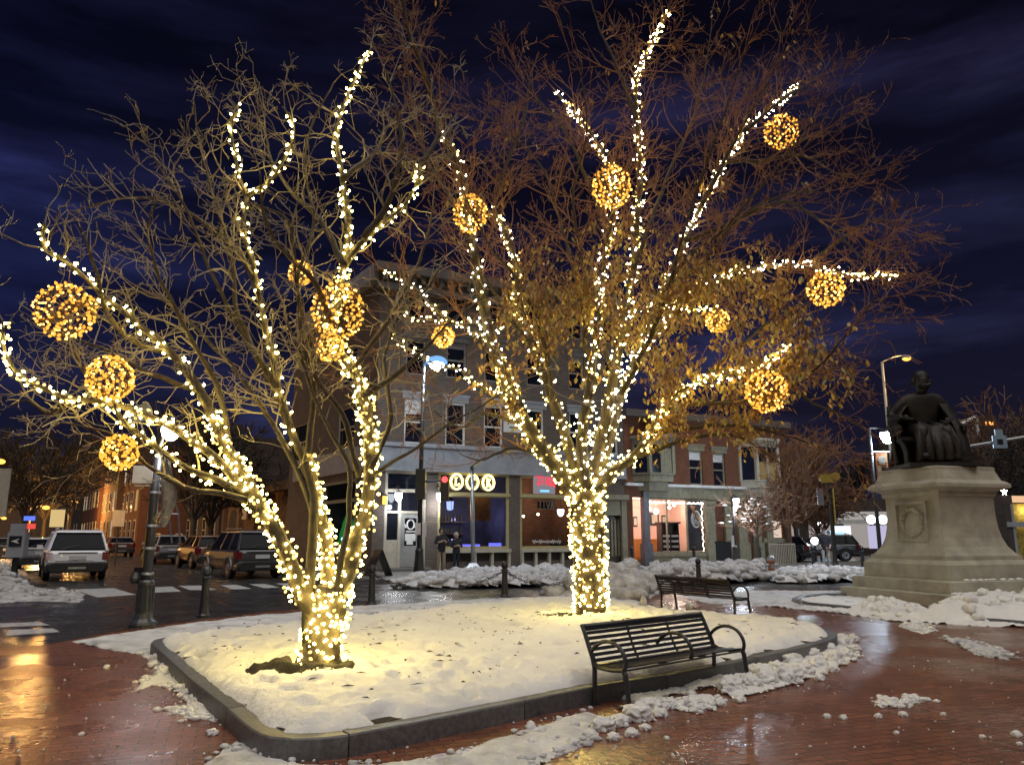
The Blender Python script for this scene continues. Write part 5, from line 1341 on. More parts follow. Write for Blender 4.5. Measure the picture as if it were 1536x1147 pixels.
terrace('taller house with two lit windows further along the far left side', 80, 100, 23, 8, m_red, 3, 6, .3, flip=-1)
# modern block and dark tower behind the monument, shop front at the right edge
mo = thing('modern_building', 'modern slab building with a sloping roof edge and dark tower beyond the monument', 'building', (44, 74, 0), R(8))
MF = Frame((44, 74, 0), R(8))
def mpt(px, py, off=0): return MF.L(px, py, off)
x0, za = mpt(1428, 645); x1, zb_ = mpt(1462, 625); xt0, zt_ = mpt(1466, 622); xt1, _ = mpt(1496, 622)
mb = MB(); i = len(mb.v); mb.quad((x0, 0, 0), (x1, 0, 0), (x1, 0, zb_), (x0, 0, za)); mb.quad((x0, 12, 0), (x0, 0, 0), (x0, 0, za), (x0, 12, za)); mb.quad((x0, 0, za), (x1, 0, zb_), (x1, 12, zb_), (x0, 12, za)); mb.build('hall', mat('brown_cladding', (.2, .15, .12), (.12, .09, .075), scale=.8, rough=.8), mo)
mb = MB(); mb.tube([(x0-.3, -.2, za), (x1, -.2, zb_)], .2, 6); mb.tube([(x1, -.2, zb_), (x1, -.2, mpt(1462, 662)[1])], .16, 6); mb.build('roof_edge', m_white, mo)
mb = MB(); mb.span(xt0, xt1, .2, 8, 0, zt_); mb.tube([((x1+xt0)/2, 1, zb_-1), ((x1+xt0)/2, 1, mpt(1461, 612)[1])], .12, 5); mb.build('tower', m_darkwall, mo)
mb = MB(); a, z1_ = mpt(1480, 632); b, z0_ = mpt(1492, 637); mb.span(a, b, .1, .19, z0_, z1_); mb.build('lit_window', emit('orange_window', (1, .35, .08), 2.5), mo)
kf = Frame(G(1490, 850), R(10)); kx = lambda px, py: kf.L(px, py)
ks = thing('shop_front', 'brightly lit shop front with warm lights at the right picture edge beside the monument', 'shop', kf.W(kx(1512, 800)[0], 0, 0), R(10))
w0 = kx(1512, 800)[0]; hh = kx(1520, 742)[1]; ww = kx(1640, 800)[0]-w0
mb = MB(); mb.span(0, ww, 0, 4, hh-.45, hh); mb.span(0, .35, 0, 4, 0, hh-.45); mb.span(0, ww, 3.8, 4, 0, hh-.45); mb.build('wall', m_darkwall, ks)
mb = MB(); mb.span(.5, ww, -.05, -.003, hh-.4, hh-.05); mb.build('fascia', emit('warm_fascia', (1, .6, .35), .9), ks)
mb = MB(); mb.span(0, ww, -.08, -.004, hh*.55, hh*.62); mb.span(.35, .5, 0, .1, 0, hh-.5); mb.build('frame', m_greystone, ks)
mb = MB(); mb.quad((.5, .4, .3), (ww, .4, .3), (ww, .4, hh-.46), (.5, .4, hh-.46)); mb.build('lit_display', mat('yellow_display', (.6, .42, .1), (.12, .16, .03), scale=6, rough=.7), ks)
lamp(kf.W(w0+1.5, -.0, hh-.8) , 30, (1, .75, .35))
for k in range(7):
    pass
sta = thing('star_lamp', 'small white star shaped lamp on the corner post of the right edge shop', 'lamp', kf.W(w0-.1, -.2, hh+.15), R(10))
mb = MB()
for k in range(5): a = k*1.2566+math.pi/2; mb.quad((0, -.04, 0), (.09*math.cos(a-.63), 0, .09*math.sin(a-.63)), (.24*math.cos(a), 0, .24*math.sin(a)), (.09*math.cos(a+.63), 0, .09*math.sin(a+.63)))
mb.build('star', emit('star_light', (1, .95, .85), 8), sta)
# ------------------------------------------------------------------ benches
def bench(name, label, loc, rz, L):
    """local x along the bench, front is -y"""
    b = thing(name, label, 'bench', loc, rz, 'black slatted park benches')
    D = .47
    prof = [(-D, .405), (-D*.9, .425), (-D*.72, .42), (-D*.5, .405), (-D*.3, .40), (-.08, .415)]           # seat (y, z)
    back = [(-.045, .455), (-.02, .51), (.005, .565), (.028, .62), (.05, .675), (.072, .73), (.09, .775)]
    for (y, z) in prof:
        mb = MB(); mb.box((L/2, y, z), (L-.05, .058, .014), rot=Matrix.Rotation(-.12 if y < -.35 else .05, 3, 'X')); mb.build('seat_slat', m_bench, b)
    for k, (y, z) in enumerate(back):
        h = .036 if k < 6 else .05
        mb = MB(); mb.box((L/2, y, z), (L-.05, .014, h), rot=Matrix.Rotation(-.36, 3, 'X')); mb.build('back_slat', m_bench, b)
    mb = MB(); mb.tube([(.02, .105, .8), (L-.02, .105, .8)], .027, 10); mb.build('top_rail', m_bench, b, smooth=True)
    mb = MB()
    for f in (1/3, 2/3):
        mb.tube([(L*f, -D*.95, .402), (L*f, -D*.5, .39), (L*f, -.07, .395), (L*f, -.02, .46), (L*f, .03, .57), (L*f, .08, .7), (L*f, .11, .79)], .013, 6)
    mb.build('strap', m_bench, b)
    for x in (0.0, L):
        mb = MB(); mb.tube([(x, -.045, 0), (x, -.05, .2), (x, -.055, .38), (x, -.035, .47), (x, .02, .6), (x, .075, .73), (x, .12, .82)], [.026, .024, .026, .026, .024, .022, .02], 8); mb.box((x, -.045, .008), (.08, .08, .016)); mb.build('rear_leg', m_bench, b, smooth=False)
        mb = MB(); mb.tube([(x, -D-.045, 0), (x, -D-.02, .18), (x, -D+.005, .36), (x, -D+.03, .41)], [.024, .024, .027, .026], 8); mb.box((x, -D-.045, .008), (.07, .08, .016)); mb.build('front_leg', m_bench, b)
        mb = MB(); mb.tube([(x, -.04, .43), (x, -.12, .392), (x, -.28, .385), (x, -D+.03, .4)], .024, 7); mb.build('side_rail', m_bench, b)
    for x in (0.0, L*.52, L):
        mb = MB()
        arc = [(x, -.0, .535), (x, -.07, .61), (x, -.17, .665), (x, -.28, .675), (x, -.39, .635), (x, -.455, .555), (x, -.475, .47), (x, -.455, .4)]
        mb.tube(smooth(arc, .04), .021, 8)
        mb.build('armrest', m_bench, b, smooth=True)
    return b
bench('park_bench', 'nearest black slatted metal bench with loop armrests, in front of the bed kerb', Vector((.77, 7.9, 0)), R(41), 1.98).scale = (1, .95, .89)
bench('park_bench', 'farther black slatted metal bench seen from behind, beyond the bed', Vector((4.3, 15.5, 0)), R(121), 2.1).scale = (1, .95, .93)

# ------------------------------------------------------------------ bollards and chains
def bollard(px, py, z=0, label='', h=.92):
    b = thing('bollard', label, 'bollard', G(px, py, z), 0, 'cast iron bollards')
    mb = MB(); mb.lathe([(.13, 0), (.13, .05), (.105, .08), (.095, .14), (.085, .2), (.07, h*.74), (.085, h*.76), (.085, h*.79), (.06, h*.81)], n=12); mb.build('post', m_black, b, smooth=False)
    mb = MB(); mb.lathe([(.05, h*.8), (.085, h*.86), (.092, h*.91), (.08, h*.97), (.03, h*1.01)], n=12); mb.build('ball_cap', m_black, b, smooth=True)
    mb = MB(); mb.ring((0, 0, h*.775), .1, .1, .012, 12, 'xy'); mb.build('collar', m_black, b)
    return b
B1 = bollard(557, 908, 0, 'dark bollard with ball cap just right of the bare tree'); B2 = bollard(757, 896, 0, 'dark bollard with ball cap in front of the neon lit bar')
B3 = bollard(305, 926, 0, 'frosty grey bollard between the street lamp and the bare tree', 1.0)
B3.children[0].data.materials[0] = m_greypole
B4 = bollard(1049, 884, 0, 'dark bollard behind the far bench')
for px, py, lb in ((1042, 853, 'slim bollard on the pavement in front of the pink lit shop'), (948, 853, 'slim bollard on the pavement left of the pink shop entrance'), (1141, 852, 'slim bollard by the little snowy tree'), (1221, 853, 'slim bollard left of the traffic signal pole'), (1295, 852, 'slim bollard left of the monument, at the far pavement')):
    bollard(px, py, .12, lb, 1.0)
def chain(a, b, z, sag, label):
    A, B_ = a + Vector((0, 0, z)), b + Vector((0, 0, z))
    t = thing('chain', label, 'chain', A, 0, 'chains between bollards')
    mb = MB(); n = 30; pts = [A.lerp(B_, k/n) - Vector((0, 0, sag*4*(k/n)*(1-k/n))) for k in range(n+1)]
    for k in range(n):
        d = (pts[k+1]-pts[k]); c = (pts[k]+pts[k+1])/2; u = d.normalized(); w_ = Vector((0, 0, 1)) if k % 2 else u.cross(Vector((0, 0, 1))).normalized()
        mb.tube([c + u*math.cos(q*1.047)*d.length*.62 + w_*math.sin(q*1.047)*.03 for q in range(6)], .012, 4, closed=True)
    mb.build('links', m_black, t, world=True)
chain(B1.location, B2.location, .7, .42, 'sagging dark chain between the two bollards facing the neon lit bar')
chain(B2.location, G(880, 893), .7, .4, 'sagging dark chain running from the bollard into the snow bank')

# ------------------------------------------------------------------ lamps and poles
def street_light(name, label, base, top, lampp, m_pole, r=.1, kind='cobra', lm=m_lamp, z0=0, group='street lamps', power=None, fancy=True, lr=.2, col=(.75, .87, 1)):
    """base: pixel of the foot; top: pixel of pole top; lampp: pixel of lamp; all at the depth of the foot"""
    b = G(base[0], base[1], z0) if not isinstance(base, Vector) else base
    t = thing(name, label, 'street lamp', b, 0, group)
    T = P(top[0], top[1], b.y) - b; Lp = P(lampp[0], lampp[1], b.y) - b
    mb = MB(); mb.tube([(0, 0, .02), (0, 0, T.z*.5), (0, 0, T.z)], [r, r*.85, r*.7], 10); mb.build('pole', m_pole, t, smooth=True)
    if fancy:
        mb = MB(); mb.lathe([(r*2.6, 0), (r*2.6, .12), (r*2.0, .2), (r*1.75, .5), (r*1.5, .85), (r*1.55, .95), (r*1.1, 1.05)], n=12); mb.build('base', m_pole, t)
    mb = MB(); A = Vector((0, 0, T.z)); 
    mb.tube(smooth([A, A.lerp(Lp, .5) + Vector((0, 0, .18)), Lp + Vector((0, 0, lr*.9))], .15), r*.32, 6); mb.build('arm', m_pole, t)
    mb = MB()
    if kind == 'cobra':
        s = 1 if Lp.x > 0 else -1
        mb.lathe([(.05, .16), (.2, .1), (.26, 0), (.2, -.02)], Lp, 12); mb.build('head', m_pole, t)
        mb = MB(); mb.lathe([(.22, -.021), (.2, -.09), (.1, -.14)], Lp, 12); o = mb.build('lamp_glass', lm, t)
    else:
        mb.lathe([(lr*.3, lr*1.25), (lr*1.0, lr*.8), (lr*1.12, lr*.62), (lr*1.0, lr*.6)], Lp, 14); mb.build('hood', m_pole, t)
        mb = MB(); mb.lathe([(lr*.98, lr*.6), (lr*1.0, lr*.2), (lr*.8, -lr*.45), (lr*.35, -lr*.95), (lr*.05, -lr*1.05)], Lp, 14); mb.build('lamp_glass', lm, t, smooth=True)
    if power:
        lamp(b + Lp - Vector((0, 0, lr*1.05 + .12)), power, col, .12, 'street_lamp_light')
    return t, T, Lp
K1, T_, Lp_ = street_light('street_lamp', 'tall dark street lamp with a bright blue white head in front of the brick block', (628, 866), (634, 545), (655, 538), m_black, .1, 'cobra', m_lamp, .12, power=2600)
# big glass bowl of that lamp, plus an added glowing dish imitating its halo
mb = MB(); mb.lathe([(.4, .02), (.42, .06), (.34, .2), (.16, .3), (.05, .33)], n=16); o = mb.build('dish', emit('blue_halo_glow', (.22, .5, 1.0), 1.1), K1); o.location = Lp_ - Vector((0, 0, .2))
mb = MB(); mb.ball((0, 0, 0), .27, 12, (1, 1, .8)); o = mb.build('bowl', m_lamp, K1); o.location = Lp_ - Vector((0, 0, .2))
hd = thing('traffic_signal', 'black signal arm with a red light, fixed to the lamp pole beside the neon sign', 'traffic signal', K1.location + Vector((0, 0, P(632, 722, K1.location.y).z - .12)))
y_ = K1.location.y; zz0 = P(632, 722, y_).z; xx = P(668, 720, y_).x - K1.location.x
mb = MB(); mb.tube([(0, -.1, 0), (xx, -.1, .02)], .05, 6); mb.box((0, -.05, -.1), (.36, .36, 1.1)); mb.build('bracket', m_black, hd)
mb = MB(); mb.box((xx, -.1, -.25), (.3, .26, .95)); mb.build('housing', m_black, hd)
mb = MB(); mb.lathe([(.11, 0), (.11, .03)], (xx, -.24, .06), 12, rot=Matrix.Rotation(R(90), 3, 'X')); mb.build('red_lens', emit('red_signal', (1, .05, .05), 4), hd)
nb_ = thing('notice_plate', 'pair of small white notices strapped to the dark lamp pole', 'sign', K1.location + Vector((0, -.12, P(630, 793, y_).z-.12)))
mb = MB(); mb.box((-.05, -.02, 0), (.2, .02, .42)); mb.box((.2, 0, -.02), (.1, .02, .5)); mb.build('plate', m_white, nb_)
for px, py, dx, lb in ((598, 745, .0, 'white bell shaped wall lamp over the bar door'), (660, 745, .0, 'white bell shaped wall lamp on the brick pier left of the neon sign')):
    c = LOKF.W(LX(px, py, -.4), -.4, LZ(px, py, -.4)); t = thing('wall_lamp', lb, 'wall lamp', c, FAC_ROT, 'bell shaped lamps on the bar front')
    mb = MB(); mb.lathe([(.16, .17), (.165, .05), (.13, -.1), (.05, -.2), (.01, -.21)], n=12); mb.build('shade', m_globe, t, smooth=True)
    mb = MB(); mb.lathe([(.17, .171), (.12, .24), (.04, .27)], n=12); mb.tube(smooth([(0, 0, .25), (0, .05, .45), (0, .25, .5), (0, .42, .4)], .06), .02, 5); mb.build('bracket', m_black, t)
    lamp(c + Vector((0, -.1, -.4)), 55, (.95, .96, 1), .1)
amb = thing('wall_lamp', 'small amber lantern inside the side light left of the bar door', 'wall lamp', LOKF.W(LX(577, 750, -.1), -.1, LZ(577, 750, -.1)), FAC_ROT)
mb = MB(); mb.span(-.08, .08, -.06, .06, -.18, .18); mb.build('lantern', emit('amber_lantern', (1, .55, .1), 2.2), amb); mb = MB(); mb.sq([(.11, .181), (.03, .27)]); mb.span(-.1, .1, -.08, .08, -.2, -.181); mb.build('cap', m_black, amb)
# slim grey pole with a tilted panel
c = G(710, 861, .12); gpole = thing('signal_pole', 'slim galvanised pole with a tilted panel on top, standing before the neon sign', 'pole', c)
T = P(708, 700, c.y) - c; mb = MB(); mb.tube([(0, 0, 0), T], [.085, .075], 8); mb.build('pole', m_steel, gpole, smooth=True)
mb = MB(); mb.sq([(.28, 0), (.27, .25), (.14, .42), (.1, .45)]); mb.build('base', m_steel, gpole); mb = MB(); mb.box(T + Vector((.25, 0, .18)), (.75, .4, .05), rot=Matrix.Rotation(-.6, 3, 'Y')); mb.build('panel', m_black, gpole)
# sandwich board
c = G(567, 868, .0); ab = thing('sandwich_board', 'dark folding sandwich board on the pavement by the bar corner', 'sign board', c, R(30))
for s_ in (-1, 1):
    mb = MB(); mb.box((s_*.24, 0, .55), (.04, .75, 1.15), rot=Matrix.Rotation(s_*-.42, 3, 'Y')); mb.build('board', m_plastic, ab)
# left pedestrian street lamp, the big post in front of the street
c = G(214, 940, 0); lp = thing('street_lamp', 'nearest grey green street lamp post with fluted base, signs and hanging banner, at left', 'street lamp', c, 0, 'street lamps')
T = P(232, 672, c.y) - c
Tn = Vector((0, 0, T.z))
mb = MB(); mb.tube([(0, 0, .5), (.0, 0, 2.0), Tn], [.088, .08, .072], 14); mb.build('pole', m_greypole, lp, smooth=True)
mb = MB(); mb.lathe([(.24, 0), (.24, .05), (.225, .09), (.17, .15), (.145, .23), (.135, .4), (.13, .7), (.145, .73), (.145, .78), (.11, .82)], n=16); mb.build('base', m_greypole, lp)
mb = MB()
for k in range(12): a = k*math.pi/6; mb.tube([(.14*math.cos(a), .14*math.sin(a), .28), (.132*math.cos(a), .132*math.sin(a), .7)], .016, 5)
mb.build('fluting', m_greypole, lp); mb = MB(); mb.lathe([(.05, .0), (.09, .05), (.1, .1), (.06, .2)], (-.2, -.02, .75), 8); mb.build('hatch', m_greypole, lp)
Lp2 = P(256, 648, c.y) - c
mb = MB(); mb.tube(smooth([Tn, Tn + Vector((.06, 0, .22)), Lp2 + Vector((-.05, 0, .33))], .06), .035, 8); mb.build('arm', m_greypole, lp)
mb = MB(); mb.lathe([(.05, .32), (.1, .26), (.17, .14), (.19, .1), (.17, .09)], Lp2, 14); mb.build('hood', m_greypole, lp)
mb = MB(); mb.lathe([(.165, .09), (.17, .02), (.14, -.08), (.07, -.15), (.01, -.165)], Lp2, 14); mb.build('lamp_glass', emit('near_globe', (.93, .93, 1.0), 14), lp, smooth=True)
lamp(c + Lp2 - Vector((0, .0, .32)), 55, (.95, .93, 1.0), .12)
mb = MB()
for z in (.9, 1.35, 1.75, 2.35): mb.lathe([(.102, z), (.112, z+.02), (.102, z+.05)], n=14)
mb.build('band', m_steel, lp)
bn = thing('hanging_banner', 'furled grey cloth banner hanging on the right side of the nearest street lamp', 'banner', c + Vector((.12, -.05, T.z-1.45)))
mb = MB()
n = 8
def bp_(k, j): x = .05+.32*(1-abs(k/n-.45)*1.35)*(j/4); return (x, -.06+.05*math.sin(j*1.7+k*.8), 1.3*k/n)
for k in range(n):
    for j in range(4): mb.quad(bp_(k, j), bp_(k, j+1), bp_(k+1, j+1), bp_(k+1, j))
mb.build('cloth', mat('grey_cloth', (.24, .22, .21), (.16, .15, .15), scale=5, rough=.9), bn); mb = MB(); mb.tube([(-.05, 0, 1.32), (.12, 0, 1.34)], .015, 6); mb.build('rod', m_steel, bn)
sg = thing('pedestrian_sign', 'pale square sign panel strapped to the nearest street lamp, seen edge on', 'sign', c + Vector((-.2, -.1, P(215, 712, c.y).z)), R(15))
mb = MB(); mb.box((0, 0, 0), (.34, .05, .32)); mb.box((.12, .04, -.2), (.5, .04, .03)); mb.build('panel', m_white, sg)
sg = thing('walk_sign', 'small grey boxed sign among the twigs above the nearest street lamp', 'sign', P(209, 620, c.y + .3), R(10))
mb = MB(); mb.box((0, 0, 0), (.42, .08, .3), rot=Matrix.Rotation(-.4, 3, 'Y')); mb.tube([(0, 0, -.1), (.25, -.1, -.62)], .02, 5); mb.build('panel', m_olive, sg)
# yellow cable guard on that post
yg = thing('cable_guard', 'yellow plastic cable guard running up beside the nearest street lamp', 'cable guard', c + Vector((-.16, .15, 0)))
mb = MB(); mb.tube([(0, 0, .9), (.03, 0, P(222, 730, c.y).z)], .028, 6); mb.build('guard', mat('yellow_plastic', (.5, .34, .05), (.4, .26, .04), rough=.5), yg); mb = MB(); mb.box((-.06, 0, .95), (.16, .1, .16)); mb.tube([(0, 0, 0), (0, 0, .9)], .02, 6); mb.build('push_button', m_black, yg)

K2, T2_, L2_ = street_light('street_lamp', 'slim street lamp with one white globe in front of the red brick shop', (1104, 852), (1096, 744), (1104, 751), m_greypole, .085, 'drop', m_globe, .12, power=260, lr=.17)
mb = MB(); mb.box((-.1, -.1, P(1099, 815, K2.location.y).z), (.12, .03, .5)); o = mb.build('notice', m_white, K2)
c5 = Vector((P(1322, 845, 33).x, 33, .0)); K3, _, _ = street_light('street_lamp', 'banner post with a blue white drop lamp left of the statue', c5, (1308, 642), (1331, 655), m_greypole, .09, 'drop', m_lamp, 0, power=500, lr=.28)
ban = thing('street_banner', 'orange and black banner with a pale disc on the post beside the statue', 'banner', c5 + Vector((.15, 0, P(1316, 722, 33).z)))
hz = P(1316, 679, 33).z - P(1316, 722, 33).z
mb = MB(); mb.span(.02, .52, -.015, .015, 0, hz); mb.build('cloth', mat('orange_banner', (.5, .2, .08), (.4, .14, .05), scale=3, rough=.8), ban); mb = MB(); mb.tube([(-.12, 0, hz+.04), (.62, 0, hz+.04)], .025, 6); mb.tube([(-.12, 0, -.04), (.55, 0, -.04)], .025, 6); mb.build('rod', m_steel, ban)
mb = MB(); mb.lathe([(.19, 0), (.19, .02)], (.29, -.02, hz*.74), 16, rot=Matrix.Rotation(R(90), 3, 'X')); mb.build('disc', m_cream, ban); mb = MB(); mb.lump((.36, -.03, hz*.4), .13, 4, .5, 2, (1, .15, 1.4)); mb.build('dark_figure', m_black, ban)
mb = MB()
for k in range(6): mb.box((.13, -.02, hz*.08+k*hz*.085), (.13, .01, .07+.02*(k % 2)))
mb.build('letter_strokes', m_cream, ban)
dg_ = thing('twin_lamp', 'pair of white globe lamps with lit vertical signs on one far post', 'street lamp', Vector((P(1321, 840, 40).x, 40, 0)))
mb = MB(); z = P(1321, 776, 40).z; mb.tube([(0, 0, 0), (0, 0, z)], .1, 8); mb.tube([(-.28, 0, z-.35), (0, 0, z-.5), (.28, 0, z-.35)], .04, 6); mb.build('post', m_greypole, dg_)
for s_ in (-1, 1):
    mb = MB(); mb.ball((s_*.3, 0, z-.1), .22, 10); mb.build('globe', m_globe, dg_, smooth=True); mb = MB(); mb.span(s_*.3-.2, s_*.3+.2, -.05, .05, z-1.55, z-.4); mb.build('lit_sign', emit('pale_sign', (.75, .7, 1), .7), dg_)
# sodium lamps
c6 = Vector((P(1352, 845, 42).x, 42, 0)); street_light('street_lamp', 'tall street lamp with an orange sodium head above the statue', c6, (1344, 543), (1360, 537), m_cream, .1, 'cobra', m_sodium, 0, power=350, fancy=False, col=(1, .55, .2))
for k, (px, py, Y, lb, pw) in enumerate(((1, 692, 40, 'orange sodium street lamp cut by the left picture edge', 1800), (69, 761, 62, 'orange sodium street lamp down the left street, largest glow', 2400), (116, 752, 90, 'farther small orange street lamp over the left row houses', 2400), (6, 777, 75, 'low orange street lamp at the far left', 1800))):
    L_ = P(px, py, Y); bb = Vector((L_.x + (-.9 if k != 1 else -1.2), Y, 0))
    t = thing('street_lamp', lb, 'street lamp', bb, 0, 'street lamps')
    mb = MB(); mb.tube([(0, 0, 0), (0, 0, L_.z)], [.12, .08], 8); mb.tube([(0, 0, L_.z), (L_.x-bb.x, 0, L_.z+.2)], .05, 6); mb.build('pole', m_darkwall, t)
    mb = MB(); mb.ball((L_.x-bb.x, 0, L_.z), .22 + .05*k*(k < 2), 8, (1.3, 1, .6)); mb.build('lamp_glass', m_sodium, t); lamp(L_ - Vector((0, 0, .5)), pw, (1, .5, .14), .15)
for k, (px, py, Y, lb) in enumerate(((1197, 782, 58, 'far blue white lamp left of the russet tree'), (1194, 822, 52, 'low white lamp at the corner behind the red brick shop'), (1229, 785, 62, 'tiny white lamp seen through the russet tree'), (1222, 811, 50, 'white lamp beside the far thin trunk'))):
    L_ = P(px, py, Y); t = thing('street_lamp', lb, 'street lamp', Vector((L_.x, Y, 0)), 0, 'street lamps')
    mb = MB(); mb.tube([(0, 0, 0), (0, 0, L_.z-.15)], .07, 6); mb.build('pole', m_greypole, t); mb = MB(); mb.ball((0, 0, L_.z), .24 if k != 2 else .13, 8); mb.build('globe', m_globe, t)
lamp(P(1197, 786, 56), 220, (.85, .9, 1), .15)
# traffic signal pole, right
c = G(1254, 858, .12); tp = thing('traffic_signal', 'dark pole with yellow signal box and small grey sign, in front of the russet tree', 'traffic signal', c)
T = P(1244, 712, c.y) - c; T.x *= .15
mb = MB(); mb.tube([(0, 0, 0), T], [.1, .075], 8); mb.lathe([(.2, 0), (.2, .2), (.12, .4)], n=8); mb.build('pole', m_black, tp)
z = P(1246, 722, c.y).z; m_yb = mat('yellow_signal_paint', (.42, .3, .05), (.3, .21, .035), rough=.5)
mb = MB(); mb.box((-.08, -.12, z), (.42, .3, .34)); mb.lathe([(.16, 0), (.18, .2)], (.2, -.1, z+.08), 10, rot=Matrix.Rotation(R(90), 3, 'X')); mb.lathe([(.16, 0), (.18, .2)], (-.3, -.1, z), 10, rot=Matrix.Rotation(R(90), 3, 'X')); mb.build('housing', m_yb, tp)
mb = MB(); mb.box((-.42, -.05, z-.75), (.26, .03, .7)); mb.build('plate', m_steel, tp); mb = MB(); mb.tube([(.12, -.05, z-.4), (.12, -.05, z-1.9)], .035, 6); mb.build('conduit', m_yb, tp)
# mast arm right of the statue
c = Vector((P(1700, 850, 30).x, 30, 0)); ma = thing('signal_mast', 'long grey signal mast arm with a square sign, reaching in behind the statue', 'traffic signal', c)
A = P(1436, 672, 30) - c; B_ = P(1700, 628, 30) - c
mb = MB(); mb.tube([(0, 0, 0), (0, 0, B_.z+.2)], .12, 8); mb.tube([B_, A], [.09, .06], 8); mb.build('mast', m_steel, ma)
S = P(1497, 661, 30) - c; mb = MB(); mb.box(S + Vector((0, -.1, -.05)), (.55, .05, .5)); mb.box(S + Vector((0, -.1, .32)), (.3, .05, .24)); mb.build('sign_panel', mat('pale_blue_sign', (.3, .42, .5), (.22, .32, .4), rough=.5), ma); mb = MB(); mb.box(S + Vector((0, -.13, -.05)), (.22, .02, .2)); mb.build('symbol', m_black, ma)
S = A + Vector((.1, -.1, -.1)); mb = MB(); mb.box(S, (.3, .3, .5)); mb.build('camera_box', m_black, ma)
# left street: dark metal sign gantry, parking meter, signs
c = SIDEF.W(26, 3.4, 0); fr = thing('sign_frame', 'thin dark tubular frame standing over the parked cars behind the nearest lamp', 'frame', Vector((P(268, 800, 38).x, 38, 0)))
o_ = fr.location; q = lambda px, py: P(px, py, 38) - o_
mb = MB(); mb.tube([q(270, 815), q(268, 771)], .05, 5); mb.tube([q(236, 770), q(268, 771)], .05, 5); mb.tube([q(268, 771), q(252, 720)], .04, 5); mb.tube([q(258, 815), q(254, 775)], .05, 5); mb.build('tubes', m_steel, fr)
c = G(20, 868, .1); pk = thing('parking_meter', 'grey parking pay station with an arrow panel at the left edge', 'parking meter', c, R(10))
h = P(20, 775, c.y).z; 
mb = MB(); mb.span(-.08, .08, -.08, .08, 0, .75); mb.build('post', m_plastic, pk); mb = MB(); mb.span(-.28, .28, -.2, .2, .75, h*.72); mb.span(-.24, .24, -.15, .15, h*.72+.003, h*.85); mb.build('cabinet', m_greystone, pk)
mb = MB(); mb.span(-.2, .2, -.225, -.203, h*.5, h*.66); mb.build('arrow_panel', m_black, pk); mb = MB(); z = h*.58; mb.quad((.14, -.228, z+.09), (-.14, -.228, z), (.14, -.228, z-.09), (.05, -.228, z)); mb.build('arrow', m_white, pk)
mb = MB(); mb.span(.12, .45, -.06, .06, h*.9, h*.97); mb.build('blue_sign', emit('blue_lit_sign', (.12, .2, .9), 1.2), pk); mb = MB(); mb.span(.26, .5, -.05, .05, h*.77, h*.85); mb.build('red_sign', emit('red_lit_sign', (1, .1, .08), .9), pk)
for k, (px, py, Y, w_, h_, lb, cat_) in enumerate(((86, 777, 50, .9, 1.1, 'pale yellow lit notice far down the left street', 'sign'), (0, 738, 36, .8, 2.2, 'pale panel cut by the left picture edge', 'sign'), (178, 777, 44, .7, .9, 'small grey board on the row house front', 'sign'))):
    p = P(px, py, Y); t = thing('street_sign', lb, cat_, Vector((p.x, Y, 0))); mb = MB(); mb.tube([(0, .05, 0), (0, .05, p.z)], .04, 5); mb.build('post', m_darkwall, t)
    mb = MB(); mb.box((0, 0, p.z), (w_, .05, h_)); mb.build('panel', m_cream if k else emit('lit_notice', (1, .72, .3), .7), t)

# ------------------------------------------------------------------ hydrant
c = G(1158, 866, .1); hy = thing('fire_hydrant', 'rusty orange fire hydrant with a pale cap standing in the snow by the road', 'fire hydrant', c)
mb = MB(); mb.lathe([(.17, 0), (.17, .06), (.12, .08), (.115, .55), (.15, .57), (.15, .62)], n=12); mb.build('barrel', mat('rusty_orange', (.42, .16, .06), (.3, .11, .05), rough=.6), hy)
mb = MB(); mb.lathe([(.15, .621), (.13, .72), (.06, .8), (.035, .81), (.035, .87)], n=12); mb.build('bonnet', m_steel, hy)
for a in (0, 1, 2): 
    mb = MB(); r_ = Matrix.Rotation(R(90), 3, 'X') if a == 0 else Matrix.Rotation(R(90 if a == 1 else -90), 3, 'Y'); d = Vector((0, -.1, .42)) if a == 0 else Vector(((.1 if a == 1 else -.1), 0, .45)); mb.lathe([(.07, 0), (.07, .07), (.085, .075), (.085, .11)], d, 8, rot=r_); mb.build('outlet', m_steel, hy)

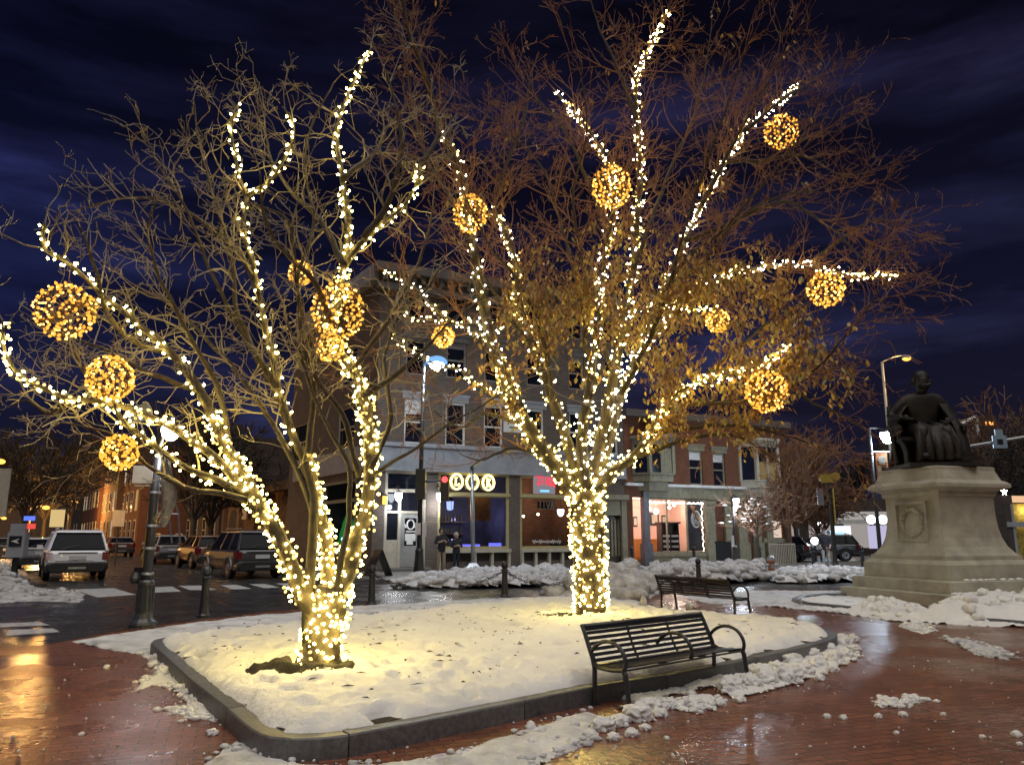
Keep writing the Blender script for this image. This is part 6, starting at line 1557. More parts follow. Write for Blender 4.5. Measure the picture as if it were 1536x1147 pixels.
# ------------------------------------------------------------------ vehicles
def loft(mb, secs, closed_ends=True):
    """secs: list of rings (equal length) of points"""
    i0 = len(mb.v); n = len(secs[0])
    for r_ in secs: mb.v += [Vector(p) for p in r_]
    for k in range(len(secs)-1):
        for j in range(n): mb.f.append((i0+k*n+j, i0+k*n+(j+1) % n, i0+(k+1)*n+(j+1) % n, i0+(k+1)*n+j)); mb.m.append(mb.cur)
    mb.f.append(tuple(i0+j for j in reversed(range(n)))); mb.m.append(mb.cur); mb.f.append(tuple(i0+(len(secs)-1)*n+j for j in range(n))); mb.m.append(mb.cur)
def car(name, label, loc, rz, paint, L=4.9, Wd=1.95, H=1.75, belt=1.08, hood=1.25, tail=.12, rear_rake=.35, wr=.37, rails=True, two_tone=None, lights_on=None):
    """local +y is forward, origin under the rear bumper, z up"""
    t = thing(name, label, 'car', loc, rz, 'cars parked along the streets')
    hw = Wd/2
    def ring(y, w_, z0, z1, cr=.09):
        return [(-w_+cr, y, z0), (w_-cr, y, z0), (w_-.01, y, z0+cr*1.3), (w_, y, (z0+z1)/2), (w_-.03, y, z1-cr), (w_-cr-.04, y, z1), (-w_+cr+.04, y, z1), (-w_+.03, y, z1-cr), (-w_, y, (z0+z1)/2), (-w_+.01, y, z0+cr*1.3)]
    mb = MB(); zb0 = .42
    loft(mb, [ring(.02, hw-.09, .5, belt-.12), ring(.1, hw-.03, zb0, belt-.02), ring(.35, hw, zb0, belt), ring(L-hood, hw, zb0-.06, belt), ring(L-.6, hw-.03, zb0-.04, belt-.1), ring(L-.12, hw-.1, .45, belt-.24), ring(L, hw-.22, .5, belt-.36)])
    body = mb.build('body', paint, t, smooth=False)
    bv = body.modifiers.new('soften', 'BEVEL'); bv.width = .075; bv.segments = 3; bv.limit_method = 'ANGLE'; bv.angle_limit = .4
    y0, y1 = tail, L-hood-.05; r0, r1 = tail+rear_rake, L-hood-.75
    gw, rw = hw-.08, hw-.27
    def gr(y, w_, z): return [(-w_, y, z), (w_, y, z)]
    base = [(-gw, y0, belt-.01), (gw, y0, belt-.01), (gw, y1, belt-.01), (-gw, y1, belt-.01)]; top = [(-rw, r0, H-.07), (rw, r0, H-.07), (rw, r1, H-.05), (-rw, r1, H-.05)]
    mb = MB(); loft(mb, [base, top]); g = mb.build('greenhouse', m_carglass, t); gv = g.modifiers.new('soften', 'BEVEL'); gv.width = .06; gv.segments = 2
    mb = MB(); loft(mb, [[(-rw-.02, r0-.08, H-.07), (rw+.02, r0-.08, H-.07), (rw+.02, r1+.08, H-.055), (-rw-.02, r1+.08, H-.055)], [(-rw, r0-.04, H-.01), (rw, r0-.04, H-.01), (rw, r1, H-.01), (-rw, r1, H-.01)], [(-rw+.15, r0+.1, H+.02), (rw-.15, r0+.1, H+.02), (rw-.15, r1-.15, H+.02), (-rw+.15, r1-.15, H+.02)]]); mb.build('roof', paint, t)
    mb = MB()
    for s_ in (-1, 1):
        for f in (0.0, .33, .64, 1.0):
            a = Vector((s_*gw, y0+(y1-y0)*f, belt-.02)); b = Vector((s_*rw, r0+(r1-r0)*f, H-.06)); mb.tube([a + Vector((s_*.012, 0, 0)), b + Vector((s_*.012, 0, 0))], .045 if f in (0, 1) else .03, 5)
    mb.build('window_pillars', paint, t)
    for yw in (.95, L-.95):
        for s_ in (-1, 1):
            mb = MB(); rot = Matrix.Rotation(R(90), 3, 'Y'); mb.lathe([(wr*.6, -.11), (wr*.93, -.11), (wr, -.07), (wr, .07), (wr*.93, .11), (wr*.6, .11)], (0, 0, 0), 18, rot=rot); tyre = mb.build('wheel', m_tyre, t); tyre.location = (s_*(hw-.1), yw, wr)
            mb = MB(); mb.lathe([(wr*.6, 0), (wr*.58, .015), (wr*.12, .0)], (s_*.1, 0, 0), 14, rot=Matrix.Rotation(s_*R(90), 3, 'Y'))
            for q in range(5): mb.box((s_*.118, math.cos(q*1.2566)*wr*.32, math.sin(q*1.2566)*wr*.32), (.02, .05, wr*.6), rot=Matrix.Rotation(-(q*1.2566)+R(90), 3, 'X'))
            mb.build('rim', m_rim, tyre)
            mb = MB(); mb.tube([(s_*(hw+.004), yw+math.cos(a*.2856)*(wr+.07), wr+math.sin(a*.2856)*(wr+.07)) for a in range(12)], .045, 5); mb.build('wheel_arch', two_tone or m_plastic, t)
    mb = MB(); loft(mb, [ring(-.06, hw-.12, .33, .62, .06), ring(.0, hw-.02, .3, .66, .06), ring(.5, hw+.002, .3, .64, .06)]); bm_ = mb.build('rear_bumper', m_plastic, t)
    mb = MB(); mb.span(-.28, .28, -.08, -.055, .42, .5); mb.build('trim', m_steel, bm_)
    mb = MB(); loft(mb, [ring(L-.4, hw-.05, .32, .6, .06), ring(L+.04, hw-.26, .34, .58, .06)]); mb.build('front_bumper', m_plastic, t)
    mb = MB(); mb.span(-.27, .27, -.012, .03, belt-.33, belt-.19); mb.build('number_plate', m_plate, t)
    for s_ in (-1, 1):
        mb = MB(); loft(mb, [[(s_*(hw-.1)-.12, .0, belt-.34), (s_*(hw-.1)+.1, .0, belt-.34), (s_*(hw-.1)+.1, .02, belt-.08), (s_*(hw-.1)-.12, .02, belt-.08)], [(s_*(hw-.06)-.12, .2, belt-.34), (s_*(hw-.06)+.07, .3, belt-.34), (s_*(hw-.06)+.07, .3, belt-.06), (s_*(hw-.06)-.12, .2, belt-.06)]]); mb.build('tail_light', m_tail if not lights_on else emit('lit_tail', (1, .03, .03), 3), t)
        mb = MB(); mb.ball((s_*(hw-.3), L-.12, belt-.42), .13, 8, (1, 1, .7)); mb.build('headlight', m_plate, t)
        mb = MB(); mb.box((s_*(hw+.1), y1-.35, belt+.08), (.2, .12, .16)); mb.build('mirror', paint, t)
    mb = MB(); mb.span(-hw*.62, hw*.62, -.004, .04, belt-.1, belt-.075); mb.span(-hw*.7, hw*.7, .02, .05, .68, .71); mb.build('tailgate_trim', m_plastic, t)
    if rails:
        mb = MB()
        for s_ in (-1, 1): mb.tube([(s_*(rw-.08), r0+.15, H+.03), (s_*(rw-.08), r0+.3, H+.08), (s_*(rw-.08), r1-.3, H+.08), (s_*(rw-.08), r1-.15, H+.03)], .022, 5)
        mb.build('roof_rail', m_rim, t)
    mb = MB(); mb.tube([(-hw*.5, tail-.02, belt+.05), (.05, tail+.08, belt+.18)], .012, 4); mb.build('rear_wiper', m_black, t)
    return t
def paint(name, c): return mat(name, c, tuple(x*.9 for x in c), scale=2, rough=.28, spec=.6, coat=.5)
HEAD = math.atan2(SIDE_DIR.y, SIDE_DIR.x) - R(90)
p_white, p_dark, p_silver, p_brown, p_red, p_black = paint('white_car_paint', (.85, .86, .9)), paint('charcoal_car_paint', (.05, .046, .045)), paint('silver_car_paint', (.3, .31, .33)), paint('brown_car_paint', (.2, .1, .05)), paint('dark_red_car_paint', (.11, .035, .02)), paint('black_car_paint', (.016, .017, .02))
def park(px, py, **k): return G(px, py, .004)
car('parked_car', 'white SUV parked on the left, seen from behind with dark rear window', park(113, 871), HEAD, p_white, L=5.0, Wd=2.0, H=1.78)
car('parked_car', 'brownish silver car parked just ahead of the white SUV, its side catching the light', park(60, 857), HEAD, p_silver, L=4.7, Wd=1.85, H=1.5, rails=False, rear_rake=.7)
car('parked_car', 'dark SUV with pale number plate, nearest parked car left of the bare tree', park(392, 868), HEAD + R(4), p_dark, L=4.8, Wd=1.95, H=1.78, two_tone=m_rim)
car('parked_car', 'brown hatchback parked ahead of the nearest dark SUV', park(322, 853), HEAD + R(4), p_brown, L=4.4, Wd=1.8, H=1.6, rails=False)
car('parked_car', 'silver grey crossover with dark rear glass, parked behind the lamp post', park(258, 846), HEAD + R(3), p_silver, L=4.5, Wd=1.85, H=1.62)
car('parked_car', 'dark red car farther down the left street, under the orange lamps', park(182, 835), HEAD + R(2), p_red, L=4.6, Wd=1.85, H=1.5, rails=False, rear_rake=.6)
car('parked_car', 'shadowy dark car at the far left edge beside the pay station', park(10, 846), HEAD, p_black, L=4.6, Wd=1.85, H=1.5, rails=False, rear_rake=.6)
car('parked_car', 'black car with a bright glint, behind the corner of the red brick shop', G(1217, 843, .0), R(64), p_black, L=4.5, Wd=1.85, H=1.55, rails=False)
car('parked_car', 'dark blue black car under the white awning, right of the signal pole', G(1290, 841, .0), R(75), p_black, L=4.6, Wd=1.9, H=1.65)

# ------------------------------------------------------------------ people
def skin_body(name, joints, bones, mats, pick, parent, extra=None, subdiv=2):
    me = bpy.data.meshes.new(name); keys = list(joints)
    me.from_pydata([joints[k][0] for k in keys], [(keys.index(a), keys.index(b)) for a, b in bones], [])
    o = bpy.data.objects.new(name, me); COL.objects.link(o)
    sm = o.modifiers.new('skin', 'SKIN'); sm.use_smooth_shade = True
    for k, d in zip(keys, me.skin_vertices[0].data):
        r_ = joints[k][1]; d.radius = r_ if hasattr(r_, '__len__') else (r_, r_)
    me.skin_vertices[0].data[0].use_root = True
    ss = o.modifiers.new('sub', 'SUBSURF'); ss.levels = subdiv; ss.render_levels = subdiv
    dg = bpy.context.evaluated_depsgraph_get(); m2 = bpy.data.meshes.new_from_object(o.evaluated_get(dg))
    bpy.data.objects.remove(o)
    m2.name = name
    if extra:
        bm = bmesh.new(); bm.from_mesh(m2)
        em = extra.mesh('x', mats[0]); bm.from_mesh(em); bm.to_mesh(m2); bm.free(); bpy.data.meshes.remove(em)
    m2.materials.clear()
    for m_ in mats: m2.materials.append(m_)
    for p in m2.polygons: p.material_index = pick(p.center); p.use_smooth = True
    o = bpy.data.objects.new(name, m2); COL.objects.link(o); o.parent = parent
    return o
def hand(mb, w, d, up, s=1.0):
    """five small separate fingers rooted in a palm at wrist w, reaching along d"""
    d = Vector(d).normalized(); side = d.cross(Vector(up)).normalized(); n = side.cross(d)
    w = Vector(w)
    mb.lump(w + d*.05*s, .045*s, 3, .1, 1, (1, 1, 1))
    for k in range(4):
        b = w + d*.08*s + side*(k-1.5)*.02*s; l = (.065, .078, .074, .058)[k]*s
        mb.tube([b, b + d*l*.55 - n*.008*s, b + d*l*.9 - n*.03*s], [.0095*s, .009*s, .007*s], 5)
    b = w + d*.03*s + side*.04*s; mb.tube([b, b + (d*.5+side)*.035*s, b + (d+side*.5)*.055*s], [.011*s, .01*s, .008*s], 5)
def person(label, loc, rz, h, pose, top, legs, shoe=m_shoe, hood=None, hair=None, bag=None):
    t = thing('person', label, 'person', loc, rz, None)
    k = h/1.75
    J = {'pelvis': ((0, .01, .95), (.15, .11)), 'waist': ((0, .0, 1.1), (.15, .115)), 'chest': ((0, .01, 1.32), (.18, .125)), 'neck': ((0, .01, 1.47), (.065, .065)), 'jaw': ((0, -.015, 1.555), (.07, .078)), 'skull': ((0, -.005, 1.65), (.08, .092)), 'crown': ((0, .0, 1.715), (.05, .058))}
    Bn = [('pelvis', 'waist'), ('waist', 'chest'), ('chest', 'neck'), ('neck', 'jaw'), ('jaw', 'skull'), ('skull', 'crown')]
    for s_, n_ in ((-1, 'r'), (1, 'l')):
        st = pose.get('stance', .1)
        J['hip'+n_] = ((s_*.09, .01, .88), (.105, .105)); J['knee'+n_] = ((s_*(st+.01), -.02, .5), (.07, .07)); J['ank'+n_] = ((s_*(st+.02), .02, .09), (.048, .048)); J['toe'+n_] = ((s_*(st+.05), -.14, .045), (.045, .04))
        J['sh'+n_] = ((s_*.17, .01, 1.4), (.075, .075)); el, wr_ = pose['elbow'+n_], pose['wrist'+n_]
        J['el'+n_] = (el, (.055, .055)); J['wr'+n_] = (wr_, (.036, .036))
        Bn += [('pelvis', 'hip'+n_), ('hip'+n_, 'knee'+n_), ('knee'+n_, 'ank'+n_), ('ank'+n_, 'toe'+n_), ('chest', 'sh'+n_), ('sh'+n_, 'el'+n_), ('el'+n_, 'wr'+n_)]
    J = {a: (tuple(x*k for x in b[0]), tuple(x*k for x in b[1])) for a, b in J.items()}
    ex = MB()
    for n_ in ('r', 'l'): hand(ex, J['wr'+n_][0], Vector(J['wr'+n_][0]) - Vector(J['el'+n_][0]), (0, -.3, 1), k)
    ex.lump((0, -.1*k, 1.62*k), .02*k, 1, .1, 1, (.8, 1, 1.4))
    for s_ in (-1, 1): ex.ball((s_*.03*k, -.09*k, 1.655*k), .011*k, 5); ex.ball((s_*.085*k, .0, 1.63*k), .022*k, 5, (.5, 1, 1.3))
    ex.tube([(-.025*k, -.088*k, 1.575*k), (.025*k, -.088*k, 1.575*k)], .007*k, 5)
    wrs = [Vector(J['wrl'][0]), Vector(J['wrr'][0])]
    def pick(c):
        if min((c-w_).length for w_ in wrs) < .12*k and (c-Vector((0, 0, 1.25*k))).length > .16*k: return 0
        if c.z > 1.5*k: return 0
        if c.z < .1*k: return 3
        if c.z < .9*k and math.hypot(c.x, c.y) < .3*k: return 2
        return 1
    skin_body('body', J, Bn, [m_skin, top, legs, shoe], pick, t, ex)
    mb = MB()      # jacket hem and collar
    mb.lathe([(.155*k, .82*k), (.17*k, .86*k), (.165*k, 1.02*k), (.15*k, 1.04*k)], n=14); 
    for v in mb.v: v.y *= .78
    mb.build('jacket_hem', top, t, smooth=True)
    mb = MB()
    if hood is not None:
        mb.lump((0, .03*k, 1.64*k), .125*k, 2, .08, 3, (.92, .95, 1.12)); 
        mb.v = [v if not (v.y < -.06*k) else Vector((v.x, -.06*k, v.z)) for v in mb.v]; mb.build('hood', hood, t, smooth=True)
    else:
        mb.lump((0, .015*k, 1.69*k), .1*k, 2, .12, 2, (.95, 1.05, .75)); mb.build('hair', hair or m_black, t, smooth=True)
    return t
cpos = LOKF.W(LX(662, 857), -.9, .12)
pa = person('person in black hooded jacket and khaki trousers standing by the bar window', G(661.5, 859, .12), R(16), 1.78,
       {'elbowl': (.27, -.02, 1.14), 'wristl': (.1, -.2, 1.24), 'elbowr': (-.27, -.02, 1.14), 'wristr': (-.06, -.22, 1.22), 'stance': .1}, m_jacket, m_khaki, hood=m_jacket)
pb = person('person in dark coat and pale hood, hands together, by the bar window', G(684, 858, .12), R(20), 1.6,
       {'elbowl': (.26, .0, 1.12), 'wristl': (.06, -.2, 1.18), 'elbowr': (-.26, .0, 1.12), 'wristr': (-.05, -.21, 1.16), 'stance': .06}, m_navy, m_navy, hood=mat('pale_hood', (.34, .32, .3), rough=.9))
pc = person('person in dark coat and pale trousers left of the far traffic signal pole', G(1240, 851, .12), R(-20), 1.78,
       {'elbowl': (.26, .0, 1.12), 'wristl': (.2, -.2, .95), 'elbowr': (-.26, .0, 1.12), 'wristr': (-.2, -.18, .95), 'stance': .1}, m_jacket, mat('pale_trousers', (.4, .38, .36), rough=.9), hair=mat('brown_hair', (.12, .06, .03), rough=.8))
pd = person('person in dark clothes beside the pale trousered one, nearest the traffic signal pole', G(1247, 851, .12), R(15), 1.7,
       {'elbowl': (.25, .0, 1.1), 'wristl': (.22, -.08, .86), 'elbowr': (-.25, .0, 1.1), 'wristr': (-.22, -.08, .86), 'stance': .08}, m_navy, m_khaki, hood=None)

# ------------------------------------------------------------------ monument
pc_ = Vector((11.05, 20.1, 0)); PR = R(17.4)
ped = thing('stone_pedestal', 'massive weathered stepped stone pedestal with carved wreath panel, under the statue', 'pedestal', pc_, PR)
mb = MB(); mb.sq([(1.78, -.1), (1.78, .26), (1.76, .28)]); mb.build('lower_step', m_stone, ped); mb = MB(); mb.sq([(1.56, .281), (1.56, .54), (1.54, .56)]); mb.build('upper_step', m_stone, ped)
mb = MB(); mb.sq([(1.34, .561), (1.34, .92), (1.3, .96), (1.26, 1.0), (1.2, 1.02), (1.2, 1.12)]); mb.build('plinth', m_stone, ped)
mb = MB(); mb.sq([(1.16, 1.121), (1.09, 1.2), (1.0, 1.34), (.93, 1.55), (.89, 1.8), (.87, 2.1), (.87, 2.5), (.87, 2.56)]); die = mb.build('die', m_stone, ped)
mb = MB(); mb.sq([(.9, 2.561), (.93, 2.62), (.93, 2.68), (1.0, 2.72), (1.1, 2.76), (1.16, 2.78), (1.16, 2.86), (1.12, 2.9), (1.1, 2.92), (1.02, 2.96), (.98, 3.08), (.94, 3.2), (.94, 3.28), (.9, 3.3)]); mb.build('cornice', m_stone, ped)
mb = MB()
# carved panel with wreath on the left (local -x) face; small frame on the front
for z0, z1, y0, y1 in ((1.45, 1.52, -.52, .52), (2.38, 2.45, -.52, .52)): mb.span(-.98, -.86, y0, y1, z0, z1)
for y in (-.52, .45): mb.span(-.975, -.86, y, y+.07, 1.521, 2.379)
for k in range(20): a = k*math.pi/10; mb.lump((-.9, .34*math.cos(a), 1.93+.33*math.sin(a)), .075, k, .4, 1)
mb.lump((-.9, .0, 1.6), .12, 3, .4, 1, (.6, 2, .5))
mb.build('carved_wreath', m_stone, die)
mb = MB(); mb.span(-1.12, -1.0, -.55, .55, .70, .86); mb.span(-.5, .5, -.9, -.86, 2.2, 2.5)
sn = MB()
for x0, x1, y, z in ((-1.5, -.9, -1.64, .29), (-.7, .2, -1.66, .285), (.5, 1.5, -1.65, .29), (-.9, -.1, -1.43, .565), (.2, 1.2, -1.44, .565)):
    for k in range(5): sn.lump((x0+(x1-x0)*k/4, y, z+.01), .1, k+int(x0*10), .4, 1, (1.3, .6, .35))
o = sn.build('snow_ledge', m_snow, smooth=True); o.location = pc_; o.rotation_euler = (0, 0, PR); o['kind'] = 'stuff'
st = thing('seated_statue', 'dark bronze statue of a bearded seated figure in a long cloak', 'statue', pc_ + Vector((-.12, 0, 3.3)), R(-8))
st.scale = (1.4, 1.3, 1.31)
mb = MB(); mb.span(-.56, .62, -.68, .62, 0, .08); mb.build('base_plate', m_bronze, st)
k = 1.42
J = {'pelvis': ((0, .15, .62), (.2, .18)), 'waist': ((0, .12, .82), (.2, .16)), 'chest': ((0, .08, 1.05), (.24, .17)), 'neck': ((.0, .03, 1.26), (.09, .1)), 'jaw': ((.01, -.03, 1.37), (.1, .125)), 'skull': ((.01, .0, 1.5), (.115, .14)), 'crown': ((.01, .02, 1.58), (.08, .1)),
     'hipr': ((-.13, .1, .6), (.14, .14)), 'kneer': ((-.2, -.38, .6), (.115, .115)), 'ankr': ((-.2, -.36, .16), (.08, .08)), 'toer': ((-.22, -.55, .09), (.065, .05)),
     'hipl': ((.13, .1, .6), (.14, .14)), 'kneel': ((.2, -.36, .58), (.115, .115)), 'ankl': ((.22, -.28, .16), (.08, .08)), 'toel': ((.25, -.46, .09), (.065, .05)),
     'shr': ((-.24, .08, 1.14), (.11, .11)), 'elr': ((-.46, .08, .84), (.09, .09)), 'wrr': ((-.4, -.22, .8), (.05, .05)), 'shl': ((.24, .08, 1.14), (.11, .11)), 'ell': ((.42, .1, .82), (.09, .09)), 'wrl': ((.27, -.22, .74), (.05, .05))}
J = {a: (tuple(x*k*.82 for x in b[0]), tuple(x*k*.82 for x in b[1])) for a, b in J.items()}
for a in J: J[a] = ((J[a][0][0], J[a][0][1], J[a][0][2]+.08), J[a][1])
for a in ('shr', 'shl', 'elr', 'ell'): J[a] = ((J[a][0][0]*1.12, J[a][0][1], J[a][0][2]), J[a][1])
Bn = [('pelvis', 'waist'), ('waist', 'chest'), ('chest', 'neck'), ('neck', 'jaw'), ('jaw', 'skull'), ('skull', 'crown')]
for n_ in 'rl': Bn += [('pelvis', 'hip'+n_), ('hip'+n_, 'knee'+n_), ('knee'+n_, 'ank'+n_), ('ank'+n_, 'toe'+n_), ('chest', 'sh'+n_), ('sh'+n_, 'el'+n_), ('el'+n_, 'wr'+n_)]
ex = MB()
for n_ in 'rl': hand(ex, J['wr'+n_][0], Vector(J['wr'+n_][0]) - Vector(J['el'+n_][0]), (0, 0, 1), 1.5)
hx, hy_, hzz = J['skull'][0]
ex.lump((hx, hy_-.13, hzz-.03), .03, 1, .1, 1, (.7, 1, 1.4))
for s_ in (-1, 1): ex.ball((hx+s_*.045, hy_-.115, hzz+.01), .018, 6); ex.lump((hx+s_*.125, hy_, hzz-.03), .03, 2, .1, 1, (.5, 1, 1.3))
for q in range(9): a = q/8*math.pi; ex.lump((hx+.1*math.cos(a), hy_-.05-.075*math.sin(a), hzz-.12-.03*math.sin(a)), .06, q, .5, 1)     # beard
ex.lump((hx, hy_+.035, hzz+.035), .155, 20, .14, 3, (.98, 1.02, 1.02), 3.0)              # hair
for q in range(10): a = q*.35-.1; ex.lump((hx+.13*math.cos(a), hy_+.04+.13*math.sin(a), hzz-.05), .06, q+20, .35, 2)
skin_body('figure', J, Bn, [m_bronze], lambda c: 0, st, ex)
mb = MB()      # long cloak: folds falling from both shoulders over the lap and the right side
def drape(pts_top, pts_bot, n, amp, fr, ph):
    M_ = 14
    def pt_(i, j):
        f = i/n; g = j/M_
        def at_(pl): q = f*(len(pl)-1); a = min(int(q), len(pl)-2); return Vector(pl[a]).lerp(Vector(pl[a+1]), q-a)
        A, B2_ = at_(pts_top), at_(pts_bot); p = A.lerp(B2_, g); 
        d = Vector((p.x, p.y-.1, 0)); d = d.normalized() if d.length > .01 else Vector((0, -1, 0))
        return p + d*(amp*g*math.sin(f*fr+ph) + .1*math.sin(g*3.1))
    i0 = len(mb.v)
    for i in range(n+1):
        for j in range(M_+1): mb.v.append(pt_(i, j))
    for i in range(n):
        for j in range(M_): q = i0+i*(M_+1)+j; mb.f.append((q, q+M_+1, q+M_+2, q+1)); mb.m.append(0)
drape([(-.4, .08, 1.3), (-.3, .26, 1.42), (0, .32, 1.45), (.3, .26, 1.42), (.4, .06, 1.3)], [(-.46, .2, .1), (-.36, .5, .1), (0, .56, .1), (.42, .46, .1), (.62, .05, .1)], 40, .07, 30, 0)
drape([(.24, -.08, 1.3), (.38, -.02, 1.3), (.4, .08, 1.3)], [(.36, -.42, .1), (.58, -.25, .1), (.63, .08, .1)], 24, .06, 22, 1)
drape([(-.26, -.38, .9), (0, -.3, .82), (.26, -.36, .88)], [(-.32, -.5, .12), (0, -.5, .12), (.34, -.5, .12)], 30, .06, 26, .5)
drape([(-.3, -.04, 1.3), (-.4, .04, 1.3), (-.4, .14, 1.3)], [(-.5, -.12, .72), (-.58, .08, .68), (-.5, .25, .64)], 14, .03, 12, .3)
o = mb.build('cloak', m_bronze, st, smooth=True); so_ = o.modifiers.new('thick', 'SOLIDIFY'); so_.thickness = .03
mb = MB()      # curved chair
for s_ in (-1, 1):
    mb.tube(smooth([(s_*.52, -.38, .08), (s_*.5, -.3, .35), (s_*.56, -.2, .62), (s_*.56, -.32, .8), (s_*.56, .1, .86), (s_*.54, .4, .9)], .06), .045, 8); mb.tube(smooth([(s_*.52, .5, .08), (s_*.48, .38, .5), (s_*.5, .42, .9), (s_*.46, .5, 1.35)], .08), .05, 8)
mb.span(-.5, .5, -.3, .45, .55, .62); mb.span(-.46, .46, .42, .5, .62, 1.3); mb.build('chair', m_bronze, st)
mb = MB(); mb.box((.52, -.34, .16), (.3, .36, .1)); mb.box((.5, -.34, .26), (.26, .3, .08)); mb.build('books', m_bronze, st)

# ------------------------------------------------------------------ small trees beyond
def street_tree(name, label, base, H, spread, m, seed, n=10, depth=4, r=.09, stem=.35, up=.05, kink=.1, rmin=.01, shrink=.66, kids=(3, 4), parts=True):
    rng = random.Random(seed)
    t = thing(name, label, 'tree', base)
    mb = MB(); s = smooth([(0, 0, 0), (.05, .02, H*stem*.5), (.02, .05, H*stem)], .15); bark_tube(mb, s, [r*1.25 - r*.3*k/len(s) for k in range(len(s))], 8); mb.build('trunk', m_bark2, t, smooth=True)
    mb = MB()
    for k in range(n):
        a = k*2.4 + rng.uniform(-.3, .3); f = rng.uniform(.25, 1)
        d = Vector((math.cos(a)*spread*f, math.sin(a)*spread*f, 1.0))
        grow(mb, Vector(s[-1]) - Vector((0, 0, rng.uniform(0, H*stem*.15))), d, H*(1-stem)*.62*rng.uniform(.8, 1.1), r*.55, depth, rng, up, kink, H*.05, .75, kids, shrink, rmin)
    mb.build('crown', m, t)
    return t
ttr = street_tree('snowy_tree', 'little street tree with snow on its twigs in front of the red brick shop', G(1137, 852, .12), 4.4, .95, m_twig3, 4, 8, 3, .1, .36, .0, .2, .014)
mb = MB(); cr = [o for o in ttr.children if o.name.startswith('crown')][0].data; rng = random.Random(8)
for p in cr.polygons:
    if rng.random() < .018 and 1.9 < p.center.z < 3.2 and p.center.x < .9: mb.lump(p.center + Vector((0, 0, .03)), rng.uniform(.05, .11), rng.randint(0, 99), .4, 1, (1.5, 1.2, .5))
o = mb.build('snow_tufts', m_snow, ttr); o['kind'] = 'stuff'
street_tree('russet_tree', 'dense round russet twigged tree right of the red brick shop', G(1225, 845, .0) + Vector((0, 3, 0)), 7.0, .9, m_twig3, 6, 15, 4, .13, .3, .06, .1, .022)
street_tree('russet_tree', 'second russet twigged tree, spreading right behind the signal pole', G(1258, 843, .0) + Vector((1.0, 5, 0)), 5.6, 1.3, m_twig3, 7, 14, 4, .12, .3, .02, .1, .022)
street_tree('russet_tree', 'russet upright twigs rising at the corner of the red brick shop', G(1182, 846, .12) + Vector((.6, 1.5, 0)), 6.4, .45, m_twig3, 17, 9, 4, .1, .3, .08, .08, .018)
for k, (px, py, Y, H, lb, m_) in enumerate(((60, 830, 66, 10, 'bare tree lit orange down the left street', m_bark2), (100, 830, 80, 12, 'tall bare tree at the far end of the left street', m_bark2), (30, 832, 58, 9, 'bare tree behind the pay station at the far left', m_bark2), (285, 830, 46, 9, 'dark bare tree behind the parked cars', m_darkwall), (312, 830, 50, 8, 'second dark bare tree next to the low brick building', m_darkwall),
        (1525, 840, 44, 8, 'dark bare tree behind the right side of the monument', m_darkwall), (1500, 840, 50, 9, 'dark leafless tree beyond the signal mast', m_twig3), (1285, 838, 75, 9, 'blue black tree mass beyond the banner post', m_darkwall), (-30, 830, 70, 11, 'bare tree cut by the left picture edge', m_bark2))):
    street_tree('bare_tree', lb, Vector((P(px, py, Y).x, Y, 0)), H, .8, m_, 40+k, 9, 4, .16, .3, .04, .12, .03)
# ------------------------------------------------------------------ far shops on the right and closing buildings
sh = thing('far_shop', 'far single storey shop with pale lit front and white awning behind parked cars', 'shop', Vector((P(1262, 835, 66).x, 66, 0)), R(-5))
mb = MB(); mb.span(-6, 6, 0, 6, 0, 4.6); mb.build('wall', m_darkwall, sh); mb = MB()
for k in range(4): mb.span(-5.4+k*2.9, -3.3+k*2.9, -.06, -.003, .6, 2.6)
mb.build('window', emit('pale_far_window', (.95, .85, .8), .35), sh); mb = MB(); mb.quad((-.5, -1.2, 2.9), (4.5, -1.2, 2.9), (4.5, 0, 3.6), (-.5, 0, 3.6)); mb.span(-.5, 4.5, -1.22, -1.18, 2.55, 2.9); mb.build('awning', m_white, sh)
for px, py, w_, h_, e_, lb in ((1246, 806, 1.9, 1.0, emit('cyan_sign', (.35, .75, 1), 2.0), 'bright pale blue lit sign behind the traffic signal pole'), (1263, 796, 1.3, .75, emit('white_sign', (.85, .92, 1), 1.2), 'white lit shop sign right of the signal pole'), (1262, 818, 1.9, .8, emit('cream_sign', (1, .9, .75), .9), 'cream lit canopy panel right of the signal pole')):
    p = P(px, py, 58); t = thing('lit_sign', lb, 'sign', Vector((p.x, 58, 0))); mb = MB(); mb.tube([(0, .06, 0), (0, .06, p.z)], .06, 5); mb.build('post', m_black, t); mb = MB(); mb.box((0, 0, p.z), (w_, .08, h_)); mb.build('panel', e_, t)
bgb = thing('corner_house', 'dim bluish house behind the russet trees with a few pale windows', 'building', Vector((P(1215, 835, 74).x, 74, 0)), R(15))
mb = MB(); mb.span(-5, 5, 0, 8, 0, 7); mb.prism([(-5.3, -.4), (5.3, -.4), (5.3, 8.4), (-5.3, 8.4)], 7.0, 7.4); mb.build('wall', mat('blue_grey_wall', (.1, .11, .14), (.06, .065, .08), rough=.9), bgb)
for k in range(4): mb = MB(); mb.span(-4.2+k*2.4, -3.2+k*2.4, -.05, -.003, 1.0, 3.2); mb.build('window', emit('cool_window', (.8, .85, 1), .4), bgb)
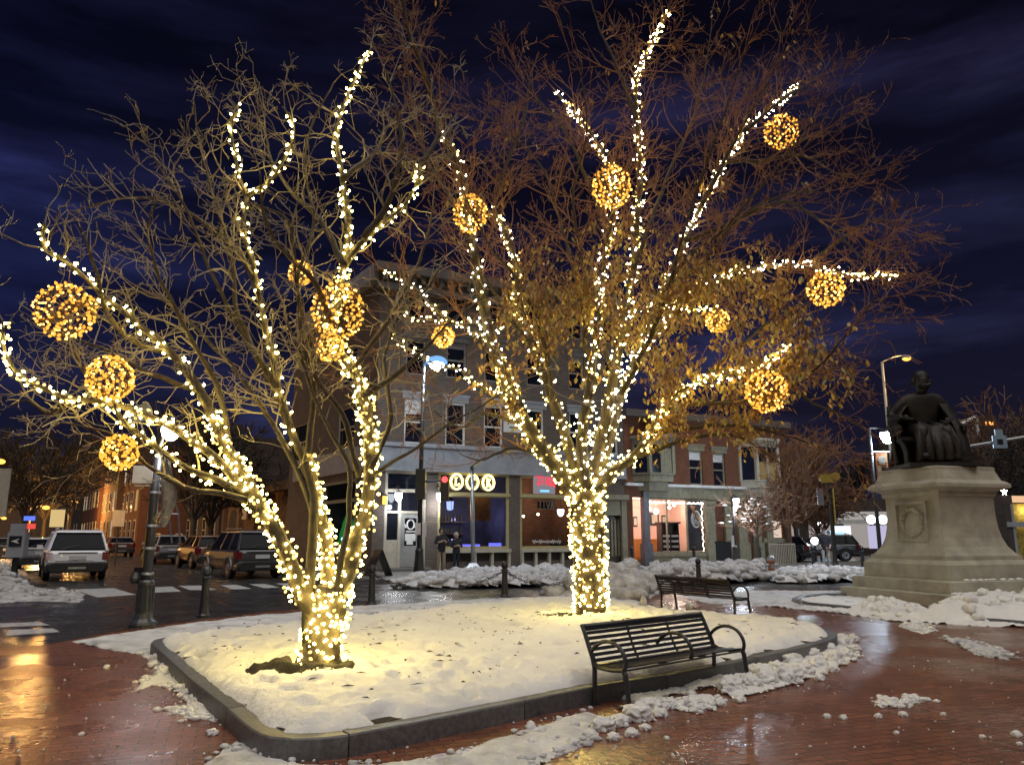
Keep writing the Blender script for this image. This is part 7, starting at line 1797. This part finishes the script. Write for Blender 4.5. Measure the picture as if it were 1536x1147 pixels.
# ------------------------------------------------------------------ night sky, light, render settings
w = bpy.data.worlds.new("World"); scene.world = w; w.use_nodes = True
nt = w.node_tree; nt.nodes.clear()
out = nt.nodes.new('ShaderNodeOutputWorld'); bg = nt.nodes.new('ShaderNodeBackground')
tc = N(nt, 'ShaderNodeTexCoord'); sp = N(nt, 'ShaderNodeSeparateXYZ'); nt.links.new(tc.outputs['Generated'], sp.inputs[0])
el = ramp(nt, sp.outputs[2], [(0.0, (.014, .012, .02)), (.06, (.012, .0115, .026)), (.25, (.007, .008, .026)), (.5, (.0035, .0035, .011)), (.75, (.002, .002, .005))])
# bluer to the left, and long faint bands of lit cloud
az = ramp(nt, sp.outputs[0], [(.0, (1.1, 1.4, 2.0)), (.32, (.9, .95, 1.1)), (.5, (.9, .85, .9)), (.8, (1.25, 1.15, 1.1))])
mp = N(nt, 'ShaderNodeMath', operation='MULTIPLY_ADD'); nt.links.new(sp.outputs[0], mp.inputs[0]); mp.inputs[1].default_value = .5; mp.inputs[2].default_value = .5
nt.links.new(mp.outputs[0], az.inputs[0])
mpn = N(nt, 'ShaderNodeMapping'); mpn.inputs['Scale'].default_value = (1.2, 1.2, 7.0); mpn.inputs['Rotation'].default_value = (0, R(12), 0)
nt.links.new(tc.outputs['Generated'], mpn.inputs['Vector'])
nz = N(nt, 'ShaderNodeTexNoise', Scale=1.9, Detail=6, Roughness=.58); nt.links.new(mpn.outputs[0], nz.inputs['Vector'])
cl = ramp(nt, nz.outputs['Fac'], [(.42, .5), (.58, 1.3), (.74, 3.4)])
m1 = N(nt, 'ShaderNodeMix', data_type='RGBA', blend_type='MULTIPLY'); m1.inputs[0].default_value = 1
nt.links.new(el.outputs[0], m1.inputs[6]); nt.links.new(az.outputs[0], m1.inputs[7])
m2 = N(nt, 'ShaderNodeMix', data_type='RGBA', blend_type='MULTIPLY'); m2.inputs[0].default_value = 1
nt.links.new(m1.outputs[2], m2.inputs[6]); nt.links.new(cl.outputs[0], m2.inputs[7])
nt.links.new(m2.outputs[2], bg.inputs[0]); bg.inputs[1].default_value = 1.4
nt.links.new(bg.outputs[0], out.inputs[0])

# one very soft sun, added as fill for the town's glow behind the camera
sd = bpy.data.lights.new('town_fill', 'SUN'); sd.energy = SUN_E; sd.angle = R(70); sd.color = (1.0, .94, .9)
so = bpy.data.objects.new('town_fill', sd); COL.objects.link(so)
so.rotation_euler = Vector((-.1, .38, -.92)).to_track_quat('-Z', 'Y').to_euler()

scene.view_settings.view_transform = 'Standard'
scene.view_settings.look = 'None'
scene.view_settings.gamma = 1
scene.view_settings.exposure = 0
scene.view_settings.use_curve_mapping = False
cy = scene.cycles
cy.use_denoising = True
cy.use_adaptive_sampling = False
cy.max_bounces = 6; cy.diffuse_bounces = 2; cy.glossy_bounces = 3; cy.transmission_bounces = 4; cy.transparent_max_bounces = 16
cy.sample_clamp_indirect = 8.0
cy.sample_clamp_direct = 0.0
cy.caustics_reflective = False; cy.caustics_refractive = False
cy.use_light_tree = True
